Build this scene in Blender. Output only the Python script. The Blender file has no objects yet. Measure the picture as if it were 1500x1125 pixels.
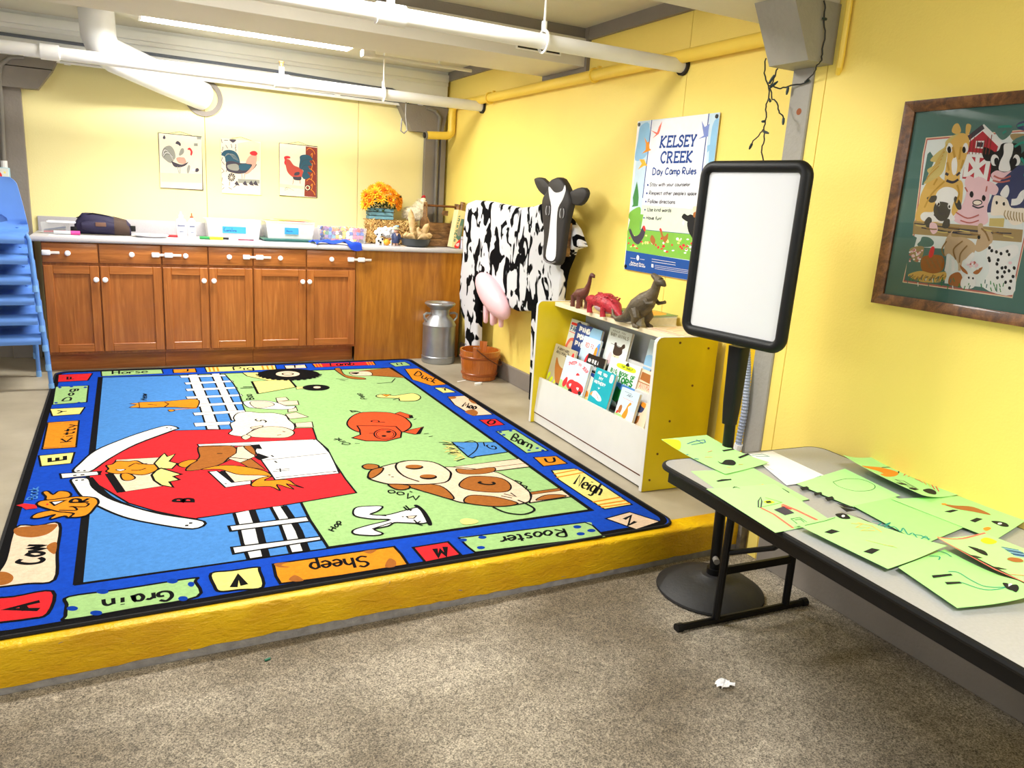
import bpy, bmesh, math, random
from mathutils import Vector, Matrix
from mathutils.geometry import tessellate_polygon

sc = bpy.context.scene
COL = sc.collection
# ---------------------------------------------------------------- camera
cam_data = bpy.data.cameras.new('camera')
cam_data.sensor_width = 36.0
cam_data.lens = 1109.09 / 1500 * 36.0
cam_data.clip_start = 0.02
camera = bpy.data.objects.new('camera', cam_data)
COL.objects.link(camera)
CAMROT = [[0.891475, 0.050846, -0.450208], [-0.448916, 0.23337, -0.862562], [0.061207, 0.971058, 0.230869]]
camera.matrix_world = Matrix.Translation((0, 0, 1.31)) @ Matrix(CAMROT).to_4x4()
sc.camera = camera
# ---------------------------------------------------------------- world, daylight, exposure
world = bpy.data.worlds.new('world')
sc.world = world
world.use_nodes = True
bg = world.node_tree.nodes['Background']
bg.inputs['Color'].default_value = (0.80, 0.90, 1.0, 1)
bg.inputs['Strength'].default_value = 0.35
def area(name, loc, target, sx, sy, power, col, parent=None):
    ld = bpy.data.lights.new(name, 'AREA')
    ld.shape = 'RECTANGLE'; ld.size = sx; ld.size_y = sy
    ld.energy = power; ld.color = col
    o = bpy.data.objects.new(name, ld)
    COL.objects.link(o)
    d = Vector(target) - Vector(loc)
    o.rotation_euler = d.to_track_quat('-Z', 'Y').to_euler()
    o.location = loc
    if parent: o.parent = parent
    return o
# daylight as area lights added just inside the closed left and rear walls
area('daylight_side', (-3.1, 1.6, 1.65), (2.5, 2.6, 0.6), 3.2, 1.2, 60, (0.90, 0.96, 1.0))
area('daylight_door', (-0.6, -3.2, 1.3), (0.9, 4.0, 0.6), 3.6, 2.0, 14, (0.84, 0.92, 1.0))
vs = sc.view_settings
vs.view_transform = 'Standard'
vs.look = 'None'
vs.gamma = 1.0
vs.use_curve_mapping = False
vs.exposure = -0.32
sc.cycles.use_denoising = True
sc.cycles.max_bounces = 8
sc.cycles.sample_clamp_indirect = 8.0
FIX_POWER = 68
TUBE = 14.0
# ---------------------------------------------------------------- helpers
def lin(c):
    return tuple(((v / 255) / 12.92 if v / 255 <= 0.04045 else ((v / 255 + 0.055) / 1.055) ** 2.4) for v in c)

class NT:
    def __init__(s, name):
        s.m = bpy.data.materials.new(name); s.m.use_nodes = True
        s.t = s.m.node_tree; s.b = s.t.nodes['Principled BSDF']
    def n(s, typ, **kw):
        x = s.t.nodes.new(typ)
        for k, v in kw.items():
            if k in x.inputs: x.inputs[k].default_value = v
            else: setattr(x, k, v)
        return x
    def l(s, a, b): s.t.links.new(a, b)

def mat(name, col, rough=0.5, metal=0.0, var=0.06, scale=8.0, stretch=(1, 1, 1), bump=0.0, bscale=60.0, spec=0.5, col2=None, trans=0.0, alpha=1.0, coat=0.0, sheen=0.0, detail=4.0):
    """colour with a little noise variation, fine relief"""
    q = NT(name)
    c = lin(col)
    tc = q.n('ShaderNodeTexCoord'); mp = q.n('ShaderNodeMapping'); mp.inputs['Scale'].default_value = stretch
    q.l(tc.outputs['Object'], mp.inputs['Vector'])
    nz = q.n('ShaderNodeTexNoise', Scale=scale, Detail=detail); q.l(mp.outputs['Vector'], nz.inputs['Vector'])
    rp = q.n('ShaderNodeValToRGB')
    lo = lin(col2) if col2 else tuple(v * (1 - var) for v in c)
    hi = c if col2 else tuple(min(1, v * (1 + var)) for v in c)
    rp.color_ramp.elements[0].position = 0.3; rp.color_ramp.elements[1].position = 0.7
    rp.color_ramp.elements[0].color = (*lo, 1); rp.color_ramp.elements[1].color = (*hi, 1)
    q.l(nz.outputs['Fac'], rp.inputs['Fac']); q.l(rp.outputs['Color'], q.b.inputs['Base Color'])
    q.b.inputs['Roughness'].default_value = rough; q.b.inputs['Metallic'].default_value = metal
    q.b.inputs['Specular IOR Level'].default_value = spec
    q.b.inputs['Transmission Weight'].default_value = trans
    q.b.inputs['Alpha'].default_value = alpha
    q.b.inputs['Coat Weight'].default_value = coat
    q.b.inputs['Sheen Weight'].default_value = sheen
    if bump:
        n2 = q.n('ShaderNodeTexNoise', Scale=bscale, Detail=5.0); q.l(mp.outputs['Vector'], n2.inputs['Vector'])
        bp = q.n('ShaderNodeBump', Strength=bump, Distance=0.01); q.l(n2.outputs['Fac'], bp.inputs['Height'])
        q.l(bp.outputs['Normal'], q.b.inputs['Normal'])
    return q.m

def wood(name, c1, c2, c3, stretch, rough=0.4, scale=4.0, coat=0.15):
    q = NT(name)
    tc = q.n('ShaderNodeTexCoord'); mp = q.n('ShaderNodeMapping'); mp.inputs['Scale'].default_value = stretch
    oi = q.n('ShaderNodeObjectInfo'); ad = q.n('ShaderNodeVectorMath', operation='ADD')
    sc_ = q.n('ShaderNodeVectorMath', operation='SCALE'); sc_.inputs[3].default_value = 40.0
    cm = q.n('ShaderNodeCombineXYZ'); q.l(oi.outputs['Random'], cm.inputs[0]); q.l(oi.outputs['Random'], cm.inputs[1])
    q.l(cm.outputs[0], sc_.inputs[0]); q.l(mp.outputs['Vector'], ad.inputs[0]); q.l(sc_.outputs[0], ad.inputs[1]); q.l(tc.outputs['Object'], mp.inputs['Vector'])
    nz = q.n('ShaderNodeTexNoise', Scale=scale, Detail=6.0, Distortion=1.2); q.l(ad.outputs[0], nz.inputs['Vector'])
    n2 = q.n('ShaderNodeTexNoise', Scale=scale * 9, Detail=3.0); q.l(ad.outputs[0], n2.inputs['Vector'])
    mx = q.n('ShaderNodeMath', operation='MULTIPLY_ADD'); mx.inputs[1].default_value = 0.30; q.l(n2.outputs['Fac'], mx.inputs[0]); q.l(nz.outputs['Fac'], mx.inputs[2])
    rp = q.n('ShaderNodeValToRGB'); e = rp.color_ramp.elements
    e[0].position = 0.50; e[0].color = (*lin(c1), 1); e[1].position = 0.86; e[1].color = (*lin(c3), 1)
    k = e.new(0.68); k.color = (*lin(c2), 1)
    q.l(mx.outputs[0], rp.inputs['Fac']); q.l(rp.outputs['Color'], q.b.inputs['Base Color'])
    q.b.inputs['Roughness'].default_value = rough; q.b.inputs['Coat Weight'].default_value = coat
    bp = q.n('ShaderNodeBump', Strength=0.08, Distance=0.004); q.l(n2.outputs['Fac'], bp.inputs['Height']); q.l(bp.outputs['Normal'], q.b.inputs['Normal'])
    return q.m

def ink(name, rough, fuzz=0.0, coat=0.0):
    """flat print: colour comes from the mesh's own colour attribute"""
    q = NT(name)
    at = q.n('ShaderNodeAttribute', attribute_name='Col')
    q.b.inputs['Roughness'].default_value = rough
    q.b.inputs['Coat Weight'].default_value = coat
    if fuzz:
        tc = q.n('ShaderNodeTexCoord'); nz = q.n('ShaderNodeTexNoise', Scale=55.0, Detail=6.0, Roughness=0.7); q.l(tc.outputs['Object'], nz.inputs['Vector'])
        mr = q.n('ShaderNodeMapRange'); mr.inputs['From Min'].default_value = 0.3; mr.inputs['From Max'].default_value = 0.7
        mr.inputs['To Min'].default_value = 0.58; mr.inputs['To Max'].default_value = 0.77; q.l(nz.outputs['Fac'], mr.inputs['Value'])
        vm = q.n('ShaderNodeVectorMath', operation='SCALE'); q.l(at.outputs['Color'], vm.inputs[0]); q.l(mr.outputs[0], vm.inputs[3])
        q.l(vm.outputs[0], q.b.inputs['Base Color'])
        n2 = q.n('ShaderNodeTexNoise', Scale=400.0, Detail=2.0); q.l(tc.outputs['Object'], n2.inputs['Vector'])
        bp = q.n('ShaderNodeBump', Strength=fuzz, Distance=0.004); q.l(n2.outputs['Fac'], bp.inputs['Height']); q.l(bp.outputs['Normal'], q.b.inputs['Normal'])
        q.b.inputs['Specular IOR Level'].default_value = 0.1
    else:
        tc = q.n('ShaderNodeTexCoord'); nz = q.n('ShaderNodeTexNoise', Scale=30.0, Detail=3.0); q.l(tc.outputs['Object'], nz.inputs['Vector'])
        mr = q.n('ShaderNodeMapRange'); mr.inputs['To Min'].default_value = 0.93; mr.inputs['To Max'].default_value = 1.05; q.l(nz.outputs['Fac'], mr.inputs['Value'])
        vm = q.n('ShaderNodeVectorMath', operation='SCALE'); q.l(at.outputs['Color'], vm.inputs[0]); q.l(mr.outputs[0], vm.inputs[3])
        q.l(vm.outputs[0], q.b.inputs['Base Color'])
    return q.m

# ---------------------------------------------------------------- objects
def tag(o, label=None, cat=None, group=None, kind=None):
    if label: o['label'] = label
    if cat: o['category'] = cat
    if group: o['group'] = group
    if kind: o['kind'] = kind
    return o

def thing(name, label, cat, loc=(0, 0, 0), rz=0.0, group=None):
    o = bpy.data.objects.new(name, None); COL.objects.link(o)
    o.empty_display_size = 0.05
    o.location = loc; o.rotation_euler = (0, 0, rz)
    return tag(o, label, cat, group)

class B:
    """collects shapes in one bmesh; done() links them as one mesh object"""
    def __init__(s, off=(0, 0, 0)):
        s.bm = bmesh.new(); s.off = Vector(off); s.mi = 0
    def _f(s, vs):
        try:
            f = s.bm.faces.new(vs); f.material_index = s.mi; return f
        except ValueError: return None
    def box(s, x0, x1, y0, y1, z0, z1, bev=0.0, seg=2):
        t = bmesh.new()
        v = [t.verts.new((x, y, z)) for x in (x0, x1) for y in (y0, y1) for z in (z0, z1)]
        for a in ((0, 1, 3, 2), (4, 6, 7, 5), (0, 4, 5, 1), (2, 3, 7, 6), (0, 2, 6, 4), (1, 5, 7, 3)): t.faces.new([v[i] for i in a])
        if bev: bmesh.ops.bevel(t, geom=t.edges[:], offset=bev, segments=seg, affect='EDGES', profile=0.5)
        s.join(t); return s
    def join(s, t, M=None):
        mp = {}
        for v in t.verts: mp[v] = s.bm.verts.new(M @ v.co if M else v.co)
        for f in t.faces: s._f([mp[v] for v in f.verts])
        t.free()
    def loft(s, rings, cap=True, closed=False):
        R = [[s.bm.verts.new(p) for p in r] for r in rings]
        n = len(R[0])
        pairs = list(zip(R, R[1:])) + ([(R[-1], R[0])] if closed else [])
        for a, b in pairs:
            for i in range(n): s._f([a[i], a[(i + 1) % n], b[(i + 1) % n], b[i]])
        if cap and not closed:
            s._f(R[0][::-1]); s._f(R[-1])
        return s
    def tube(s, pts, r, n=10, cap=True, closed=False):
        pts = [Vector(p) for p in pts]; m = len(pts)
        rs = r if isinstance(r, (list, tuple)) else [r] * m
        rings = []; up = None
        for i, p in enumerate(pts):
            a = pts[i - 1] if (i > 0 or closed) else p
            b = pts[(i + 1) % m] if (i < m - 1 or closed) else p
            d = (b - a).normalized()
            if up is None:
                up = Vector((0, 0, 1)) if abs(d.z) < 0.9 else Vector((0, 1, 0))
            x = d.cross(up)
            if x.length < 1e-4: x = d.cross(Vector((1, 0, 0)))
            x.normalize(); y = x.cross(d).normalized(); up = y
            rings.append([p + (x * math.cos(t) + y * math.sin(t)) * rs[i] for t in (2 * math.pi * k / n for k in range(n))])
        return s.loft(rings, cap, closed)
    def lathe(s, prof, c=(0, 0, 0), n=24, cap=True):
        return s.loft([[(c[0] + r * math.cos(2 * math.pi * k / n), c[1] + r * math.sin(2 * math.pi * k / n), c[2] + z) for k in range(n)] for r, z in prof], cap)
    def prism(s, poly, axis, a0, a1):
        """poly 2D in the two other axes (x:(y,z) y:(x,z) z:(x,y))"""
        def P(u, v, a): return (a, u, v) if axis == 'x' else (u, a, v) if axis == 'y' else (u, v, a)
        A = [s.bm.verts.new(P(u, v, a0)) for u, v in poly]; C = [s.bm.verts.new(P(u, v, a1)) for u, v in poly]
        n = len(poly)
        for i in range(n): s._f([A[i], A[(i + 1) % n], C[(i + 1) % n], C[i]])
        for t in tessellate_polygon([[Vector((u, v, 0)) for u, v in poly]]):
            s._f([A[i] for i in t]); s._f([C[i] for i in t[::-1]])
        return s
    def ell(s, c, r, n=14, m=8, rot=None):
        M = Matrix.Translation(c) @ (rot.to_4x4() if rot else Matrix())
        rings = []
        for j in range(1, m):
            t = math.pi * j / m
            rings.append([M @ Vector((r[0] * math.sin(t) * math.cos(2 * math.pi * k / n), r[1] * math.sin(t) * math.sin(2 * math.pi * k / n), r[2] * math.cos(t))) for k in range(n)])
        R = [[s.bm.verts.new(p) for p in g] for g in rings]
        for a, b in zip(R, R[1:]):
            for i in range(n): s._f([a[i], b[i], b[(i + 1) % n], a[(i + 1) % n]])
        t0 = s.bm.verts.new(M @ Vector((0, 0, r[2]))); t1 = s.bm.verts.new(M @ Vector((0, 0, -r[2])))
        for i in range(n):
            s._f([t0, R[0][i], R[0][(i + 1) % n]]); s._f([t1, R[-1][(i + 1) % n], R[-1][i]])
        return s
    def grid(s, fn, nu, nv):
        V = [[s.bm.verts.new(fn(i / nu, j / nv)) for j in range(nv + 1)] for i in range(nu + 1)]
        for i in range(nu):
            for j in range(nv): s._f([V[i][j], V[i + 1][j], V[i + 1][j + 1], V[i][j + 1]])
        return s
    def solid(s, th):
        bmesh.ops.recalc_face_normals(s.bm, faces=s.bm.faces)
        bmesh.ops.solidify(s.bm, geom=s.bm.faces[:], thickness=th); return s
    def done(s, name, mats, parent=None, smooth=35, recalc=True, mod=None):
        if recalc: bmesh.ops.recalc_face_normals(s.bm, faces=s.bm.faces)
        if s.off.length: bmesh.ops.translate(s.bm, verts=s.bm.verts, vec=-s.off)
        me = bpy.data.meshes.new(name); s.bm.to_mesh(me); s.bm.free()
        for m in (mats if isinstance(mats, (list, tuple)) else [mats]): me.materials.append(m)
        if smooth:
            me.polygons.foreach_set('use_smooth', [True] * len(me.polygons))
            me.set_sharp_from_angle(angle=math.radians(smooth))
        o = bpy.data.objects.new(name, me); COL.objects.link(o)
        if parent: o.parent = parent
        return o

def struct(name, b, m, parent=None, **k):
    o = b.done(name, m, parent, **k)
    if not parent: o['kind'] = 'structure'
    return o

def free(o, t, label, cat, group=None):
    """a thing that only lies inside another one: back to top level, where it stands"""
    o.parent = None
    o.location = t.location + Matrix.Rotation(t.rotation_euler.z, 3, 'Z') @ o.location
    o.rotation_euler.z += t.rotation_euler.z
    return tag(o, label, cat, group)

def kids(o): return [c for c in bpy.data.objects if c.parent == o]
def dup(root, loc=None, rz=None, label=None):
    ch = {}
    for o in bpy.data.objects: ch.setdefault(o.parent, []).append(o)
    def rec(o, p):
        c = o.copy(); COL.objects.link(c)
        if p: c.parent = p
        for k in ch.get(o, []): rec(k, c)
        return c
    r = rec(root, None)
    if loc: r.location = loc
    if rz is not None: r.rotation_euler = (0, 0, rz)
    if label: r['label'] = label
    return r

# ---------------------------------------------------------------- flat print
PAL = {'k': (12, 12, 15), 'w': (247, 246, 243), 'b': (4, 62, 172), 'l': (82, 148, 224), 'g': (174, 216, 142), 'r': (238, 44, 52), 'o': (246, 152, 34), 'y': (252, 240, 142),
       'c': (252, 222, 192), 'e': (254, 242, 224), 'n': (176, 106, 44), 'p': (244, 88, 44), '1': (244, 226, 200), '2': (226, 214, 178), '3': (150, 150, 140), '4': (66, 60, 72), '5': (214, 160, 140),
       '6': (40, 84, 104), '7': (134, 52, 40), '8': (186, 72, 60), 't': (84, 124, 116), 'v': (200, 110, 100), 'h': (236, 242, 240), 'u': (58, 66, 110), 'x': (176, 150, 100), '9': (196, 44, 60),
       'z': (232, 190, 100), 'd': (216, 196, 120), 'i': (246, 208, 214), 'j': (74, 70, 64), 'f': (206, 178, 140), 's': (206, 228, 244), 'B': (32, 70, 150), 'N': (40, 90, 150), 'Y': (214, 232, 30), 'm': (36, 150, 130), 'O': (220, 196, 110), 'V': (128, 146, 212), 'X': (150, 116, 66), 'Z': (206, 160, 66),
       'q1': (240, 243, 250), 'q2': (228, 240, 216), 'q3': (150, 200, 236), 'q4': (130, 190, 70), 'q5': (10, 78, 160), 'q6': (120, 200, 60), 'q7': (70, 140, 70), 'q8': (244, 120, 100), 'q9': (255, 190, 60),
       'S': (170, 245, 150), 'T': (0, 172, 190), 'G': (30, 140, 50), 'D': (60, 40, 30), 'A': (190, 180, 150)}

def spline(P, closed, k=4):
    n = len(P); out = []
    for i in range(n if closed else n - 1):
        g = lambda j: P[j % n] if closed else P[max(0, min(n - 1, j))]
        a, b, c, d = g(i - 1), g(i), g(i + 1), g(i + 2)
        for s in range(k):
            t = s / k
            out.append(tuple(0.5 * (2 * b[q] + (c[q] - a[q]) * t + (2 * a[q] - 5 * b[q] + 4 * c[q] - d[q]) * t * t + (3 * b[q] - a[q] - 3 * c[q] + d[q]) * t ** 3) for q in (0, 1)))
    if not closed: out.append(P[-1])
    return out

def ribbon(P, w):
    """polyline -> list of quads (mitred) plus end"""
    n = len(P); L = []; R = []
    for i in range(n):
        a = P[max(0, i - 1)]; b = P[min(n - 1, i + 1)]
        closed = n > 2 and abs(P[0][0] - P[-1][0]) + abs(P[0][1] - P[-1][1]) < 1e-6
        if closed and i in (0, n - 1): a = P[-2]; b = P[1]
        def un(p, q):
            d = (q[0] - p[0], q[1] - p[1]); l = math.hypot(*d) or 1; return (d[0] / l, d[1] / l)
        d1 = un(a, P[i]) if a != P[i] else un(P[i], b); d2 = un(P[i], b) if b != P[i] else d1
        m = (d1[0] + d2[0], d1[1] + d2[1]); l = math.hypot(*m)
        if l < 1e-3: m = d1; l = 1
        m = (m[0] / l, m[1] / l); nx, ny = -m[1], m[0]
        cs = max(0.5, nx * -d1[1] + ny * d1[0]); h = w / 2 / cs
        L.append((P[i][0] + nx * h, P[i][1] + ny * h)); R.append((P[i][0] - nx * h, P[i][1] - ny * h))
    return L, R

def print_mesh(name, text, material, parent, to3d, step=0.000005, unit=0.001, only=None):
    """flat coloured shapes, each a hair above the one printed before it"""
    V = []; F = []; C = []
    z = 0.0
    def emit(polys, col):
        c = (*lin(PAL[col]), 1.0)
        for pts, tris in polys:
            o = len(V); V.extend(to3d(u, v, z) for u, v in pts)
            for t in tris: F.append([o + i for i in t]); C.append(c)
    def rib(P, w, col):
        L, R = ribbon(P, w); n = len(L)
        emit([(L + R, [(i, i + 1, n + i + 1, n + i) for i in range(n - 1)])], col)
    for ln in text.strip().split('\n'):
        a = ln.split()
        if len(a) < 7: continue
        k, col, w = a[0], a[1], float(a[2]) * unit
        v = [float(x) * unit for x in a[3:]]; P = list(zip(v[0::2], v[1::2]))
        z += step
        if k in 'Q': P = spline(P, True)
        if k in 'L': P = spline(P, False)
        if k in 'qQ':
            tr = tessellate_polygon([[Vector((p[0], p[1], 0)) for p in P]])
            emit([(P, [tuple(t) for t in tr])], col)
            if w: z += step * 0.4; rib(P + [P[0]], w, 'k')
        else: rib(P, w, col)
    me = bpy.data.meshes.new(name); me.from_pydata(V, [], F)
    at = me.color_attributes.new('Col', 'FLOAT_COLOR', 'CORNER')
    flat = []
    for f, c in zip(F, C): flat.extend(c * len(f))
    at.data.foreach_set('color', flat)
    # all faces the same way up
    o = bpy.data.objects.new(name, me); COL.objects.link(o); me.materials.append(material)
    if parent: o.parent = parent
    return o
# ---------------------------------------------------------------- materials
M_wall = mat('yellow wall paint', (252, 226, 118), 0.55, var=0.03, scale=1.5, bump=0.12, bscale=120)
M_wallb = mat('pale yellow wall paint', (250, 238, 172), 0.55, var=0.03, scale=1.5, bump=0.1, bscale=120)
M_grey = mat('grey trim paint', (134, 126, 118), 0.6, var=0.07, scale=5, bump=0.15, bscale=70)
M_post = mat('pale grey post paint', (158, 154, 146), 0.6, var=0.07, scale=5, bump=0.3, bscale=50)
M_white = mat('white gloss paint', (240, 238, 232), 0.45, var=0.03, scale=3, bump=0.08, bscale=60)
M_ceil = mat('ceiling paint', (216, 211, 194), 0.7, var=0.05, scale=2, bump=0.1, bscale=90)
M_beam = mat('beam paint', (214, 209, 198), 0.55, var=0.03, scale=3, bump=0.08, bscale=60)
M_hdr = mat('header paint', (238, 239, 236), 0.6, var=0.04, scale=3)
M_pipe = mat('white pipe paint', (238, 238, 238), 0.35, var=0.03, scale=6)
M_yp = mat('yellow pipe paint', (250, 214, 84), 0.4, var=0.03, scale=6)
M_dark = mat('dark gap', (40, 36, 32), 0.8)
M_black = mat('black metal', (10, 10, 12), 0.4, var=0.1, scale=20, bump=0.04, spec=.3)
M_blackp = mat('black plastic', (15, 16, 18), 0.5, var=0.1, scale=30, bump=0.1, bscale=300, spec=.3)
M_rubber = mat('black rubber', (34, 34, 36), 0.6, var=0.15, scale=14, bump=0.12, bscale=80)
M_steel = mat('galvanised steel', (176, 180, 184), 0.38, metal=0.85, var=0.1, scale=9, bump=0.06, bscale=40)
M_brass = mat('brass', (190, 130, 60), 0.35, metal=0.9)
M_chrome = mat('conduit grey', (128, 124, 118), 0.5)
M_plastic = mat('white plastic', (244, 244, 246), 0.3, var=0.01)
M_ctop = mat('grey laminate', (190, 187, 191), 0.35, var=0.05, scale=160)
M_woodv = wood('oak upright grain', (152, 86, 32), (166, 96, 38), (182, 112, 50), (9, 9, 0.5))
M_woodh = wood('oak level grain', (152, 86, 32), (168, 98, 40), (186, 114, 52), (0.6, 9, 9))
M_panel = wood('oak plywood', (154, 94, 24), (174, 110, 30), (192, 128, 42), (5, 5, 0.5), scale=3)
M_frame = wood('walnut frame', (70, 40, 18), (104, 64, 30), (132, 86, 44), (6, 6, 6))
M_bucket = wood('varnished staves', (172, 92, 30), (182, 100, 34), (194, 110, 42), (14, 14, 1.2), rough=0.25, coat=0.5)
M_crate = wood('old crate wood', (90, 60, 34), (130, 92, 54), (160, 120, 76), (2, 6, 6))
M_ink = ink('print', 0.45)
M_rug = ink('woven pile', 0.95, fuzz=0.35)
M_paper = ink('paper print', 0.8)
M_green = mat('green paper', (178, 242, 150), 0.8, var=0.02, scale=30)
M_wpaper = mat('white paper', (246, 246, 248), 0.8, var=0.01)

def concrete_lower():
    q = NT('exposed aggregate concrete')
    tc = q.n('ShaderNodeTexCoord')
    a = q.n('ShaderNodeTexNoise', Scale=1.6, Detail=5.0); b_ = q.n('ShaderNodeTexNoise', Scale=230.0, Detail=4.0, Roughness=0.8)
    w = q.n('ShaderNodeTexNoise', Scale=14.0, Detail=5.0, Distortion=3.0); vo = q.n('ShaderNodeTexVoronoi', Scale=130.0)
    for x in (a, b_, w, vo): q.l(tc.outputs['Object'], x.inputs['Vector'])
    r1 = q.n('ShaderNodeValToRGB'); r1.color_ramp.elements[0].position = 0.36; r1.color_ramp.elements[1].position = 0.66
    r1.color_ramp.elements[0].color = (*lin((118, 108, 92)), 1); r1.color_ramp.elements[1].color = (*lin((180, 172, 158)), 1)
    q.l(a.outputs['Fac'], r1.inputs['Fac'])
    r2 = q.n('ShaderNodeValToRGB'); e = r2.color_ramp.elements; e[0].position = 0.38; e[1].position = 0.64
    e[0].color = (0.12, 0.11, 0.10, 1); e[1].color = (1.75, 1.7, 1.62, 1)
    q.l(b_.outputs['Fac'], r2.inputs['Fac'])
    mx = q.n('ShaderNodeMix', data_type='RGBA', blend_type='MULTIPLY'); mx.inputs[0].default_value = 1.0
    q.l(r1.outputs['Color'], mx.inputs[6]); q.l(r2.outputs['Color'], mx.inputs[7])
    r3 = q.n('ShaderNodeMapRange'); r3.inputs['From Min'].default_value = 0.3; r3.inputs['From Max'].default_value = 0.7; r3.inputs['To Min'].default_value = 0.72; r3.inputs['To Max'].default_value = 1.2; q.l(w.outputs['Fac'], r3.inputs['Value'])
    vm = q.n('ShaderNodeVectorMath', operation='SCALE'); q.l(mx.outputs[2], vm.inputs[0]); q.l(r3.outputs[0], vm.inputs[3])
    q.l(vm.outputs[0], q.b.inputs['Base Color']); q.b.inputs['Roughness'].default_value = 0.75
    bp = q.n('ShaderNodeBump', Strength=0.6, Distance=0.004); q.l(b_.outputs['Fac'], bp.inputs['Height'])
    b2 = q.n('ShaderNodeBump', Strength=0.35, Distance=0.012); q.l(w.outputs['Fac'], b2.inputs['Height']); q.l(bp.outputs['Normal'], b2.inputs['Normal']); q.l(b2.outputs['Normal'], q.b.inputs['Normal'])
    return q.m
M_conc = concrete_lower()
M_slab = mat('smooth stained concrete', (184, 175, 154), 0.42, col2=(142, 131, 110), scale=2.2, bump=0.05, bscale=90, detail=7)
def curb_paint():
    q = NT('thick yellow curb paint')
    tc = q.n('ShaderNodeTexCoord'); mp = q.n('ShaderNodeMapping'); mp.inputs['Scale'].default_value = (1, 1, 2.2); q.l(tc.outputs['Object'], mp.inputs['Vector'])
    a = q.n('ShaderNodeTexNoise', Scale=16.0, Detail=7.0, Distortion=1.5); b_ = q.n('ShaderNodeTexNoise', Scale=5.0, Detail=4.0)
    c_ = q.n('ShaderNodeTexNoise', Scale=80.0, Detail=4.0)
    for x in (a, b_, c_): q.l(mp.outputs['Vector'], x.inputs['Vector'])
    rp = q.n('ShaderNodeValToRGB'); e = rp.color_ramp.elements; e[0].position = 0.35; e[1].position = 0.65
    e[0].color = (*lin((216, 164, 0)), 1); e[1].color = (*lin((236, 192, 4)), 1); q.l(b_.outputs['Fac'], rp.inputs['Fac'])
    chip = q.n('ShaderNodeValToRGB'); chip.color_ramp.elements[0].position = 0.715; chip.color_ramp.elements[1].position = 0.735; q.l(a.outputs['Fac'], chip.inputs['Fac'])
    mx = q.n('ShaderNodeMix', data_type='RGBA'); q.l(chip.outputs['Color'], mx.inputs[0]); q.l(rp.outputs['Color'], mx.inputs[6]); mx.inputs[7].default_value = (*lin((150, 140, 130)), 1)
    q.l(mx.outputs[2], q.b.inputs['Base Color']); q.b.inputs['Roughness'].default_value = 0.42
    bp = q.n('ShaderNodeBump', Strength=0.55, Distance=0.012); q.l(a.outputs['Fac'], bp.inputs['Height'])
    b2 = q.n('ShaderNodeBump', Strength=0.6, Distance=0.005); q.l(c_.outputs['Fac'], b2.inputs['Height']); q.l(bp.outputs['Normal'], b2.inputs['Normal']); q.l(b2.outputs['Normal'], q.b.inputs['Normal'])
    return q.m
M_curb = curb_paint()

# ---------------------------------------------------------------- room shell
b = B().box(-3.4, 2.75, -3.6, 2.325, -0.30, -0.15); struct('floor', b, M_conc)
b = B().box(-3.4, 2.75, 2.34, 6.62, -0.30, 0.0); tag(struct('floor_raised', b, M_slab), 'raised smooth concrete floor behind the yellow step')
# yellow curb edge, hand trowelled: wavy top edge, tapering bottom line
rnd = random.Random(5)
b = B(); N = 150; xa, xb = -3.4, 2.40
rings = []
for i in range(N + 1):
    x = xa + (xb - xa) * i / N
    j = lambda s: rnd.uniform(-s, s)
    lo = -0.122 + j(.003) + 0.006 * math.sin(x * 3.1)
    rings.append([(x, 2.424, -0.02), (x, 2.424, 0.0015), (x, 2.336 + j(.002), 0.0015), (x, 2.328 + j(.002), -0.001 + j(.0015)), (x, 2.3235 + j(.0012), -0.010 + j(.003)), (x, 2.3225 + j(.0012), -0.05), (x, 2.3225 + j(.0012), -0.09), (x, 2.323, lo), (x, 2.34, lo)])
b.loft(rings); tag(struct('trim_1', b, M_curb, smooth=50), 'yellow painted edge of the raised floor')
b = B().box(-3.4, 2.40, 2.3255, 2.34, -0.15, -0.02); tag(struct('trim_2', b, mat('bare grey curb', (150, 148, 150), 0.7, var=0.2, scale=30, bump=0.5, bscale=60)), 'unpainted grey strip under the yellow curb')
b = B().box(2.40, 2.445, 2.30, 2.36, -0.15, -0.004, 0.006); struct('trim_3', b, mat('rough concrete end', (120, 112, 104), 0.85, var=0.3, scale=30, bump=0.8))
# back wall in three sheets with open joints
b = B().box(-3.4, 2.75, 6.468, 6.62, 0, 2.5); wb = struct('wall_back', b, mat('joint backing', (190, 150, 60), 0.7))  # ochre backing that shows in the open joints
for x0, x1 in ((-0.60, 0.606), (0.610, 1.790), (1.794, 2.57)):
    B().box(x0, x1, 6.46, 6.468, 0.0, 2.08, 0.001, 1).done('panel', M_wallb, wb)
b = B().box(-3.4, -0.604, 6.46, 6.468, 0, 2.1); b.done('panel', M_grey, wb)
wr = struct('wall_right', B().box(2.578, 2.75, 2.37, 6.468, -0.3, 2.5), mat('joint backing right', (150, 120, 50), 0.7))  # darker ochre backing behind the panel joint
for y0, y1 in ((2.39, 3.241), (3.244, 6.46)):
    B().box(2.57, 2.578, y0, y1, 0.0, 2.36, 0.001, 1).done('panel', M_wall, wr)
wn = struct('wall_near', B().box(2.438, 2.75, -3.6, 2.36, -0.3, 2.5), mat('joint backing near', (170, 140, 60), 0.7))  # ochre backing behind the near panels
for y0, y1 in ((-3.6, 2.226), (2.229, 2.285)):
    B().box(2.43, 2.438, y0, y1, -0.15, 2.4, 0.001, 1).done('panel', M_wall, wn)
struct('wall_left', B().box(-3.55, -3.4, -3.6, 6.62, -0.3, 2.5), mat('pale side wall', (214, 208, 190), 0.7))
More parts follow.
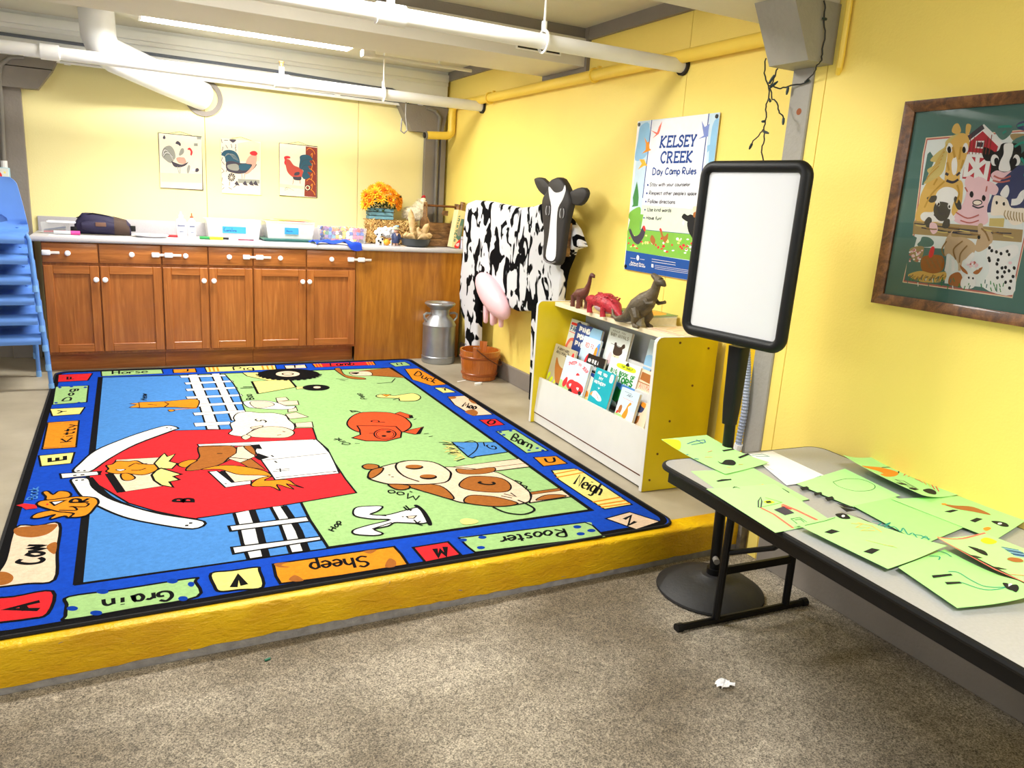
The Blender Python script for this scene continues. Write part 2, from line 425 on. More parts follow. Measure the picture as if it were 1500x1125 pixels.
struct('wall_rear', B().box(-3.55, 2.75, -3.75, -3.6, -0.3, 2.5), mat('pale rear wall', (214, 208, 190), 0.7))
struct('ceiling', B().box(-3.55, 2.75, -3.75, 6.62, 2.36, 2.5), M_ceil)
# baseboards
tag(struct('baseboard_right', B().box(2.548, 2.57, 2.42, 5.9, 0, 0.128, 0.003, 1), M_grey), 'grey baseboard along the raised floor')
tag(struct('baseboard_near', B().box(2.402, 2.43, -3.5, 2.20, -0.15, 0.0, 0.003, 1), M_grey), 'tall grey baseboard behind the folding table')
# grey timber along the top of the right wall
tag(struct('trim_4', B().box(2.545, 2.57, 4.72, 6.40, 2.29, 2.36), M_grey), 'grey board under the ceiling in the far bay')
tag(struct('trim_5', B().box(2.545, 2.57, 2.66, 4.17, 2.29, 2.36), M_grey), 'grey board under the ceiling in the middle bay')
# boxed beam across the room with grey boards around its end
tag(struct('trim_6', B().box(-3.4, 2.545, 4.195, 4.70, 2.14, 2.30, 0.002, 1), M_beam), 'white boxed beam crossing the room')
tag(struct('trim_7', B().box(-3.4, 2.57, 4.215, 4.68, 2.30, 2.36), M_grey), 'grey board on top of the white boxed beam')
b = B().box(2.545, 2.57, 4.175, 4.72, 2.095, 2.36); tag(struct('trim_8', b, M_grey), 'grey bearing board at the end of the boxed beam')
v = thing('beam_vent', 'dark slot vent with white frame in the boxed beam', 'vent', (2.226, 4.194, 2.208))
b = B().box(-.14, .14, -.003, .002, -.022, .022); b.done('opening', M_dark, v)
b = B()
for z0, z1 in ((-.03, -.022), (.022, .03)): b.box(-.15, .15, -.006, .002, z0, z1, .001, 1)
for x0, x1 in ((-.15, -.14), (.14, .15), (-.006, .006)): b.box(x0, x1, -.006, .002, -.022, .022)
b.done('frame', M_white, v)
# second beam close to the camera carried by the corbel
tag(struct('trim_9', B().box(-3.4, 2.43, 2.21, 2.62, 2.105, 2.36, 0.004, 1), M_beam), 'white beam carried by the grey corbel')
# header along the back wall
b = B().box(-3.4, 2.545, 6.40, 6.46, 2.075, 2.36); tag(struct('trim_10', b, M_hdr), 'white header board above the back wall')
b = B().box(-3.4, 2.545, 6.375, 6.40, 2.275, 2.335, .004).box(-3.4, 2.545, 6.385, 6.40, 2.245, 2.275, .003)
tag(struct('trim_11', b, M_hdr), 'stepped white moulding at the top of the header')
tag(struct('trim_12', B().box(-3.4, 2.545, 6.405, 6.455, 2.068, 2.075), M_dark), 'dark gap line under the header')
# posts and corbels
tag(struct('trim_13', B().box(-0.74, -0.56, 6.41, 6.46, 0.0, 2.075, .003, 1), M_grey), 'grey corner post on the left of the back wall')
b = B().prism([(-0.74, 2.07), (-0.33, 2.07), (-0.36, 2.008), (-0.66, 2.008), (-.74, 2.012)], 'y', 6.36, 6.46).prism([(-.74, 2.006), (-.66, 2.002), (-0.362, 2.002), (-0.39, 1.965), (-0.456, 1.872), (-0.60, 1.868), (-.74, 1.868)], 'y', 6.36, 6.46)
tag(struct('trim_14', b, M_grey), 'split grey corbel at the top of the left post')
b = B().prism([(2.107, 2.066), (2.16, 1.96), (2.225, 1.856), (2.50, 1.856), (2.545, 2.066)], 'y', 6.36, 6.46)
tag(struct('trim_15', b, M_grey), 'grey corbel at the top of the right corner post')
b = B().box(2.365, 2.545, 6.415, 6.46, 0.9, 1.856, .003, 1).box(2.50, 2.545, 6.39, 6.415, 0.9, 1.856, .002, 1)
tag(struct('trim_16', b, M_grey), 'grey corner post at the right end of the back wall')
b = B().box(2.42, 2.578, 2.285, 2.39, -0.004, 2.105, .004, 1)
post = tag(struct('trim_17', b, M_post), 'grey post between the two yellow walls')
B().tube([(2.4195, 2.33, 1.735), (2.423, 2.33, 1.735)], 0.013, 14).done('bolt_hole', mat('rusty hole', (150, 84, 48), 0.8), post)
# corbel: tapering block
b = B()
bot = [(2.30, 2.205, 1.895), (2.44, 2.205, 1.895), (2.44, 2.40, 1.895), (2.30, 2.40, 1.895)]
top = [(2.185, 2.205, 2.105), (2.44, 2.205, 2.105), (2.44, 2.40, 2.105), (2.185, 2.40, 2.105)]
b.loft([bot, top]); tag(struct('trim_18', b, M_post, smooth=0), 'grey tapered corbel on the near post')

# ---------------------------------------------------------------- pipes
def hanger(parent, x, y, z0, z1):
    b = B().tube([(x, y, z0 + .04), (x, y, z1)], .006, 8)
    b.tube([(x + .0, y + .047 * math.cos(t), z0 + .047 * math.sin(t)) for t in [2 * math.pi * k / 16 for k in range(16)]], .007, 6, closed=True)
    b.tube([(x, y, z0 + .04), (x, y, z0 + .085)], .013, 10)
    b.done('hanger', M_pipe, parent)
def sprinkler(parent, x, y, z):
    h = B().tube([(x, y, z + .03), (x, y, z + .075)], .017, 12).done('sprinkler_head', M_pipe, parent)
    b = B().tube([(x, y, z + .075), (x, y, z + .105)], .012, 10).tube([(x, y, z + .105), (x, y, z + .110)], .02, 12)
    b.done('brass_nozzle', M_brass, h)
p1 = thing('sprinkler_pipe', 'long white sprinkler pipe in front of the back wall', 'pipe', group='white sprinkler pipes')
B().tube([(-3.4, 5.70, 2.033), (2.555, 5.70, 2.033)], .038, 20).done('pipe', M_pipe, p1)
for x in (1.04, -1.2, -.33): B().tube([(x - .05, 5.70, 2.033), (x + .05, 5.70, 2.033)], .046, 18).done('fitting', M_pipe, p1)
sprinkler(p1, 1.04, 5.70, 2.05); hanger(p1, 1.765, 5.70, 2.033, 2.36)
B().tube([(2.552, 5.70, 2.033), (2.568, 5.70, 2.033)], .05, 16).done('escutcheon', M_dark, p1)
p2 = thing('sprinkler_pipe', 'white sprinkler pipe in front of the boxed beam', 'pipe', group='white sprinkler pipes')
B().tube([(-3.4, 3.27, 2.036), (2.555, 3.27, 2.036)], .034, 20).done('pipe', M_pipe, p2)
for x in (1.035,): B().tube([(x - .06, 3.27, 2.036), (x + .06, 3.27, 2.036)], .043, 18).done('fitting', M_pipe, p2)
sprinkler(p2, 1.035, 3.27, 2.05); hanger(p2, 1.757, 3.27, 2.036, 2.36)
B().tube([(2.552, 3.27, 2.036), (2.568, 3.27, 2.036)], .046, 16).done('escutcheon', M_dark, p2)
yp = thing('wall_pipe', 'yellow painted pipe running along the right wall', 'pipe')
def bend(p0, p1, p2, r, n=5):
    p0, p1, p2 = map(Vector, (p0, p1, p2)); a = p1 + (p0 - p1).normalized() * r; c = p1 + (p2 - p1).normalized() * r
    return [tuple((1 - t) ** 2 * a + 2 * t * (1 - t) * p1 + t * t * c) for t in [k / n for k in range(n + 1)]]
P = [(2.53, 2.42, 2.072)] + bend((2.53, 2.42, 2.072), (2.53, 6.24, 2.078), (2.53, 6.24, 1.84), .07) + bend((2.53, 6.24, 2.0), (2.53, 6.24, 1.838), (2.28, 6.24, 1.82), .05) + [(2.30, 6.24, 1.822)]
B().tube(P, .032, 16).done('pipe', M_yp, yp)
for y in (5.5, 4.05): B().tube([(2.53 + .036 * math.cos(t), y, 2.075 + .036 * math.sin(t)) for t in [2 * math.pi * k / 16 for k in range(16)]], .008, 6, closed=True).box(2.55, 2.57, y - .01, y + .01, 2.07, 2.13).done('pipe_clamp', M_yp, yp)
B().tube([(2.302, 6.24, 1.822), (2.285, 6.24, 1.821)], .024, 12).done('open_end', M_dark, yp)
B().tube([(2.31, 6.24, 1.823), (2.296, 6.24, 1.8215)], .034, 14).done('end_cap', M_chrome, yp)
vp = thing('wall_pipe', 'thin yellow pipe running down the wall right of the corbel', 'pipe')
B().tube([(2.412, 2.155, 2.36), (2.412, 2.155, 1.92), (2.416, 2.16, 1.88), (2.432, 2.175, 1.862)], .012, 10).done('pipe', M_yp, vp)
dc = thing('round_duct', 'white round duct bending down into the back wall', 'duct')
P = [(-.07, 5.95, 2.355), (-.065, 5.95, 2.20), (-.04, 5.96, 2.13), (.02, 5.99, 2.095), (.32, 6.24, 2.02), (.56, 6.43, 1.965), (.60, 6.462, 1.955)]
B().tube(P, [.105, .105, .107, .107, .105, .105, .105], 28).done('duct', M_pipe, dc)
b = B().lathe([(.100, 0), (.135, 0), (.135, .012), (.100, .012)], n=32, cap=False); cl = b.done('collar', M_grey, dc); cl.location = (.605, 6.458, 1.945); cl.rotation_euler = (math.pi / 2, 0, 0)
B().tube([(.33, 6.25, 2.018), (.335, 6.254, 2.017)], .1065, 28).done('seam_ring', M_hdr, dc)
cb = thing('conduit', 'dark thin conduit clipped along the white header', 'conduit')
B().tube([(-3.4, 6.388, 2.215), (1.1, 6.388, 2.19), (1.86, 6.388, 2.166), (2.05, 6.388, 2.165), (2.15, 6.388, 2.13), (2.20, 6.388, 2.08)], .011, 8).done('tube', mat('blue grey conduit', (98, 104, 116), 0.5), cb)
cb = thing('conduit', 'white conduit along the bottom of the header', 'conduit')
B().tube([(-.52, 6.39, 2.07), (2.36, 6.39, 2.055)], .011, 8).done('tube', M_pipe, cb)
for x in (-.27, .3, 1.6, 2.3): B().tube([(x - .02, 6.39, 2.067), (x + .02, 6.39, 2.067)], .016, 8).done('clip', M_pipe, cb)
cb = thing('conduit', 'brown grey conduit running down the left corner post', 'conduit')
B().tube([(-.52, 6.345, 2.065), (-.60, 6.345, 2.05), (-.655, 6.345, 2.0), (-.67, 6.345, 1.93), (-.675, 6.39, 1.80), (-.69, 6.39, 1.345)], .014, 10).done('tube', M_chrome, cb)
B().tube([(-.69, 6.39, 1.385), (-.69, 6.39, 1.34)], .02, 10).done('connector', M_pipe, cb)
cb = thing('conduit', 'grey conduit running down the right corner post', 'conduit')
B().tube([(2.34, 6.345, 2.05), (2.42, 6.345, 2.035), (2.462, 6.345, 1.99), (2.466, 6.37, 1.85), (2.466, 6.395, 1.80), (2.466, 6.395, .95)], .014, 10).done('tube', M_chrome, cb)
hk = thing('wall_hook', 'hanging metal hook below the back sprinkler pipe', 'hook')
B().tube([(1.94, 5.70, 2.0), (1.94, 5.70, 1.90), (1.955, 5.70, 1.80), (1.93, 5.70, 1.775), (1.905, 5.70, 1.79), (1.91, 5.70, 1.88)], .006, 8).done('wire', M_chrome, hk)
ob = thing('outlet_box', 'pale blue decorated electrical box on the left post', 'electrical box', (-.715, 6.41, 1.285))
B().box(-.055, .055, -.05, 0, -.09, .055, .006).done('box', mat('pale blue plate', (176, 214, 228), 0.5), ob)
B().box(-.05, .05, -.053, -.05, -.06, .05, .002, 1).done('cover_plate', mat('cream plate', (226, 232, 226), 0.5), ob)
print_mesh('printed_motif', 'Q r 0 -8 -20 8 -20 10 5 0 22 -10 5\nQ n 0 -30 10 -20 5 -18 20 -28 24\nq k 0 -4 -36 4 -36 4 -22 -4 -22\nQ y 0 20 20 30 14 34 26 24 30', M_ink, ob, lambda u, v, z: (u, -.0534 - z, v))
st = thing('light_track', 'thin white tube fixed under the ceiling of the far bay', 'pipe')
B().tube([(1.50, 5.2, 2.20), (2.24, 5.2, 2.195)], .011, 8).done('tube', M_beam, st)
for x in (1.52, 2.0): B().tube([(x, 5.2, 2.20), (x, 5.2, 2.36)], .006, 6).done('drop_rod', M_beam, st)
B().box(1.46, 1.54, 5.16, 5.24, 2.185, 2.23, .005).done('bracket', M_beam, st)

# ---------------------------------------------------------------- lamps
M_tube = NT('lit diffuser'); M_tube.b.inputs['Base Color'].default_value = (.9, .9, .9, 1)
M_tube.b.inputs['Emission Color'].default_value = (1.0, .985, .95, 1); M_tube.b.inputs['Emission Strength'].default_value = TUBE
nz_ = M_tube.n('ShaderNodeTexNoise', Scale=3.0); M_tube = M_tube.m
def lamp(x0, x1, y0, y1, z, label, power):
    f = thing('ceiling_light', label, 'light', ((x0 + x1) / 2, (y0 + y1) / 2, z), group='fluorescent ceiling lights')
    hx, hy = (x1 - x0) / 2, (y1 - y0) / 2
    B().box(-hx, hx, -hy, hy, .035, .36 - (z - 2.0), .003, 1).done('housing', M_white, f)
    B().box(-hx + .005, hx - .005, -hy + .01, hy - .01, .0, .034, .008).done('diffuser', M_tube, f)
    for a in (-hx, hx - .012): B().box(a, a + .012, -hy, hy, -.002, .035).done('end_cap', M_white, f)
    area('lamp_glow', (0, 0, -.01), (0, 0, -1), x1 - x0 - .05, y1 - y0, power, (1.0, .975, .93), f)
lamp(0.16, 1.45, 5.22, 5.52, 2.255, 'lit fluorescent ceiling light behind the boxed beam', FIX_POWER * 1.35)
lamp(0.05, 1.30, 2.86, 3.12, 2.29, 'fluorescent ceiling light in the bay with the poster', FIX_POWER)
lamp(0.65, 1.90, -0.25, 0.01, 2.29, 'fluorescent ceiling light in the bay nearest the doorway', FIX_POWER * .95)
# ---------------------------------------------------------------- flat print data (mm on each printed plane)
PRINTS={}
PRINTS['rug']='''q b 0 -440 2374 2078 2374 2078 5850 -440 5850
l k 34 -432 2382 2070 2382 2070 5842 -432 5842 -432 2382
q g 22 -175 5634 1828 5557 1802 2616 -185 2636
q l 8 -173 5634 605 5573 628 5282 629 5016 613 4744 602 4466 684 4087 630 3092 626 2898 632 2732 635 2624 -183 2637
l k 30 -173 5654 -185 2631
q g 9 -172 5822 210 5813 213 5680 -166 5673
l k 12 -101 5723 -101 5817
l k 12 -61 5722 -61 5817
l k 12 -101 5770 -61 5769
L k 12 -26 5780 -43 5755 -38 5729 -25 5722 -10 5740 -11 5769 -26 5780
L k 12 4 5778 4 5721
L k 12 4 5759 19 5778 32 5773
L k 12 69 5773 53 5779 45 5763 67 5739 55 5721 40 5728
L k 12 82 5750 114 5754 105 5779 86 5768 81 5739 96 5720 115 5729
q o 9 281 5799 431 5802 429 5676 279 5684
L k 12 379 5791 374 5727 359 5711 342 5724
q y 9 497 5826 993 5804 978 5663 496 5667
l o 14 525 5821 520 5680
l o 14 553 5820 548 5679
l o 14 581 5817 575 5678
l o 14 898 5805 887 5672
l o 14 933 5803 921 5672
l o 14 967 5802 955 5670
L k 12 684 5691 692 5799 732 5792 739 5764 723 5743 688 5739
L k 12 760 5752 754 5687
L k 12 762 5774 765 5782
L k 12 823 5748 796 5755 779 5718 790 5691 816 5700 823 5748 814 5657 782 5654
q c 9 1054 5778 1214 5788 1202 5668 1049 5673
l k 12 1110 5777 1156 5782
l k 12 1133 5780 1119 5690
q r 9 1270 5802 1759 5801 1739 5680 1268 5679
l k 12 1411 5803 1391 5701 1425 5702
L k 12 1482 5765 1462 5769 1445 5733 1449 5703 1471 5719 1482 5765 1473 5704
L k 12 1497 5766 1485 5705
L k 12 1494 5751 1512 5769 1516 5747 1507 5706
L k 12 1516 5747 1534 5770 1539 5748 1531 5707
L k 12 1567 5811 1545 5707 1570 5713 1584 5745 1576 5770 1556 5759
l o 12 1286 5805 1276 5685
l o 12 1309 5805 1299 5685
l o 12 1332 5805 1321 5685
l o 12 1703 5802 1685 5679
l o 12 1725 5802 1707 5678
l o 12 1748 5802 1729 5678
q g 9 1864 5719 2005 5746 2011 5614 1872 5589
l k 10 1909 5639 1921 5710
l k 10 1950 5646 1963 5716
l k 10 1915 5674 1957 5681
q o 9 1918 5493 2031 5494 2050 4952 1928 4937 1857 5145
L k 12 1920 5284 1994 5399 1993 5328 1967 5265 1933 5243 1920 5284
L k 12 1983 5253 1949 5196 1945 5160 1959 5157
L k 12 1993 5203 1950 5136
L k 12 2000 5120 2003 5158 1976 5146 1957 5098 1971 5075
L k 12 2040 5154 1967 5048
L k 12 2019 5067 1989 5080 1977 5000
q y 9 1925 4876 2004 4866 2029 4724 1932 4723
l k 12 1970 4845 2015 4842
l k 12 1992 4844 1972 4780
q c 9 1926 4621 2051 4618 2039 4141 1903 4144 1890 4413
Q n 0 1928 4613 1974 4614 1969 4574 1935 4556 1919 4567
Q n 0 1891 4244 1960 4283 1968 4215 1931 4153 1902 4151
Q n 0 2035 4521 2049 4507 2046 4410 2023 4426
l k 14 1921 4361 1987 4456 1953 4379 2001 4433 1942 4329
L k 14 1992 4371 1970 4354 1955 4324 1954 4310 1972 4321 1990 4351 1992 4371
L k 14 2009 4346 1986 4328 1971 4300 1970 4285 1988 4296 2006 4326 2009 4346
q r 9 1903 4051 2012 4044 2011 3917 1903 3911
L k 14 1972 4030 1935 3993 1926 3957 1942 3948 1968 3968 1986 4005 1972 4030
q g 9 1900 3804 2025 3812 2026 3405 1889 3401
Q b 0 1929 3782 1924 3775 1918 3771 1912 3770 1908 3774 1906 3780 1909 3788 1914 3795 1920 3799 1926 3800 1930 3796 1932 3790
Q b 0 2001 3790 1996 3783 1989 3779 1983 3778 1979 3782 1978 3788 1980 3796 1985 3803 1991 3807 1998 3808 2002 3804 2003 3798
Q b 0 1925 3728 1920 3722 1914 3718 1908 3717 1904 3721 1903 3727 1905 3734 1910 3741 1916 3745 1922 3746 1926 3742 1927 3736
Q b 0 1997 3456 1992 3450 1986 3447 1980 3446 1977 3450 1975 3455 1978 3462 1982 3468 1988 3471 1994 3472 1998 3468 1999 3463
Q b 0 2009 3416 2005 3410 1999 3407 1993 3406 1989 3410 1988 3415 1990 3421 1995 3427 2001 3431 2007 3431 2010 3428 2012 3422
Q b 0 1936 3437 1931 3431 1925 3428 1919 3428 1916 3431 1914 3436 1917 3443 1921 3449 1927 3452 1933 3453 1936 3449 1938 3444
L k 12 1913 3635 1990 3734 1988 3690 1964 3660 1953 3686 1950 3633 1924 3603 1913 3635
L k 12 1974 3601 1974 3628 1946 3605 1926 3566 1940 3560 1974 3601 1930 3541
L k 12 1977 3584 1932 3528
L k 12 1962 3566 1979 3570 1978 3553
L k 12 1983 3548 1938 3493
L k 12 1972 3534 1987 3532 1977 3504 1944 3462
q o 9 1893 3327 2024 3311 2019 3188 1876 3188
L k 14 1944 3296 1928 3243 1946 3230 1974 3243 1998 3296
q y 9 1885 3119 2016 3110 2032 3058 2019 2609 1865 2604 1856 2776 1854 2995
l o 13 1871 3069 2026 3091
l o 13 1858 3023 2027 3045
l o 13 1860 2692 2020 2702
l o 13 1862 2656 2018 2660
l o 13 1863 2627 2018 2627
l k 12 1895 2917 1994 3022 1903 2885 2001 2987
L k 12 1937 2902 1946 2880 1970 2914 1955 2917 1925 2890 1909 2858 1921 2853
L k 12 1973 2890 1915 2831
L k 12 1993 2910 2001 2917
L k 12 1982 2848 1983 2871 1947 2845 1925 2813 1938 2806 1982 2848 1901 2767 1892 2782
L k 12 2024 2876 1927 2779
L k 12 1970 2822 1989 2823 1975 2797 1933 2754
q c 9 1811 2514 1956 2541 2024 2408 1873 2373
l k 18 1885 2481 1937 2503 1865 2422 1920 2444
Q g 0 1134 2544 1187 2546 1426 2529 1702 2509 1716 2469 1704 2370 1679 2361 1414 2390 1161 2407 1141 2408 1135 2466
l k 10 1134 2544 1702 2509 1716 2469 1704 2370 1679 2361 1143 2407 1135 2466 1134 2544
Q b 0 1157 2516 1152 2510 1144 2507 1136 2508 1129 2513 1125 2520 1126 2527 1131 2533 1139 2536 1147 2535 1154 2531 1158 2524
Q b 0 1241 2514 1235 2507 1227 2504 1219 2505 1212 2510 1208 2517 1209 2524 1215 2531 1223 2534 1231 2533 1238 2528 1242 2521
Q b 0 1196 2431 1191 2425 1183 2422 1175 2423 1168 2427 1165 2434 1166 2441 1171 2447 1178 2450 1187 2449 1193 2445 1197 2438
Q b 0 1662 2474 1655 2467 1646 2464 1637 2465 1629 2470 1627 2477 1629 2485 1635 2492 1645 2495 1654 2494 1661 2489 1664 2482
Q b 0 1700 2422 1693 2416 1684 2413 1674 2414 1667 2419 1664 2426 1666 2434 1673 2440 1682 2443 1692 2442 1699 2437 1702 2430
Q b 0 1639 2410 1632 2403 1623 2401 1614 2402 1607 2406 1604 2413 1606 2421 1612 2427 1622 2430 1631 2429 1638 2424 1641 2417
L k 12 1580 2485 1555 2417 1524 2422 1523 2439 1542 2452 1569 2454 1539 2487
L k 12 1490 2446 1513 2464 1514 2483 1503 2489 1484 2476 1478 2455 1490 2446
L k 12 1445 2449 1467 2466 1468 2485 1456 2491 1438 2478 1433 2458 1445 2449
L k 12 1391 2457 1405 2451 1416 2462 1400 2480 1414 2493 1427 2487
L k 12 1362 2435 1377 2488 1365 2494
L k 12 1380 2454 1352 2455
L k 12 1348 2474 1318 2473 1322 2455 1342 2463 1351 2483 1341 2497 1321 2491
L k 12 1301 2458 1311 2498
L k 12 1304 2471 1287 2459 1277 2463
q r 11 935 2524 1080 2526 1084 2407 937 2394
l k 22 1053 2489 1029 2424 1025 2465 1000 2424 1010 2487
q o 11 424 2563 870 2556 875 2484 872 2398 627 2399 422 2412 417 2470
Q n 0 749 2555 801 2553 770 2527
Q n 0 788 2409 822 2467 838 2436 821 2399
Q n 0 429 2565 480 2558 449 2545 475 2519 437 2533
Q n 0 453 2431 479 2456 499 2409 470 2410
L k 12 705 2448 719 2435 738 2450 734 2471 715 2480 711 2501 730 2517 749 2506
L k 12 687 2438 696 2519
L k 12 692 2482 674 2469 664 2484 667 2521
L k 12 651 2496 623 2494 629 2473 646 2481 652 2505 641 2523 624 2516
L k 12 611 2498 583 2497 590 2476 606 2484 612 2508 600 2526 584 2518
L k 12 569 2479 575 2557
L k 12 570 2487 554 2478 542 2501 554 2527 573 2519
Q y 11 217 2564 285 2561 367 2558 372 2529 364 2409 289 2417 230 2427 218 2472
l k 26 310 2443 299 2510 275 2440
Q g 11 -207 2554 -54 2549 157 2550 163 2522 161 2417 -16 2407 -201 2405 -210 2433 -210 2501
Q b 0 -178 2466 -180 2459 -185 2455 -193 2456 -201 2461 -207 2469 -209 2478 -207 2485 -202 2488 -194 2488 -186 2482 -180 2474
Q b 0 -111 2412 -113 2405 -119 2402 -127 2403 -135 2408 -142 2416 -144 2425 -142 2432 -136 2435 -128 2434 -119 2429 -113 2421
Q b 0 -95 2547 -97 2539 -104 2535 -113 2536 -121 2542 -128 2550 -130 2560 -128 2568 -122 2571 -113 2570 -104 2565 -98 2556
Q b 0 111 2545 108 2537 101 2533 93 2533 85 2539 79 2547 78 2557 80 2565 87 2569 95 2569 103 2563 109 2554
Q b 0 159 2504 157 2496 153 2491 148 2490 143 2495 140 2502 139 2511 141 2520 145 2525 151 2525 156 2521 159 2513
Q b 0 132 2414 129 2407 124 2403 117 2403 110 2408 106 2415 104 2424 107 2432 112 2436 119 2435 126 2431 131 2423
L k 13 51 2434 70 2422 87 2446 83 2477 64 2488 49 2480 50 2460 65 2458
L k 13 35 2451 34 2491
L k 13 35 2464 23 2452 13 2457
L k 13 -21 2457 -3 2452 4 2474 -6 2495 -22 2486 -21 2457 -27 2496
L k 12 -55 2459 -55 2491
L k 12 -55 2448 -55 2443
L k 12 -80 2456 -82 2497
L k 12 -80 2466 -95 2456 -106 2468 -109 2499
Q r 11 -443 2611 -361 2611 -255 2609 -258 2464 -310 2450 -379 2456 -432 2453
l k 20 -286 2552 -367 2533 -284 2499
l k 20 -331 2542 -319 2509
Q c 11 -411 3177 -338 3171 -268 3167 -260 2911 -254 2690 -331 2689 -406 2693 -428 2692 -425 2798 -413 2898
Q n 0 -412 3171 -351 3173 -279 3167 -279 3125 -304 3076 -351 3065 -401 3104
Q n 0 -296 2958 -286 2990 -266 2989 -265 2896 -281 2912
Q n 0 -427 2799 -402 2800 -377 2760 -377 2721 -396 2704 -425 2719
L k 17 -365 2885 -374 2865 -342 2840 -309 2838 -299 2858 -312 2879
L k 17 -351 2917 -329 2897 -308 2899 -303 2912 -320 2928 -343 2930 -351 2917
L k 17 -351 2943 -306 2950 -346 2968 -308 2977 -356 2997
q y 9 -403 4036 -255 4044 -261 3881 -382 3875
l k 18 -355 3988 -351 3932 -290 3943 -293 4000
l k 18 -321 3937 -323 3983
q o 9 -405 4605 -258 4607 -252 4124 -396 4133
l k 12 -277 4229 -326 4222
l k 12 -325 4286 -299 4226 -275 4294
L k 12 -305 4319 -274 4324
L k 12 -315 4318 -319 4320
L k 12 -319 4366 -278 4373 -273 4398
L k 12 -304 4346 -303 4395
L k 12 -318 4428 -276 4435 -271 4462
L k 12 -303 4408 -302 4459
L k 12 -301 4476 -274 4506
L k 12 -300 4534 -254 4497
l n 9 -405 4591 -341 4573
l n 9 -329 4580 -260 4587
l n 9 -395 4161 -328 4146
l n 9 -317 4159 -253 4145
q y 9 -415 4887 -239 4882 -257 4737 -392 4730
L k 12 -370 4777 -350 4814 -374 4841
L k 12 -350 4814 -327 4819
q g 9 -420 5424 -236 5417 -233 4997 -408 4981
L k 12 -321 5056 -360 5053 -351 5116 -333 5138 -319 5111 -321 5056
L k 12 -336 5207 -327 5175 -316 5186 -311 5212 -317 5241 -330 5237 -336 5207
L k 12 -328 5336 -332 5290 -319 5269 -308 5292 -309 5335 -328 5336 -292 5339 -294 5286
Q b 0 -384 5395 -384 5385 -388 5378 -392 5377 -397 5381 -401 5389 -403 5399 -403 5409 -399 5416 -395 5418 -390 5414 -385 5406
Q b 0 -321 5409 -322 5398 -326 5392 -330 5390 -335 5394 -340 5402 -341 5413 -340 5423 -337 5430 -332 5432 -327 5428 -323 5419
Q b 0 -242 5370 -243 5360 -247 5354 -252 5352 -257 5356 -261 5364 -262 5375 -261 5385 -258 5392 -253 5393 -248 5389 -244 5381
Q b 0 -382 5016 -383 5007 -386 5001 -390 5000 -395 5004 -399 5011 -400 5020 -400 5029 -397 5035 -392 5036 -388 5032 -384 5025
Q b 0 -264 4993 -265 4984 -268 4978 -272 4977 -277 4981 -281 4988 -282 4997 -281 5006 -278 5012 -274 5013 -269 5010 -265 5002
q r 9 -425 5764 -222 5770 -244 5562 -417 5555
l k 12 -366 5693 -363 5616 -326 5623
l k 12 -345 5619 -348 5682
q w 10 366 5606 432 5605 432 5209 433 4788 429 4248 364 4265 368 4586 370 4869 364 5187
q w 10 518 5606 577 5607 569 5217 567 4855 569 4388 508 4404 513 4736 515 5042
q w 5 312 5583 608 5559 613 5510 318 5523
q w 5 328 5375 631 5377 636 5330 334 5319
q w 5 322 5200 634 5189 638 5139 328 5140
q w 5 309 4999 638 4987 641 4940 315 4943
q w 5 335 4802 632 4796 635 4747 340 4744
q w 5 321 4616 606 4605 609 4555 325 4556
q w 5 308 4404 498 4385 500 4327 311 4333
q r 9 191 4287 480 4234 911 4143 885 3929 903 3756 886 3541 879 3306 881 3126 526 3080 217 3058 206 3047 68 3180 -30 3302 -106 3470 -172 3610 -184 3667 -176 3785 -99 3920 10 4107
L k 32 -184 3658 -143 3507 -90 3361 -1 3225 96 3127 205 3041
L k 14 -181 3745 -105 3906 16 4094 191 4279
Q w 11 169 4390 224 4330 191 4287 16 4098 -105 3897 -181 3739 -249 3760 -224 3877 -166 4046 -45 4204 59 4310
Q w 11 -250 3661 -186 3650 -164 3530 -101 3380 -1 3240 96 3134 236 3016 189 2958 53 3058 -51 3162 -139 3301 -202 3429 -238 3571
q w 9 -299 3748 -150 3733 -139 3683 -290 3682
q k 0 -150 3733 -131 3737 -139 3683 -148 3686
l k 14 -235 3761 -222 3765
l k 14 -208 3757 -199 3761
l k 14 -246 3706 -233 3706
l k 14 -217 3704 -202 3705
l k 14 -235 3638 -225 3639
l k 14 -212 3635 -201 3637
l k 14 181 3017 193 3015
l k 14 165 2999 177 2996
l k 14 164 4351 174 4349
l k 14 183 4323 193 4320
q c 6 -76 3877 115 3856 106 3458 -55 3435 -106 3688
l k 34 -105 3691 -55 3435
Q o 9 -117 3805 -93 3814 -70 3855 -24 3837 11 3836 44 3776 96 3750 101 3700 75 3651 29 3628 -26 3663 -81 3680 -116 3719 -107 3754
Q o 8 -56 3663 -26 3667 1 3600 -22 3571 -49 3589
L k 8 -25 3758 4 3798 27 3781 56 3782
L k 8 -14 3706 19 3696 48 3716
Q w 5 -76 3735 -37 3727 -59 3707
q y 9 85 3773 119 3876 136 3914 146 3858 184 3889 151 3784 184 3743 156 3673 100 3700
q y 11 68 3615 87 3666 111 3697 192 3586 156 3569 179 3517 136 3504 148 3430 101 3471 76 3540
L k 18 211 3237 144 3263 152 3287 172 3279 176 3251 186 3279 210 3267 211 3237
q c 6 362 3581 576 3457 472 3412 390 3411
l k 26 365 3576 390 3411
q w 8 306 3588 345 3586 390 3414 473 3415 467 3372 355 3361
q w 8 294 4014 883 3935 893 3818 898 3690 886 3541 871 3389 574 3392 559 3661 546 3918 300 3966
Q n 8 304 3976 391 3963 454 3937 471 3860 454 3777 387 3692 314 3635 215 3626 242 3716 286 3805 289 3913
q c 6 475 3915 519 3919 541 3817 539 3741 459 3670 412 3747 459 3819
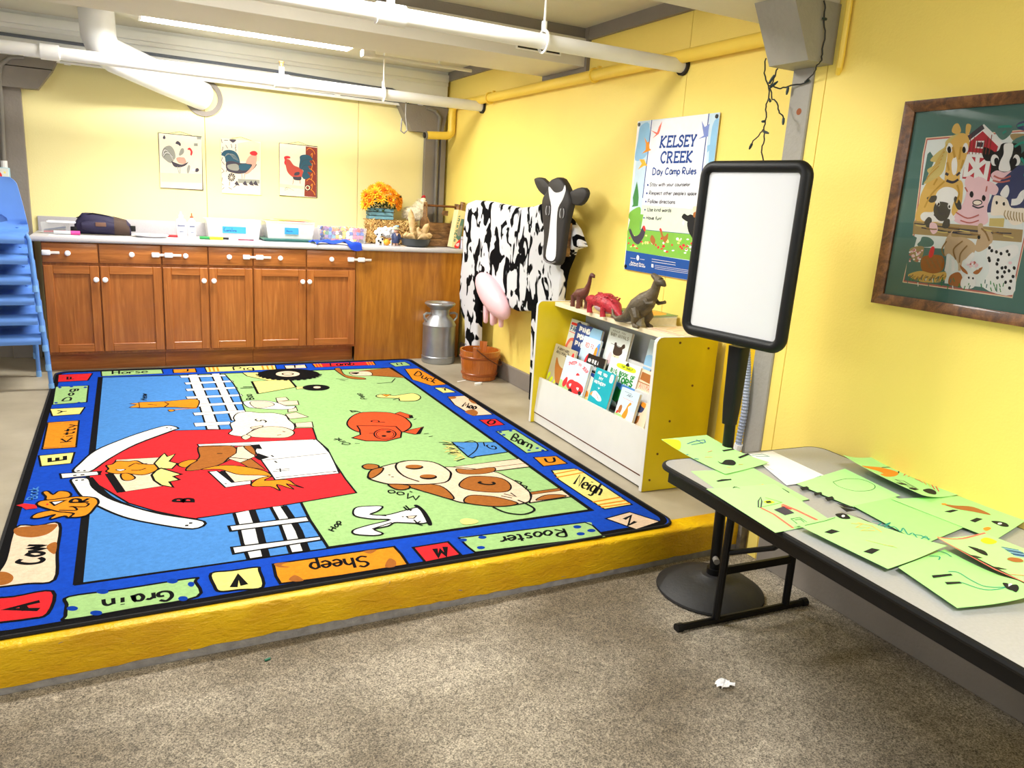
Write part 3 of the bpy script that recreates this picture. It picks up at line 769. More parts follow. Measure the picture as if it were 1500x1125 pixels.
Q n 6 508 3913 550 3900 547 3771 528 3798
q k 0 544 3930 588 3929 590 3847 564 3860 552 3814
q k 0 560 3789 603 3711 550 3680 534 3727
q n 6 459 3670 516 3716 547 3583 556 3540 486 3592
Q o 8 190 3742 235 3779 273 3763 242 3716 215 3674 188 3703
Q o 8 277 3626 370 3657 453 3622 529 3549 559 3501 568 3441 529 3468 437 3504 390 3563 353 3607
Q o 8 467 3372 511 3431 568 3441 530 3397 624 3377 647 3306 673 3254 614 3326 630 3250 573 3330 571 3252 540 3314 473 3335
l k 6 555 3673 891 3691
l k 6 582 3418 879 3421
l k 6 601 3527 663 3518
l k 6 584 3503 659 3499
l k 6 622 3536 616 3487
l k 6 294 3968 548 3934
l k 9 372 3840 396 3833
l k 9 615 3740 623 3711
l k 9 616 3648 623 3621
l k 9 867 3929 877 3926
l k 9 848 3415 861 3417
l k 9 357 3407 366 3404
l k 9 420 3765 503 3709
l k 9 387 3692 420 3765
q c 6 818 4455 887 4484 935 4365 822 4350
q c 6 835 4261 933 4263 917 4155 827 4180
q c 6 831 4844 895 4846 899 4776 821 4743
q c 6 824 4759 948 4746 937 4648 822 4653
q c 6 858 4586 911 4621 901 4511 841 4495
Q w 7 624 4791 675 4812 755 4793 818 4727 859 4634 907 4622 879 4564 791 4571 673 4632 632 4674
Q c 6 661 4772 721 4791 787 4735 783 4663 681 4630
L k 8 696 4844 654 4837 659 4867 671 4869 674 4841 680 4877 695 4876 696 4844
L k 8 673 4920 670 4901 685 4893 698 4905 692 4922 673 4920 698 4928
L k 8 674 4965 671 4945 686 4938 699 4950 693 4967 674 4965 700 4973
Q e 8 526 4457 559 4543 624 4566 680 4521 755 4502 813 4427 815 4337 826 4235 802 4132 751 4173 645 4202 592 4190 571 4093 515 4091 463 4148 489 4218 493 4338 524 4386
Q c 8 554 4123 649 4228 755 4199 799 4094 750 4010 659 4023 567 4069
Q c 6 518 4070 546 4112 567 4069 533 4024
Q c 6 593 4243 654 4259 646 4229 596 4215
L k 10 647 4395 636 4384 643 4355 658 4349 666 4367 681 4362 688 4333 678 4316
l k 9 741 4123 753 4106
l k 9 701 4061 723 4063
q w 6 355 3062 426 3075 424 3009 421 2898 415 2795 411 2632 350 2631 346 2744 351 2895
l k 28 426 3072 425 2995 424 2883 418 2781 411 2630
l k 14 354 3059 353 2908 347 2768 349 2631
q w 6 504 3080 554 3079 560 2920 559 2757 555 2628 498 2630 501 2777 504 2939
l k 28 554 3075 562 2934 564 2808 559 2706 555 2625
l k 14 503 3077 507 2910 501 2752 497 2630
q w 11 319 2940 623 2935 624 2887 321 2890
q w 11 306 2746 632 2732 629 2701 306 2689
l k 12 630 3092 626 2898 632 2732 635 2624
l k 9 606 5579 628 5282 629 5016 617 4743
Q o 8 42 4916 105 4917 196 4911 366 4920 361 4757 328 4725 196 4776 43 4796 30 4855
q o 5 44 4909 -6 4905 30 4871 -10 4815 45 4804
l k 9 89 4866 140 4834
l k 9 184 4898 204 4844 178 4781
l o 12 349 4713 274 4713 214 4701
Q o 6 193 4706 215 4716 228 4688 205 4670
l k 6 88 4954 55 4984 77 4983 56 5015 89 4996
L k 6 79 5018 78 5042 69 5042 73 5025 83 5015 90 5021 87 5037
L k 6 70 5072 79 5053 88 5050 91 5058 85 5074 74 5080 70 5072
L k 6 71 5092 92 5086 75 5109 92 5107 72 5132
q y 8 728 5599 835 5586 847 5421 935 5339 889 5287 745 5485
q y 8 749 5317 1008 5324 1010 5100 741 4972
l k 16 1008 5324 1009 5092
l k 16 753 5316 741 4972
l k 14 654 5141 757 5137
l k 14 675 5174 735 5165
q y 4 1010 5100 1074 5097 1068 5048 998 5037
Q k 0 1247 5436 1198 5353 1107 5306 999 5305 901 5349 836 5428 822 5522 865 5607 954 5661 1068 5665 1173 5618 1238 5533
Q c 8 1114 5476 1094 5434 1056 5407 1011 5405 971 5425 946 5464 943 5511 962 5554 1000 5581 1046 5585 1087 5564 1112 5524
Q k 0 1071 5485 1061 5465 1043 5452 1020 5451 1000 5461 987 5480 985 5502 995 5523 1014 5535 1036 5537 1057 5527 1070 5508
Q c 0 1060 5487 1053 5473 1039 5464 1023 5464 1008 5471 998 5484 997 5500 1004 5514 1017 5523 1034 5524 1049 5517 1059 5503
l k 26 1235 5438 1261 5433
l k 26 1222 5405 1247 5391
l k 26 1202 5378 1223 5356
l k 26 1175 5353 1192 5328
l k 26 1142 5334 1154 5306
l k 26 1104 5321 1111 5290
l k 26 1064 5316 1065 5282
l k 26 1022 5317 1019 5284
l k 26 982 5325 974 5293
l k 26 944 5342 930 5311
l k 26 910 5362 892 5336
l k 26 880 5389 859 5368
l k 26 857 5419 833 5403
l k 26 842 5453 816 5441
l k 26 833 5485 807 5481
l k 26 834 5520 809 5525
Q k 0 1222 5033 1200 4995 1161 4972 1115 4972 1074 4992 1049 5029 1046 5072 1066 5111 1105 5135 1152 5136 1194 5115 1220 5077
Q c 5 1168 5053 1161 5039 1149 5030 1134 5029 1122 5036 1115 5049 1115 5065 1122 5079 1134 5088 1148 5089 1160 5082 1168 5069
Q n 7 1394 5597 1439 5608 1421 5378 1523 5268 1516 5217 1415 5281 1392 5466
q n 7 1554 5489 1810 5551 1825 5205 1718 5263 1600 5323
Q c 7 1470 5450 1552 5480 1625 5442 1603 5332 1484 5347
Q k 0 1473 5440 1542 5445 1505 5388
l k 7 1745 5203 1684 5095 1568 5078
l k 6 1325 5278 1405 5240
l k 6 1343 5232 1375 5204
Q y 8 1463 4749 1526 4783 1573 4723 1647 4743 1729 4754 1742 4654 1682 4570 1579 4584 1586 4647 1522 4680 1471 4699
q o 6 1507 4768 1571 4761 1523 4713
l k 6 1540 4622 1604 4672
L k 6 1385 4690 1348 4688 1348 4715 1357 4721 1365 4713 1368 4689
L k 6 1371 4734 1368 4759 1359 4751 1364 4736 1375 4734 1382 4746 1378 4761
L k 6 1369 4770 1367 4796 1357 4788 1362 4773 1374 4771 1381 4783 1376 4798
L k 6 1357 4807 1393 4809
L k 6 1361 4807 1356 4822 1365 4835 1378 4827 1376 4808
q p 8 1434 4297 1491 4336 1537 4239 1503 4190 1461 4219
q k 0 1515 4251 1537 4239 1529 4189 1503 4190
q p 8 1377 3934 1443 3971 1520 3998 1455 3878 1425 3875
q k 0 1498 3984 1524 3996 1453 3873 1428 3872
Q p 10 1118 4185 1184 4315 1270 4380 1406 4345 1471 4250 1478 4119 1459 4037 1420 3977 1354 3927 1251 3929 1149 3984 1111 4075
q p 10 1073 3906 1131 3949 1152 4037 1159 4118 1260 4090 1369 4047 1366 3937 1329 3842 1234 3801 1129 3835
Q p 9 1322 3904 1299 3861 1268 3834 1235 3830 1211 3850 1200 3889 1206 3937 1227 3981 1260 4010 1293 4014 1319 3993 1330 3953
Q p 5 1311 3907 1293 3874 1268 3854 1242 3851 1222 3867 1213 3897 1217 3933 1234 3967 1260 3989 1286 3992 1307 3976 1316 3945
Q k 0 1309 3953 1304 3945 1297 3940 1290 3940 1284 3944 1281 3951 1282 3961 1287 3969 1293 3974 1301 3974 1307 3970 1310 3962
Q k 0 1261 3887 1257 3879 1250 3874 1243 3874 1237 3878 1234 3885 1235 3894 1239 3902 1246 3907 1253 3907 1259 3903 1262 3896
l k 9 1254 4384 1238 4420 1205 4441 1208 4402 1242 4419
l k 9 1185 3961 1207 3955
L k 10 1334 4142 1264 4173 1275 4197 1294 4195 1306 4181 1302 4156
L k 6 993 3814 1015 3799 1033 3804 1035 3819 1023 3831 1003 3832 993 3814
L k 6 1000 3849 1025 3852
L k 6 992 3848 988 3849
L k 6 996 3863 1021 3866
L k 6 1002 3864 991 3877 995 3888 1014 3892
L k 6 968 3897 1011 3903
L k 6 978 3922 998 3901 1003 3928
l k 6 1475 3867 1506 3872
l k 6 1484 3812 1510 3817
l k 6 1516 4153 1539 4168
l k 6 1061 3806 1085 3799
l k 7 1537 3419 1475 3385
l y 7 1544 3485 1505 3529
l y 7 1537 3417 1533 3445
l k 7 1552 3562 1509 3611
l y 7 1540 3445 1489 3499
l y 7 1547 3517 1538 3534
l k 7 1564 3674 1500 3700
l y 7 1537 3424 1468 3404
l y 7 1559 3636 1536 3630
l k 7 1559 3638 1509 3662
l y 7 1549 3537 1485 3554
l y 7 1561 3655 1537 3657
l k 7 1549 3537 1506 3562
l y 7 1545 3503 1506 3501
l y 7 1542 3472 1525 3491
l k 7 1550 3544 1510 3584
l y 7 1548 3528 1485 3503
l y 7 1554 3581 1519 3630
l k 7 1550 3544 1508 3507
l y 7 1552 3562 1497 3588
l y 7 1539 3434 1511 3463
l k 7 1548 3524 1475 3503
l y 7 1548 3519 1525 3514
l y 7 1558 3616 1487 3589
l k 7 1550 3540 1522 3600
l y 7 1548 3533 1523 3526
l y 7 1554 3581 1518 3647
l k 7 1561 3655 1509 3667
l y 7 1548 3524 1490 3543
l y 7 1541 3461 1483 3429
l k 7 1545 3499 1529 3520
l y 7 1540 3445 1521 3487
l y 7 1550 3551 1511 3549
l k 7 1552 3562 1527 3579
l y 7 1552 3567 1470 3535
l y 7 1547 3510 1518 3493
l k 7 1546 3496 1494 3528
l y 7 1563 3669 1533 3726
q l 9 1572 3684 1709 3640 1808 3617 1798 3443 1679 3431 1601 3425 1574 3408 1560 3430
L k 8 1638 3665 1692 3675 1696 3611 1642 3517 1563 3436
L k 8 1562 3650 1591 3556
L k 8 1741 3636 1718 3568
L k 10 1748 3583 1731 3570 1730 3525 1746 3503 1763 3516 1770 3543 1761 3560 1750 3542
q c 8 1419 3312 1804 3326 1802 3199 1591 3195
l k 6 1615 3246 1806 3252
q c 8 1635 2886 1798 2888 1793 2778 1575 2773
q n 6 1635 2886 1798 2888 1789 2860 1628 2858
Q c 9 1371 3321 1443 3299 1590 3192 1624 3091 1639 2991 1634 2883 1607 2822 1557 2779 1423 2782 1309 2853 1252 2921 1161 3115 1091 3183 1244 3309
Q n 8 1356 3071 1432 3151 1503 3149 1587 3093 1591 2997 1543 2930 1464 2941 1374 3002
Q n 8 1310 2902 1359 2937 1427 2906 1476 2864 1521 2783 1421 2780 1309 2853
Q n 8 1083 3158 1191 3142 1267 3091 1280 2989 1261 2918 1191 3017 1127 3114
Q n 7 1432 3281 1496 3247 1615 3246 1595 3190 1508 3177 1422 3213
Q n 7 1618 2787 1685 2831 1757 2816 1768 2786
L k 16 1476 3080 1459 3068 1478 3041 1509 3030 1526 3041 1523 3060
L k 11 1396 2783 1422 2712 1479 2669 1539 2680 1563 2712 1554 2772 1537 2819
l k 8 1487 2887 1524 2849
l k 8 1510 2905 1549 2858 1546 2908
l k 8 1639 3048 1658 3013 1639 2991 1658 2957 1635 2927 1656 2911
l k 8 1635 2886 1604 2814
Q n 9 1002 3454 1039 3474 1078 3441 1061 3395 1023 3397 1001 3414
Q n 9 1048 3182 1125 3145 1126 3109 1088 3094 1057 3118
Q c 11 988 3310 1037 3373 1091 3417 1187 3450 1263 3460 1358 3399 1385 3265 1363 3192 1307 3124 1200 3130 1081 3172 1041 3190 990 3262
Q n 9 988 3310 1027 3386 1090 3401 1059 3336 998 3278
L k 11 1194 3169 1150 3259 1149 3378 1187 3450 1263 3460 1358 3399 1385 3265 1363 3192 1339 3152
Q k 0 1282 3350 1270 3335 1250 3328 1227 3330 1208 3341 1197 3358 1197 3376 1208 3391 1228 3399 1251 3397 1271 3386 1282 3369
Q n 0 1278 3362 1268 3351 1251 3347 1231 3349 1213 3358 1202 3372 1201 3385 1210 3396 1227 3401 1248 3398 1266 3389 1277 3375
Q k 0 1297 3201 1286 3187 1266 3179 1245 3181 1227 3192 1217 3208 1217 3226 1229 3241 1248 3249 1270 3247 1288 3236 1298 3219
Q n 0 1292 3214 1283 3205 1267 3200 1249 3203 1233 3211 1223 3224 1222 3236 1231 3246 1247 3251 1266 3248 1282 3240 1292 3227
l k 9 1085 3299 1092 3289
l k 9 1089 3268 1100 3261
l k 7 1136 3006 1103 2964 1107 3009 1075 2992 1097 3047
L k 7 1056 3041 1075 3043 1079 3060 1072 3073 1057 3073 1049 3057 1056 3041
L k 7 1024 3074 1043 3075 1047 3093 1040 3106 1025 3106 1018 3090 1024 3074
l k 7 1112 3069 1119 3053
Q w 9 809 2917 836 2962 889 2960 943 2939 912 2898 872 2873 932 2846 1023 2868 1083 2879 1090 2815 1067 2719 986 2744 940 2762 906 2739 843 2726 864 2678 826 2671 760 2707 765 2746 833 2771 930 2795 862 2828 811 2872
Q k 0 1074 2906 1092 2905 1100 2842 1092 2754 1078 2694 1062 2699 1073 2776 1081 2849
q c 6 1006 2806 1048 2799 1027 2776 1007 2786
l k 8 867 2875 929 2836
l k 8 836 2731 929 2766
l k 8 1027 2906 1031 2865 1053 2866
l k 8 1040 2917 1043 2854
l k 8 1023 2763 1025 2719 1039 2700
l k 8 1017 2722 1045 2741
l k 8 989 2811 992 2803
l k 6 690 2758 674 2786
l k 6 704 2780 688 2809
l k 6 682 2772 696 2794
L k 6 707 2818 705 2800 711 2796 717 2801 719 2815 714 2823 707 2818
L k 6 718 2834 733 2807
L k 6 720 2832 724 2846 734 2846 735 2830 726 2820
q r 0 -431 3405 -404 3418 -362 3389 -355 3350 -393 3348 -410 3383
Q o 9 -350 3525 -331 3535 -309 3487 -291 3521 -255 3502 -242 3457 -261 3432 -327 3430 -334 3472
Q o 9 -367 3255 -348 3297 -283 3312 -268 3285 -215 3267 -220 3219 -241 3213 -256 3236 -296 3217 -302 3230 -290 3261 -339 3243
Q o 10 -361 3396 -348 3427 -300 3429 -222 3435 -156 3401 -139 3346 -149 3296 -171 3224 -203 3207 -234 3217 -224 3249 -253 3273 -282 3290 -343 3361
q w 9 -313 3403 -260 3404 -296 3360
L k 15 -175 3358 -237 3374 -235 3405 -220 3409 -207 3391 -203 3365 -176 3398
L k 9 -278 3303 -216 3282 -227 3322 -237 3326 -188 3309 -174 3335 -184 3346
Q r 0 -318 3379 -318 3375 -320 3372 -322 3371 -324 3373 -326 3377 -327 3382 -326 3386 -325 3389 -323 3390 -321 3388 -319 3384
L l 6 -365 3461 -398 3456 -395 3480 -385 3481 -382 3458 -379 3487 -367 3486 -365 3461
L l 6 -387 3523 -388 3507 -376 3501 -366 3510 -372 3524 -387 3523 -367 3528
L l 6 -388 3559 -389 3542 -377 3536 -367 3546 -373 3560 -388 3559 -368 3564
L l 6 -402 3569 -368 3574
L l 6 -389 3592 -378 3572 -369 3599
Q y 0 1202 2695 1238 2705 1273 2671 1254 2648 1203 2651'''
PRINTS['pic1']='''q 1 3 285 1662 586 1659 577 1270 280 1267
q 2 0 287 1376 573 1387 571 1321 289 1312
Q 3 0 301 1501 313 1551 337 1572 365 1575 387 1547 395 1498 375 1467 360 1451 328 1468
L 4 2.5 379 1468 358 1510 330 1513 315 1492
L w 2.5 378 1476 350 1521 325 1520 313 1498
L 4 2.5 376 1485 343 1531 321 1528 312 1504
L w 2.5 375 1494 336 1541 317 1535 310 1509
L 4 2.5 373 1503 329 1551 312 1543 308 1515
Q 4 0 365 1466 388 1458 435 1447 474 1465 484 1471 464 1444 425 1426 383 1428
Q 5 0 399 1489 428 1501 461 1499 470 1475 455 1454 417 1456
Q 1 0 391 1538 407 1573 424 1531 419 1505 404 1504
Q 3 0 419 1520 435 1561 454 1563 453 1533 428 1511
Q 4 0 398 1597 413 1616 434 1600 431 1580 417 1589
Q r 0 480 1562 497 1574 515 1548 507 1518 498 1527 498 1547
Q 1 0 428 1501 457 1533 487 1558 501 1547 495 1517 474 1470 456 1499
l 3 5 406 1430 414 1381
l 3 5 425 1431 421 1381
Q 3 0 470 1415 483 1446 495 1437 486 1396 474 1385
Q 4 0 525 1414 545 1430 557 1416 544 1400 530 1402
Q w 0 506 1412 526 1424 530 1409
q 3 0 527 1609 553 1611 553 1591 526 1589
q 3 0 548 1658 579 1658 578 1641 549 1640
Q 4 0 313 1629 324 1649 332 1630 322 1620'''
PRINTS['pic2']='''q 1 0 718 1663 1015 1662 1004 1255 712 1256
q 2 0 841 1636 953 1667 1009 1651 1002 1517 849 1504
l 4 4.5 722 1658 728 1629
l 4 4.5 742 1651 772 1652
l 4 4.5 733 1602 728 1571
l 4 4.5 793 1627 799 1598
l 4 4.5 822 1604 829 1575
l 4 4.5 753 1617 768 1592
l 4 4.5 718 1559 741 1543
l 4 4.5 729 1525 718 1495
l 4 4.5 724 1492 741 1469
l 4 4.5 717 1444 736 1423
l 4 4.5 762 1446 751 1416
l 4 4.5 721 1372 718 1341
l 4 4.5 703 1326 730 1315
l 4 4.5 775 1345 773 1314
l 4 4.5 766 1301 791 1286
l 4 4.5 826 1322 802 1301
l 4 4.5 739 1421 713 1405
l 4 4.5 826 1630 826 1600
l 4 4.5 736 1298 710 1281
Q 4 0 818 1381 814 1366 804 1353 790 1348 776 1352 766 1362 763 1377 767 1393 777 1405 791 1410 805 1407 815 1397
Q 1 0 798 1377 797 1373 794 1370 790 1369 786 1369 783 1372 782 1376 783 1380 787 1384 791 1385 795 1384 797 1381
l 2 3 800 1378 821 1379
l 2 3 798 1371 815 1359
l 2 3 793 1367 799 1346
l 2 3 787 1367 781 1345
l 2 3 782 1370 766 1356
l 2 3 780 1376 760 1375
l 2 3 782 1382 766 1395
l 2 3 788 1386 782 1408
l 2 3 794 1387 800 1409
l 2 3 799 1384 815 1398
Q 4 0 782 1659 829 1663 822 1647 806 1638 792 1645
Q 6 0 719 1540 740 1572 780 1583 820 1574 844 1545 856 1495 848 1479 758 1482 744 1527
L 3 2.5 844 1504 814 1548 760 1553
L 3 2.5 834 1508 799 1551 753 1543
L 3 2.5 824 1513 784 1553 747 1532
L 3 2.5 814 1517 770 1556 741 1521
Q 4 0 753 1487 798 1501 858 1490 940 1496 981 1489 939 1439 862 1410 796 1413 757 1431
Q 3 0 762 1467 823 1482 848 1463 837 1432 777 1437
Q 6 0 848 1474 899 1488 940 1470 908 1442 857 1438
Q 5 0 899 1493 920 1541 946 1559 982 1567 976 1494 950 1450 918 1417 887 1409 924 1448 945 1486
Q r 0 929 1573 947 1587 972 1589 988 1572 972 1555 941 1558
l 5 6 867 1413 869 1372
l 5 6 890 1415 884 1373
q 3 0 836 1370 1000 1373 1000 1344 840 1339
q 4 0 810 1332 830 1356 850 1319 824 1320
q 4 0 871 1336 892 1360 911 1323 886 1324
q 4 0 917 1339 938 1364 958 1326 932 1327
q 4 0 950 1341 971 1366 992 1328 966 1329'''
PRINTS['pic3']='''q 1 4 1155 1667 1457 1664 1449 1260 1149 1263
q 7 0 1361 1659 1454 1656 1446 1265 1349 1267 1355 1395 1361 1470
L o 4 1369 1630 1391 1648 1424 1630 1435 1604
L o 4 1402 1593 1413 1610 1413 1589 1407 1562
L o 4 1369 1551 1391 1568 1424 1550 1435 1524
L o 4 1402 1513 1413 1530 1413 1509 1407 1482
L o 4 1369 1471 1391 1488 1424 1469 1435 1443
L o 4 1402 1433 1413 1450 1413 1428 1407 1401
L o 4 1369 1390 1391 1408 1424 1388 1435 1362
L o 4 1402 1352 1413 1369 1413 1347 1407 1320
L o 4 1369 1309 1391 1327 1424 1307 1435 1281
Q c 6 1399 1338 1396 1327 1388 1319 1377 1315 1366 1317 1358 1325 1355 1335 1358 1346 1366 1355 1377 1358 1388 1356 1396 1349
Q 7 0 1389 1338 1387 1331 1383 1326 1377 1324 1371 1325 1366 1330 1365 1336 1366 1343 1371 1348 1377 1350 1383 1348 1387 1344
q 2 0 1152 1354 1349 1346 1349 1324 1152 1328
L 4 2 1190 1325 1222 1321 1195 1306 1211 1331 1254 1313 1265 1308
Q 8 0 1194 1532 1202 1548 1234 1545 1266 1506 1309 1490 1342 1463 1336 1425 1298 1404 1255 1414 1217 1449 1202 1501
Q r 0 1191 1563 1213 1573 1237 1569 1237 1556 1213 1552 1197 1542
Q r 0 1192 1526 1205 1538 1207 1506 1196 1506
Q 4 0 1260 1415 1298 1417 1325 1419 1320 1392 1271 1392
Q 6 0 1309 1488 1315 1546 1315 1578 1347 1594 1391 1590 1418 1560 1391 1547 1415 1517 1380 1504 1413 1463 1374 1460 1396 1424 1352 1402 1331 1425 1342 1469
L 4 3 1314 1488 1342 1549 1407 1559
L 4 3 1325 1478 1353 1512 1407 1511
L 4 3 1331 1468 1363 1481 1407 1463
l 8 4 1265 1394 1257 1356
l 8 4 1314 1392 1317 1365
Q 4 0 1276 1448 1309 1456 1309 1434 1271 1426'''
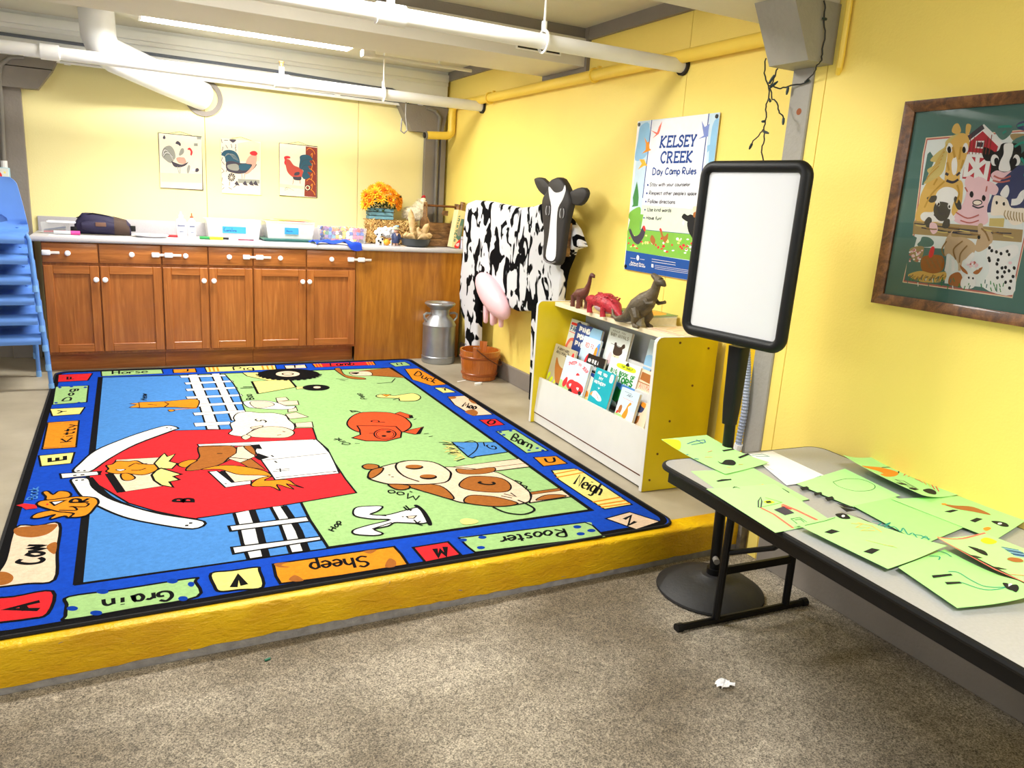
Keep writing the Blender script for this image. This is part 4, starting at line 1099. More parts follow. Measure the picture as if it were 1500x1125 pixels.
PRINTS['farm']='''q t 0 -1795 1703 -1420 1701 -1288 1075 -1778 1079
q c 0 -1747 1128 -1739 1263 -1749 1442 -1758 1558 -1756 1610 -1375 1621 -1369 1440 -1370 1124
q v 0 -1744 1131 -1736 1264 -1746 1443 -1754 1558 -1753 1607 -1377 1618 -1371 1440 -1372 1128
q h 0 -1740 1136 -1732 1265 -1742 1443 -1750 1558 -1749 1602 -1380 1615 -1374 1440 -1376 1133
q t 0 -1740 1557 -1732 1565 -1715 1547 -1712 1530 -1733 1457 -1740 1457
Q t 0 -1533 1630 -1507 1640 -1492 1624 -1475 1633 -1476 1610 -1497 1592 -1520 1609
Q u 0 -1465 1635 -1448 1644 -1416 1640 -1411 1617 -1434 1615 -1457 1622
Q x 0 -1478 1607 -1446 1608 -1418 1602 -1421 1589 -1460 1586
Q t 0 -1468 1586 -1406 1594 -1380 1469 -1429 1477 -1434 1527
q 9 0 -1601 1597 -1564 1632 -1507 1577 -1510 1550 -1513 1469 -1603 1478 -1604 1553
l w 16 -1612 1592 -1566 1632 -1496 1574
l 4 16 -1617 1595 -1588 1618 -1566 1635
q w 0 -1581 1593 -1553 1592 -1552 1568 -1579 1571
q 4 0 -1576 1589 -1556 1587 -1556 1573 -1575 1575
l w 14 -1599 1553 -1529 1545 -1528 1469
l w 14 -1599 1553 -1594 1483
l w 14 -1597 1547 -1528 1469
l w 14 -1528 1540 -1590 1486
l w 14 -1566 1549 -1557 1472
Q z 0 -1737 1427 -1720 1472 -1694 1492 -1661 1472 -1605 1472 -1591 1430 -1593 1384 -1635 1342 -1736 1338 -1738 1398
Q z 0 -1668 1625 -1665 1645 -1651 1649 -1637 1626 -1647 1616
Q z 0 -1620 1617 -1623 1645 -1607 1641 -1608 1617 -1615 1609
Q z 0 -1674 1595 -1653 1616 -1623 1617 -1604 1597 -1601 1569 -1605 1531 -1614 1497 -1612 1472 -1641 1463 -1661 1472 -1665 1503 -1667 1543
Q d 0 -1683 1595 -1665 1611 -1642 1618 -1662 1600 -1670 1577 -1669 1538 -1673 1498 -1695 1478 -1734 1460 -1720 1489 -1730 1507 -1698 1527 -1726 1536 -1705 1562 -1683 1578
Q w 0 -1649 1532 -1640 1548 -1629 1526 -1626 1497 -1634 1489 -1643 1503
Q w 0 -1654 1574 -1654 1566 -1657 1561 -1663 1559 -1669 1561 -1675 1567 -1678 1575 -1678 1583 -1675 1588 -1669 1590 -1663 1588 -1657 1582
Q k 0 -1659 1569 -1658 1563 -1660 1559 -1663 1558 -1667 1560 -1670 1564 -1672 1569 -1673 1574 -1671 1578 -1668 1580 -1664 1578 -1661 1574
Q w 0 -1602 1572 -1601 1565 -1604 1559 -1608 1557 -1613 1559 -1617 1565 -1620 1573 -1620 1581 -1618 1586 -1614 1588 -1609 1586 -1605 1580
Q k 0 -1609 1566 -1609 1561 -1610 1558 -1613 1557 -1616 1558 -1619 1562 -1621 1567 -1621 1572 -1620 1575 -1617 1577 -1614 1575 -1611 1571
L 4 8 -1663 1495 -1652 1489
L 4 8 -1624 1487 -1614 1497
L 4 8 -1655 1472 -1632 1466 -1615 1475
Q k 0 -1530 1551 -1504 1561 -1495 1582 -1445 1577 -1433 1548 -1431 1525 -1442 1485 -1436 1469 -1506 1477 -1518 1518
Q k 0 -1555 1557 -1549 1573 -1514 1556 -1513 1534 -1538 1532
Q k 0 -1435 1546 -1416 1566 -1401 1570 -1393 1532 -1423 1522
Q w 0 -1490 1579 -1464 1579 -1460 1549 -1464 1528 -1456 1501 -1489 1502 -1492 1528 -1486 1550
Q w 0 -1497 1533 -1497 1524 -1500 1518 -1506 1516 -1513 1518 -1519 1525 -1522 1533 -1522 1541 -1519 1548 -1513 1550 -1506 1547 -1500 1541
Q k 0 -1496 1529 -1495 1523 -1497 1519 -1501 1517 -1505 1519 -1508 1523 -1510 1529 -1511 1534 -1509 1539 -1505 1540 -1501 1538 -1498 1534
Q w 0 -1432 1531 -1432 1523 -1435 1517 -1440 1515 -1446 1517 -1451 1523 -1454 1532 -1454 1540 -1452 1546 -1447 1548 -1441 1545 -1436 1539
Q k 0 -1441 1527 -1441 1522 -1442 1518 -1445 1516 -1449 1518 -1452 1522 -1454 1528 -1455 1533 -1453 1537 -1450 1539 -1447 1537 -1443 1533
Q i 0 -1512 1488 -1497 1502 -1474 1496 -1450 1500 -1442 1485 -1446 1467 -1470 1464 -1493 1467
Q w 0 -1510 1467 -1492 1464 -1469 1461 -1446 1467 -1449 1443 -1451 1424 -1470 1424 -1477 1442
q u 0 -1509 1375 -1498 1417 -1492 1459 -1435 1516 -1375 1515 -1369 1380
Q w 0 -1472 1432 -1458 1459 -1446 1443 -1450 1421
Q i 0 -1592 1472 -1584 1486 -1561 1477 -1550 1453 -1569 1444 -1586 1452
Q i 0 -1522 1458 -1510 1469 -1481 1450 -1485 1429 -1506 1434
Q i 0 -1606 1353 -1584 1401 -1580 1437 -1581 1458 -1552 1483 -1515 1466 -1503 1424 -1502 1382 -1491 1348 -1513 1333 -1550 1331 -1582 1336
Q k 0 -1555 1429 -1555 1425 -1556 1421 -1559 1419 -1563 1421 -1566 1424 -1568 1429 -1568 1434 -1566 1438 -1563 1439 -1560 1438 -1557 1434
Q k 0 -1514 1419 -1514 1414 -1515 1411 -1518 1409 -1522 1411 -1525 1414 -1526 1418 -1526 1423 -1525 1426 -1522 1428 -1519 1426 -1516 1423
Q e 3 -1523 1404 -1524 1401 -1529 1398 -1536 1396 -1543 1397 -1550 1400 -1552 1404 -1551 1408 -1546 1411 -1539 1412 -1531 1411 -1525 1408
L 4 5 -1552 1395 -1532 1388 -1515 1394
Q w 0 -1682 1413 -1679 1436 -1657 1451 -1625 1447 -1606 1429 -1616 1404 -1617 1371 -1604 1346 -1700 1338 -1724 1352 -1715 1368 -1678 1373
Q j 0 -1713 1413 -1705 1420 -1680 1423 -1679 1406 -1696 1400
Q j 0 -1617 1411 -1612 1422 -1593 1404 -1586 1383 -1600 1383
Q j 0 -1682 1384 -1672 1403 -1635 1400 -1621 1378 -1628 1349 -1651 1342 -1673 1358
Q w 0 -1663 1399 -1662 1394 -1664 1390 -1667 1389 -1671 1390 -1674 1394 -1676 1399 -1676 1404 -1674 1408 -1671 1409 -1668 1408 -1665 1404
Q w 0 -1620 1391 -1620 1386 -1622 1382 -1625 1381 -1629 1382 -1632 1386 -1634 1391 -1634 1396 -1632 1400 -1629 1401 -1625 1400 -1622 1396
Q k 0 -1663 1396 -1663 1393 -1664 1392 -1665 1391 -1667 1391 -1669 1393 -1670 1396 -1670 1398 -1669 1400 -1668 1401 -1666 1400 -1664 1399
Q k 0 -1625 1389 -1625 1387 -1625 1385 -1627 1384 -1629 1385 -1630 1386 -1631 1389 -1631 1391 -1630 1393 -1629 1394 -1627 1393 -1626 1392
Q e 0 -1489 1376 -1491 1417 -1482 1428 -1449 1418 -1429 1392 -1388 1390 -1384 1353 -1415 1341 -1445 1367 -1480 1366
Q k 0 -1473 1406 -1473 1403 -1474 1401 -1476 1400 -1478 1401 -1479 1403 -1480 1406 -1481 1408 -1480 1410 -1478 1411 -1476 1410 -1474 1408
Q k 0 -1451 1403 -1450 1400 -1451 1398 -1453 1397 -1455 1398 -1457 1400 -1458 1403 -1458 1405 -1457 1407 -1455 1408 -1453 1408 -1452 1406
L w 20 -1433 1408 -1413 1412 -1404 1433 -1392 1439
q x 0 -1746 1338 -1634 1335 -1555 1334 -1382 1329 -1378 1292 -1476 1292 -1741 1294
q d 0 -1489 1358 -1443 1360 -1441 1333 -1486 1334
L 4 4 -1742 1330 -1656 1325 -1575 1318
L 4 4 -1713 1317 -1616 1308 -1533 1318
L 4 4 -1690 1327 -1583 1320 -1492 1317
L 4 4 -1662 1314 -1545 1304 -1452 1317
L 4 4 -1639 1323 -1514 1315 -1413 1316
Q j 0 -1706 1334 -1695 1353 -1681 1346 -1681 1324 -1692 1319
Q j 0 -1640 1326 -1636 1345 -1619 1349 -1615 1324 -1630 1319
Q i 0 -1683 1335 -1662 1332 -1653 1310 -1667 1298 -1683 1316
q t 0 -1743 1204 -1740 1290 -1723 1283 -1726 1252 -1609 1254 -1594 1143 -1471 1146 -1379 1133 -1740 1136
q h 0 -1725 1289 -1624 1286 -1622 1256 -1684 1255
Q t 0 -1717 1261 -1708 1273 -1703 1287 -1677 1286 -1658 1272 -1667 1257 -1705 1254
Q x 0 -1742 1243 -1692 1255 -1695 1208 -1721 1206
Q i 0 -1717 1241 -1717 1239 -1719 1236 -1722 1235 -1726 1236 -1729 1238 -1730 1240 -1730 1243 -1728 1245 -1725 1246 -1721 1246 -1718 1244
Q i 0 -1702 1231 -1702 1228 -1704 1226 -1707 1225 -1711 1225 -1714 1227 -1715 1230 -1715 1233 -1713 1235 -1710 1236 -1706 1235 -1703 1234
Q i 0 -1717 1222 -1717 1219 -1720 1217 -1723 1216 -1726 1216 -1729 1218 -1731 1221 -1731 1223 -1728 1226 -1725 1227 -1721 1226 -1719 1224
Q i 0 -1694 1216 -1695 1213 -1697 1211 -1700 1210 -1704 1211 -1706 1212 -1708 1215 -1708 1218 -1705 1220 -1702 1221 -1699 1220 -1696 1219
Q i 0 -1510 1218 -1510 1216 -1512 1214 -1515 1213 -1518 1213 -1520 1215 -1522 1217 -1521 1220 -1520 1222 -1517 1223 -1514 1222 -1511 1221
Q i 0 -1494 1212 -1494 1210 -1496 1208 -1498 1207 -1502 1207 -1504 1209 -1505 1211 -1505 1214 -1503 1216 -1501 1217 -1497 1216 -1495 1215
Q i 0 -1511 1207 -1512 1205 -1513 1202 -1516 1202 -1519 1202 -1522 1203 -1523 1206 -1523 1208 -1521 1211 -1518 1211 -1515 1211 -1513 1210
Q i 0 -1393 1229 -1393 1227 -1395 1225 -1397 1224 -1400 1224 -1403 1226 -1404 1228 -1404 1231 -1402 1232 -1399 1233 -1397 1233 -1394 1231
Q n 0 -1692 1201 -1682 1225 -1620 1230 -1609 1186 -1653 1166 -1680 1175
Q r 0 -1669 1234 -1663 1257 -1652 1254 -1653 1227 -1664 1221
Q z 0 -1729 1158 -1688 1174 -1641 1170 -1598 1180 -1600 1149 -1668 1138 -1718 1148
l t 4 -1723 1141 -1723 1156
l t 4 -1708 1142 -1707 1154
l t 4 -1694 1142 -1691 1152
l t 4 -1679 1143 -1677 1161
l t 4 -1665 1143 -1661 1159
l t 4 -1650 1144 -1646 1157
l t 4 -1636 1144 -1633 1165
l t 4 -1622 1145 -1617 1164
l t 4 -1608 1145 -1602 1162
Q f 0 -1619 1283 -1598 1317 -1601 1295 -1554 1294 -1516 1272 -1520 1239 -1547 1222 -1553 1192 -1566 1217 -1598 1240 -1612 1231
Q f 0 -1516 1275 -1515 1304 -1521 1336 -1507 1340 -1499 1319 -1477 1317 -1465 1293 -1475 1271 -1501 1253 -1517 1261
Q k 0 -1506 1299 -1506 1296 -1507 1293 -1509 1292 -1512 1293 -1514 1295 -1515 1299 -1515 1302 -1514 1305 -1512 1306 -1510 1305 -1508 1303
Q w 0 -1543 1219 -1522 1250 -1513 1240 -1527 1216
q w 0 -1603 1183 -1602 1239 -1593 1233 -1590 1181
q w 0 -1578 1182 -1587 1226 -1574 1219 -1569 1187
q f 0 -1563 1221 -1549 1222 -1548 1189 -1556 1188
Q w 0 -1476 1243 -1470 1282 -1452 1266 -1426 1275 -1393 1284 -1381 1258 -1409 1228 -1381 1210 -1372 1134 -1463 1144 -1457 1202
Q k 0 -1442 1258 -1442 1255 -1444 1253 -1446 1252 -1448 1253 -1450 1255 -1451 1257 -1451 1260 -1450 1262 -1448 1263 -1445 1262 -1443 1260
Q k 0 -1466 1268 -1466 1266 -1467 1264 -1470 1263 -1472 1263 -1474 1265 -1475 1268 -1475 1270 -1474 1272 -1472 1273 -1469 1273 -1467 1271
Q k 0 -1410 1262 -1410 1260 -1411 1258 -1413 1257 -1415 1257 -1418 1259 -1419 1262 -1419 1264 -1417 1266 -1415 1267 -1413 1267 -1411 1265
Q k 0 -1457 1260 -1457 1258 -1458 1256 -1461 1255 -1463 1255 -1465 1257 -1466 1259 -1466 1262 -1465 1264 -1463 1265 -1460 1265 -1458 1263
Q k 0 -1403 1253 -1403 1251 -1404 1249 -1406 1248 -1408 1248 -1410 1250 -1411 1252 -1411 1255 -1410 1257 -1408 1258 -1406 1257 -1404 1256
Q k 0 -1461 1237 -1461 1234 -1463 1232 -1465 1231 -1467 1232 -1469 1234 -1471 1236 -1470 1239 -1469 1241 -1467 1242 -1464 1241 -1462 1239
Q k 0 -1432 1234 -1432 1232 -1433 1230 -1435 1229 -1438 1229 -1440 1231 -1441 1233 -1441 1236 -1440 1238 -1438 1239 -1435 1239 -1433 1237
Q k 0 -1433 1222 -1433 1219 -1434 1217 -1436 1216 -1439 1217 -1441 1218 -1442 1221 -1442 1224 -1441 1226 -1439 1227 -1436 1226 -1434 1224
Q k 0 -1415 1211 -1415 1209 -1416 1207 -1418 1206 -1421 1206 -1423 1208 -1424 1210 -1424 1213 -1422 1215 -1420 1216 -1418 1216 -1416 1214
Q k 0 -1405 1214 -1405 1211 -1406 1209 -1408 1208 -1411 1209 -1413 1211 -1414 1213 -1414 1216 -1412 1218 -1410 1219 -1408 1218 -1406 1217
Q k 0 -1426 1198 -1426 1195 -1427 1193 -1430 1192 -1432 1193 -1434 1194 -1435 1197 -1435 1200 -1434 1202 -1432 1203 -1429 1202 -1427 1200
Q k 0 -1392 1205 -1393 1202 -1394 1200 -1396 1199 -1398 1200 -1400 1201 -1401 1204 -1401 1207 -1400 1209 -1398 1210 -1396 1209 -1394 1207
Q k 0 -1379 1215 -1379 1212 -1380 1210 -1382 1209 -1385 1210 -1387 1212 -1388 1214 -1388 1217 -1387 1219 -1385 1220 -1382 1219 -1380 1217
Q k 0 -1377 1189 -1377 1187 -1378 1184 -1380 1184 -1383 1184 -1385 1186 -1386 1188 -1386 1191 -1385 1193 -1383 1194 -1380 1193 -1378 1192
Q k 0 -1381 1175 -1381 1172 -1382 1170 -1384 1169 -1387 1170 -1389 1171 -1390 1174 -1390 1176 -1389 1178 -1386 1179 -1384 1179 -1382 1177
Q k 0 -1423 1181 -1423 1178 -1424 1176 -1426 1175 -1428 1175 -1430 1177 -1432 1180 -1432 1182 -1430 1184 -1428 1185 -1426 1185 -1424 1183
Q k 0 -1396 1170 -1396 1167 -1397 1165 -1399 1164 -1401 1164 -1403 1166 -1404 1169 -1404 1171 -1403 1173 -1401 1174 -1399 1174 -1397 1172
Q k 0 -1380 1154 -1380 1151 -1381 1149 -1383 1148 -1386 1149 -1388 1150 -1389 1153 -1389 1155 -1388 1158 -1386 1158 -1383 1158 -1381 1156
Q k 0 -1458 1230 -1458 1227 -1459 1225 -1462 1224 -1464 1225 -1466 1227 -1467 1229 -1467 1232 -1466 1234 -1464 1235 -1461 1234 -1459 1233
Q k 0 -1427 1254 -1427 1251 -1429 1249 -1431 1248 -1433 1249 -1435 1251 -1436 1253 -1436 1256 -1435 1258 -1433 1259 -1430 1258 -1428 1256
Q k 0 -1405 1200 -1405 1197 -1407 1195 -1409 1194 -1411 1195 -1413 1197 -1414 1199 -1414 1202 -1413 1204 -1411 1205 -1409 1204 -1407 1203
Q k 0 -1409 1186 -1409 1183 -1411 1181 -1413 1180 -1415 1180 -1417 1182 -1418 1185 -1418 1187 -1417 1189 -1415 1190 -1413 1190 -1411 1188
Q n 0 -1581 1144 -1580 1170 -1555 1184 -1538 1168 -1539 1142 -1561 1137
Q w 0 -1539 1164 -1517 1185 -1494 1169 -1493 1144 -1514 1134 -1536 1138
Q n 0 -1554 1207 -1529 1191 -1523 1180 -1543 1189
Q n 0 -1506 1189 -1480 1208 -1487 1188 -1497 1183
Q k 0 -1514 1170 -1514 1169 -1514 1167 -1516 1166 -1517 1167 -1519 1168 -1520 1170 -1520 1172 -1519 1173 -1517 1174 -1516 1173 -1514 1172
Q k 0 -1500 1170 -1500 1168 -1501 1167 -1502 1166 -1504 1167 -1505 1168 -1506 1169 -1506 1171 -1505 1173 -1504 1173 -1502 1173 -1501 1172
L d 4 -1673 1592 -1691 1555 -1702 1527
L Z 4 -1675 1586 -1693 1550 -1703 1523
L d 4 -1676 1581 -1696 1545 -1705 1519
L Z 4 -1677 1575 -1698 1540 -1707 1515
L d 4 -1679 1569 -1700 1535 -1709 1511
L Z 4 -1680 1564 -1702 1530 -1710 1507
L d 4 -1682 1558 -1704 1525 -1712 1503
L Z 4 -1683 1552 -1707 1520 -1714 1499
L d 4 -1684 1547 -1709 1514 -1716 1495
L Z 4 -1686 1541 -1711 1509 -1718 1491
L d 4 -1687 1535 -1713 1504 -1719 1486
L Z 4 -1689 1530 -1715 1499 -1721 1482
L d 4 -1690 1524 -1718 1493 -1723 1478
L Z 4 -1691 1518 -1720 1488 -1725 1474
l 7 2.5 -1601 1612 -1595 1553
l 7 2.5 -1588 1605 -1584 1552
l 7 2.5 -1576 1597 -1573 1552
l 7 2.5 -1563 1590 -1563 1552
l 7 2.5 -1553 1596 -1552 1551
l 7 2.5 -1544 1603 -1542 1551
l 7 2.5 -1534 1609 -1531 1551
L Z 6 -1661 1469 -1698 1428 -1715 1383
L Z 6 -1615 1458 -1603 1430 -1606 1401
L Z 6 -1688 1478 -1697 1457
L Z 7 -1655 1577 -1641 1543
L Z 7 -1627 1576 -1625 1537
L Z 7 -1664 1529 -1652 1503
L Z 7 -1610 1536 -1613 1509
L d 4 -1736 1325 -1714 1322 -1698 1324
L X 4 -1694 1316 -1672 1314 -1656 1315
L d 4 -1653 1308 -1632 1306 -1616 1307
L X 4 -1617 1324 -1597 1322 -1581 1322
L d 4 -1578 1316 -1558 1314 -1543 1313
L X 4 -1540 1308 -1521 1306 -1506 1305
L d 4 -1508 1324 -1489 1321 -1474 1319
L X 4 -1471 1316 -1453 1313 -1438 1311
L d 4 -1436 1308 -1418 1306 -1404 1303
L x 3 -1445 1384 -1446 1370 -1436 1357
L x 3 -1436 1383 -1436 1369 -1427 1356
L x 3 -1428 1382 -1427 1367 -1419 1355
L x 3 -1419 1381 -1417 1365 -1410 1354
L x 3 -1411 1380 -1408 1364 -1402 1353
L x 3 -1403 1379 -1399 1362 -1394 1352
L x 3 -1394 1378 -1390 1361 -1385 1351
l t 3 -1646 1124 -1651 1137
l q7 3 -1423 1149 -1425 1160
l G 3 -1470 1145 -1474 1156
l w 3 -1662 1144 -1662 1157
l t 3 -1575 1147 -1574 1160
l q7 3 -1630 1137 -1635 1150
l G 3 -1512 1141 -1513 1153
l w 3 -1634 1141 -1639 1153
l t 3 -1613 1145 -1619 1157
l q7 3 -1408 1138 -1413 1149
l G 3 -1720 1137 -1721 1150
l w 3 -1468 1157 -1469 1169
l t 3 -1727 1128 -1728 1142
l q7 3 -1405 1155 -1405 1167
l G 3 -1436 1137 -1442 1148
l w 3 -1561 1127 -1565 1139
l t 3 -1455 1145 -1455 1157
l q7 3 -1561 1152 -1568 1164
l G 3 -1688 1138 -1686 1152
l w 3 -1510 1135 -1512 1147
l t 3 -1509 1135 -1507 1147
l q7 3 -1423 1140 -1429 1151
l G 3 -1603 1149 -1605 1161
l w 3 -1462 1157 -1468 1168
l t 3 -1600 1143 -1600 1156
l q7 3 -1602 1133 -1605 1146
l G 3 -1525 1130 -1523 1143
l w 3 -1685 1122 -1689 1135
l t 3 -1691 1134 -1694 1147
l q7 3 -1412 1152 -1418 1163
l G 3 -1443 1157 -1446 1168
l w 3 -1444 1146 -1447 1158
l t 3 -1462 1158 -1463 1170
l q7 3 -1580 1125 -1580 1138
l G 3 -1709 1138 -1712 1151
l w 3 -1490 1148 -1494 1160
l t 3 -1420 1137 -1423 1149
l q7 3 -1430 1152 -1436 1163
l G 3 -1544 1136 -1543 1149
l w 3 -1408 1142 -1409 1154
Q i 0 -1699 1217 -1700 1214 -1703 1214 -1706 1215 -1706 1218 -1704 1219 -1701 1219
Q w 0 -1694 1206 -1695 1203 -1698 1202 -1701 1204 -1701 1206 -1699 1208 -1696 1208
Q v 0 -1721 1241 -1722 1239 -1725 1238 -1728 1239 -1728 1242 -1726 1244 -1723 1244
Q i 0 -1726 1235 -1727 1233 -1730 1232 -1733 1233 -1734 1236 -1731 1238 -1728 1237
Q w 0 -1715 1211 -1716 1208 -1719 1207 -1722 1209 -1722 1212 -1720 1213 -1717 1213
Q v 0 -1733 1225 -1734 1222 -1737 1221 -1740 1223 -1741 1226 -1738 1227 -1735 1227
Q i 0 -1697 1236 -1698 1233 -1701 1232 -1704 1234 -1705 1236 -1703 1238 -1699 1238
Q w 0 -1735 1233 -1736 1231 -1739 1230 -1742 1231 -1742 1234 -1740 1236 -1737 1236
Q v 0 -1729 1210 -1730 1207 -1733 1206 -1736 1208 -1736 1210 -1734 1212 -1731 1212
Q i 0 -1730 1236 -1731 1233 -1734 1233 -1737 1234 -1737 1237 -1735 1239 -1732 1238
Q w 0 -1693 1213 -1694 1210 -1697 1209 -1700 1211 -1700 1213 -1698 1215 -1695 1215
Q v 0 -1703 1207 -1704 1205 -1707 1204 -1710 1205 -1710 1208 -1708 1210 -1705 1210
Q i 0 -1729 1203 -1730 1200 -1733 1200 -1736 1201 -1736 1204 -1734 1206 -1731 1205
Q w 0 -1709 1233 -1710 1231 -1713 1230 -1716 1231 -1717 1234 -1714 1236 -1711 1235
Q v 0 -1694 1219 -1695 1216 -1698 1216 -1701 1217 -1701 1220 -1699 1221 -1696 1221
Q i 0 -1691 1243 -1692 1240 -1695 1239 -1698 1241 -1698 1243 -1696 1245 -1693 1245
Q w 0 -1707 1226 -1708 1223 -1711 1222 -1714 1224 -1715 1227 -1712 1228 -1709 1228
Q v 0 -1706 1236 -1707 1233 -1710 1232 -1713 1234 -1713 1236 -1711 1238 -1708 1238
Q i 0 -1524 1210 -1525 1208 -1528 1207 -1531 1208 -1532 1211 -1529 1213 -1526 1213
Q w 0 -1507 1203 -1508 1200 -1511 1200 -1514 1201 -1515 1204 -1513 1206 -1509 1205
Q v 0 -1506 1215 -1507 1213 -1510 1212 -1513 1213 -1513 1216 -1511 1218 -1508 1218
Q i 0 -1498 1213 -1498 1211 -1501 1210 -1504 1211 -1505 1214 -1503 1216 -1499 1215
Q w 0 -1482 1208 -1483 1206 -1486 1205 -1489 1206 -1489 1209 -1487 1211 -1484 1211
Q v 0 -1505 1220 -1506 1218 -1509 1217 -1512 1218 -1512 1221 -1510 1223 -1507 1223
Q i 0 -1498 1208 -1499 1205 -1502 1204 -1505 1206 -1505 1208 -1503 1210 -1500 1210
Q w 0 -1490 1202 -1491 1199 -1493 1198 -1496 1200 -1497 1203 -1495 1205 -1492 1204
Q v 0 -1517 1214 -1517 1211 -1520 1210 -1523 1212 -1524 1215 -1522 1217 -1518 1216
Q i 0 -1508 1218 -1509 1215 -1512 1214 -1515 1216 -1515 1218 -1513 1220 -1510 1220
Q w 0 -1510 1213 -1511 1211 -1513 1210 -1516 1211 -1517 1214 -1515 1216 -1512 1216
Q v 0 -1503 1219 -1504 1217 -1507 1216 -1510 1217 -1510 1220 -1508 1222 -1505 1221
Q i 0 -1521 1217 -1522 1214 -1525 1213 -1528 1215 -1528 1217 -1526 1219 -1523 1219
Q w 0 -1521 1216 -1522 1214 -1525 1213 -1528 1214 -1528 1217 -1526 1219 -1523 1219
l X 4 -1721 1147 -1711 1159
l Z 4 -1711 1144 -1701 1156
l X 4 -1701 1140 -1691 1154
l Z 4 -1693 1150 -1681 1151
l X 4 -1683 1147 -1674 1163
l Z 4 -1673 1143 -1664 1161
l X 4 -1665 1153 -1654 1158
l Z 4 -1655 1150 -1645 1155
l X 4 -1645 1146 -1638 1167
l Z 4 -1638 1156 -1628 1164
l X 4 -1628 1153 -1619 1162
l Z 4 -1619 1150 -1609 1159
l X 4 -1612 1159 -1603 1171
l Z 4 -1602 1156 -1593 1168
L X 3 -1681 1213 -1670 1211 -1664 1203
L X 3 -1672 1203 -1662 1200 -1657 1193
L X 3 -1664 1192 -1653 1189 -1649 1183
L X 3 -1662 1215 -1652 1212 -1647 1204
L X 3 -1653 1205 -1643 1202 -1639 1194
L X 3 -1644 1194 -1635 1191 -1632 1185
L X 3 -1642 1217 -1633 1214 -1630 1206
L X 3 -1633 1206 -1625 1203 -1622 1196
L X 3 -1624 1196 -1617 1193 -1615 1186
L X 3 -1623 1219 -1615 1216 -1613 1208
L X 5 -1560 1283 -1585 1255 -1571 1223
L X 5 -1542 1270 -1559 1243 -1557 1214
L X 5 -1612 1231 -1625 1252 -1614 1279
L X 5 -1508 1326 -1491 1313 -1475 1289
L v 4 -1601 1372 -1559 1355 -1524 1367
L v 4 -1581 1347 -1549 1341 -1521 1350
L v 4 -1587 1451 -1576 1437
L v 4 -1517 1455 -1517 1438
L 4 4 -1670 1395 -1656 1366 -1640 1367
L 4 4 -1676 1362 -1661 1351
L v 5 -1502 1486 -1476 1477 -1450 1485
L v 5 -1502 1472 -1476 1467 -1450 1472
L m 7 -1519 1631 -1488 1631 -1477 1628
L m 7 -1501 1611 -1491 1618
L m 7 -1461 1630 -1441 1634 -1419 1627
L m 7 -1457 1570 -1435 1582 -1412 1571
L m 7 -1431 1538 -1410 1511 -1410 1485'''
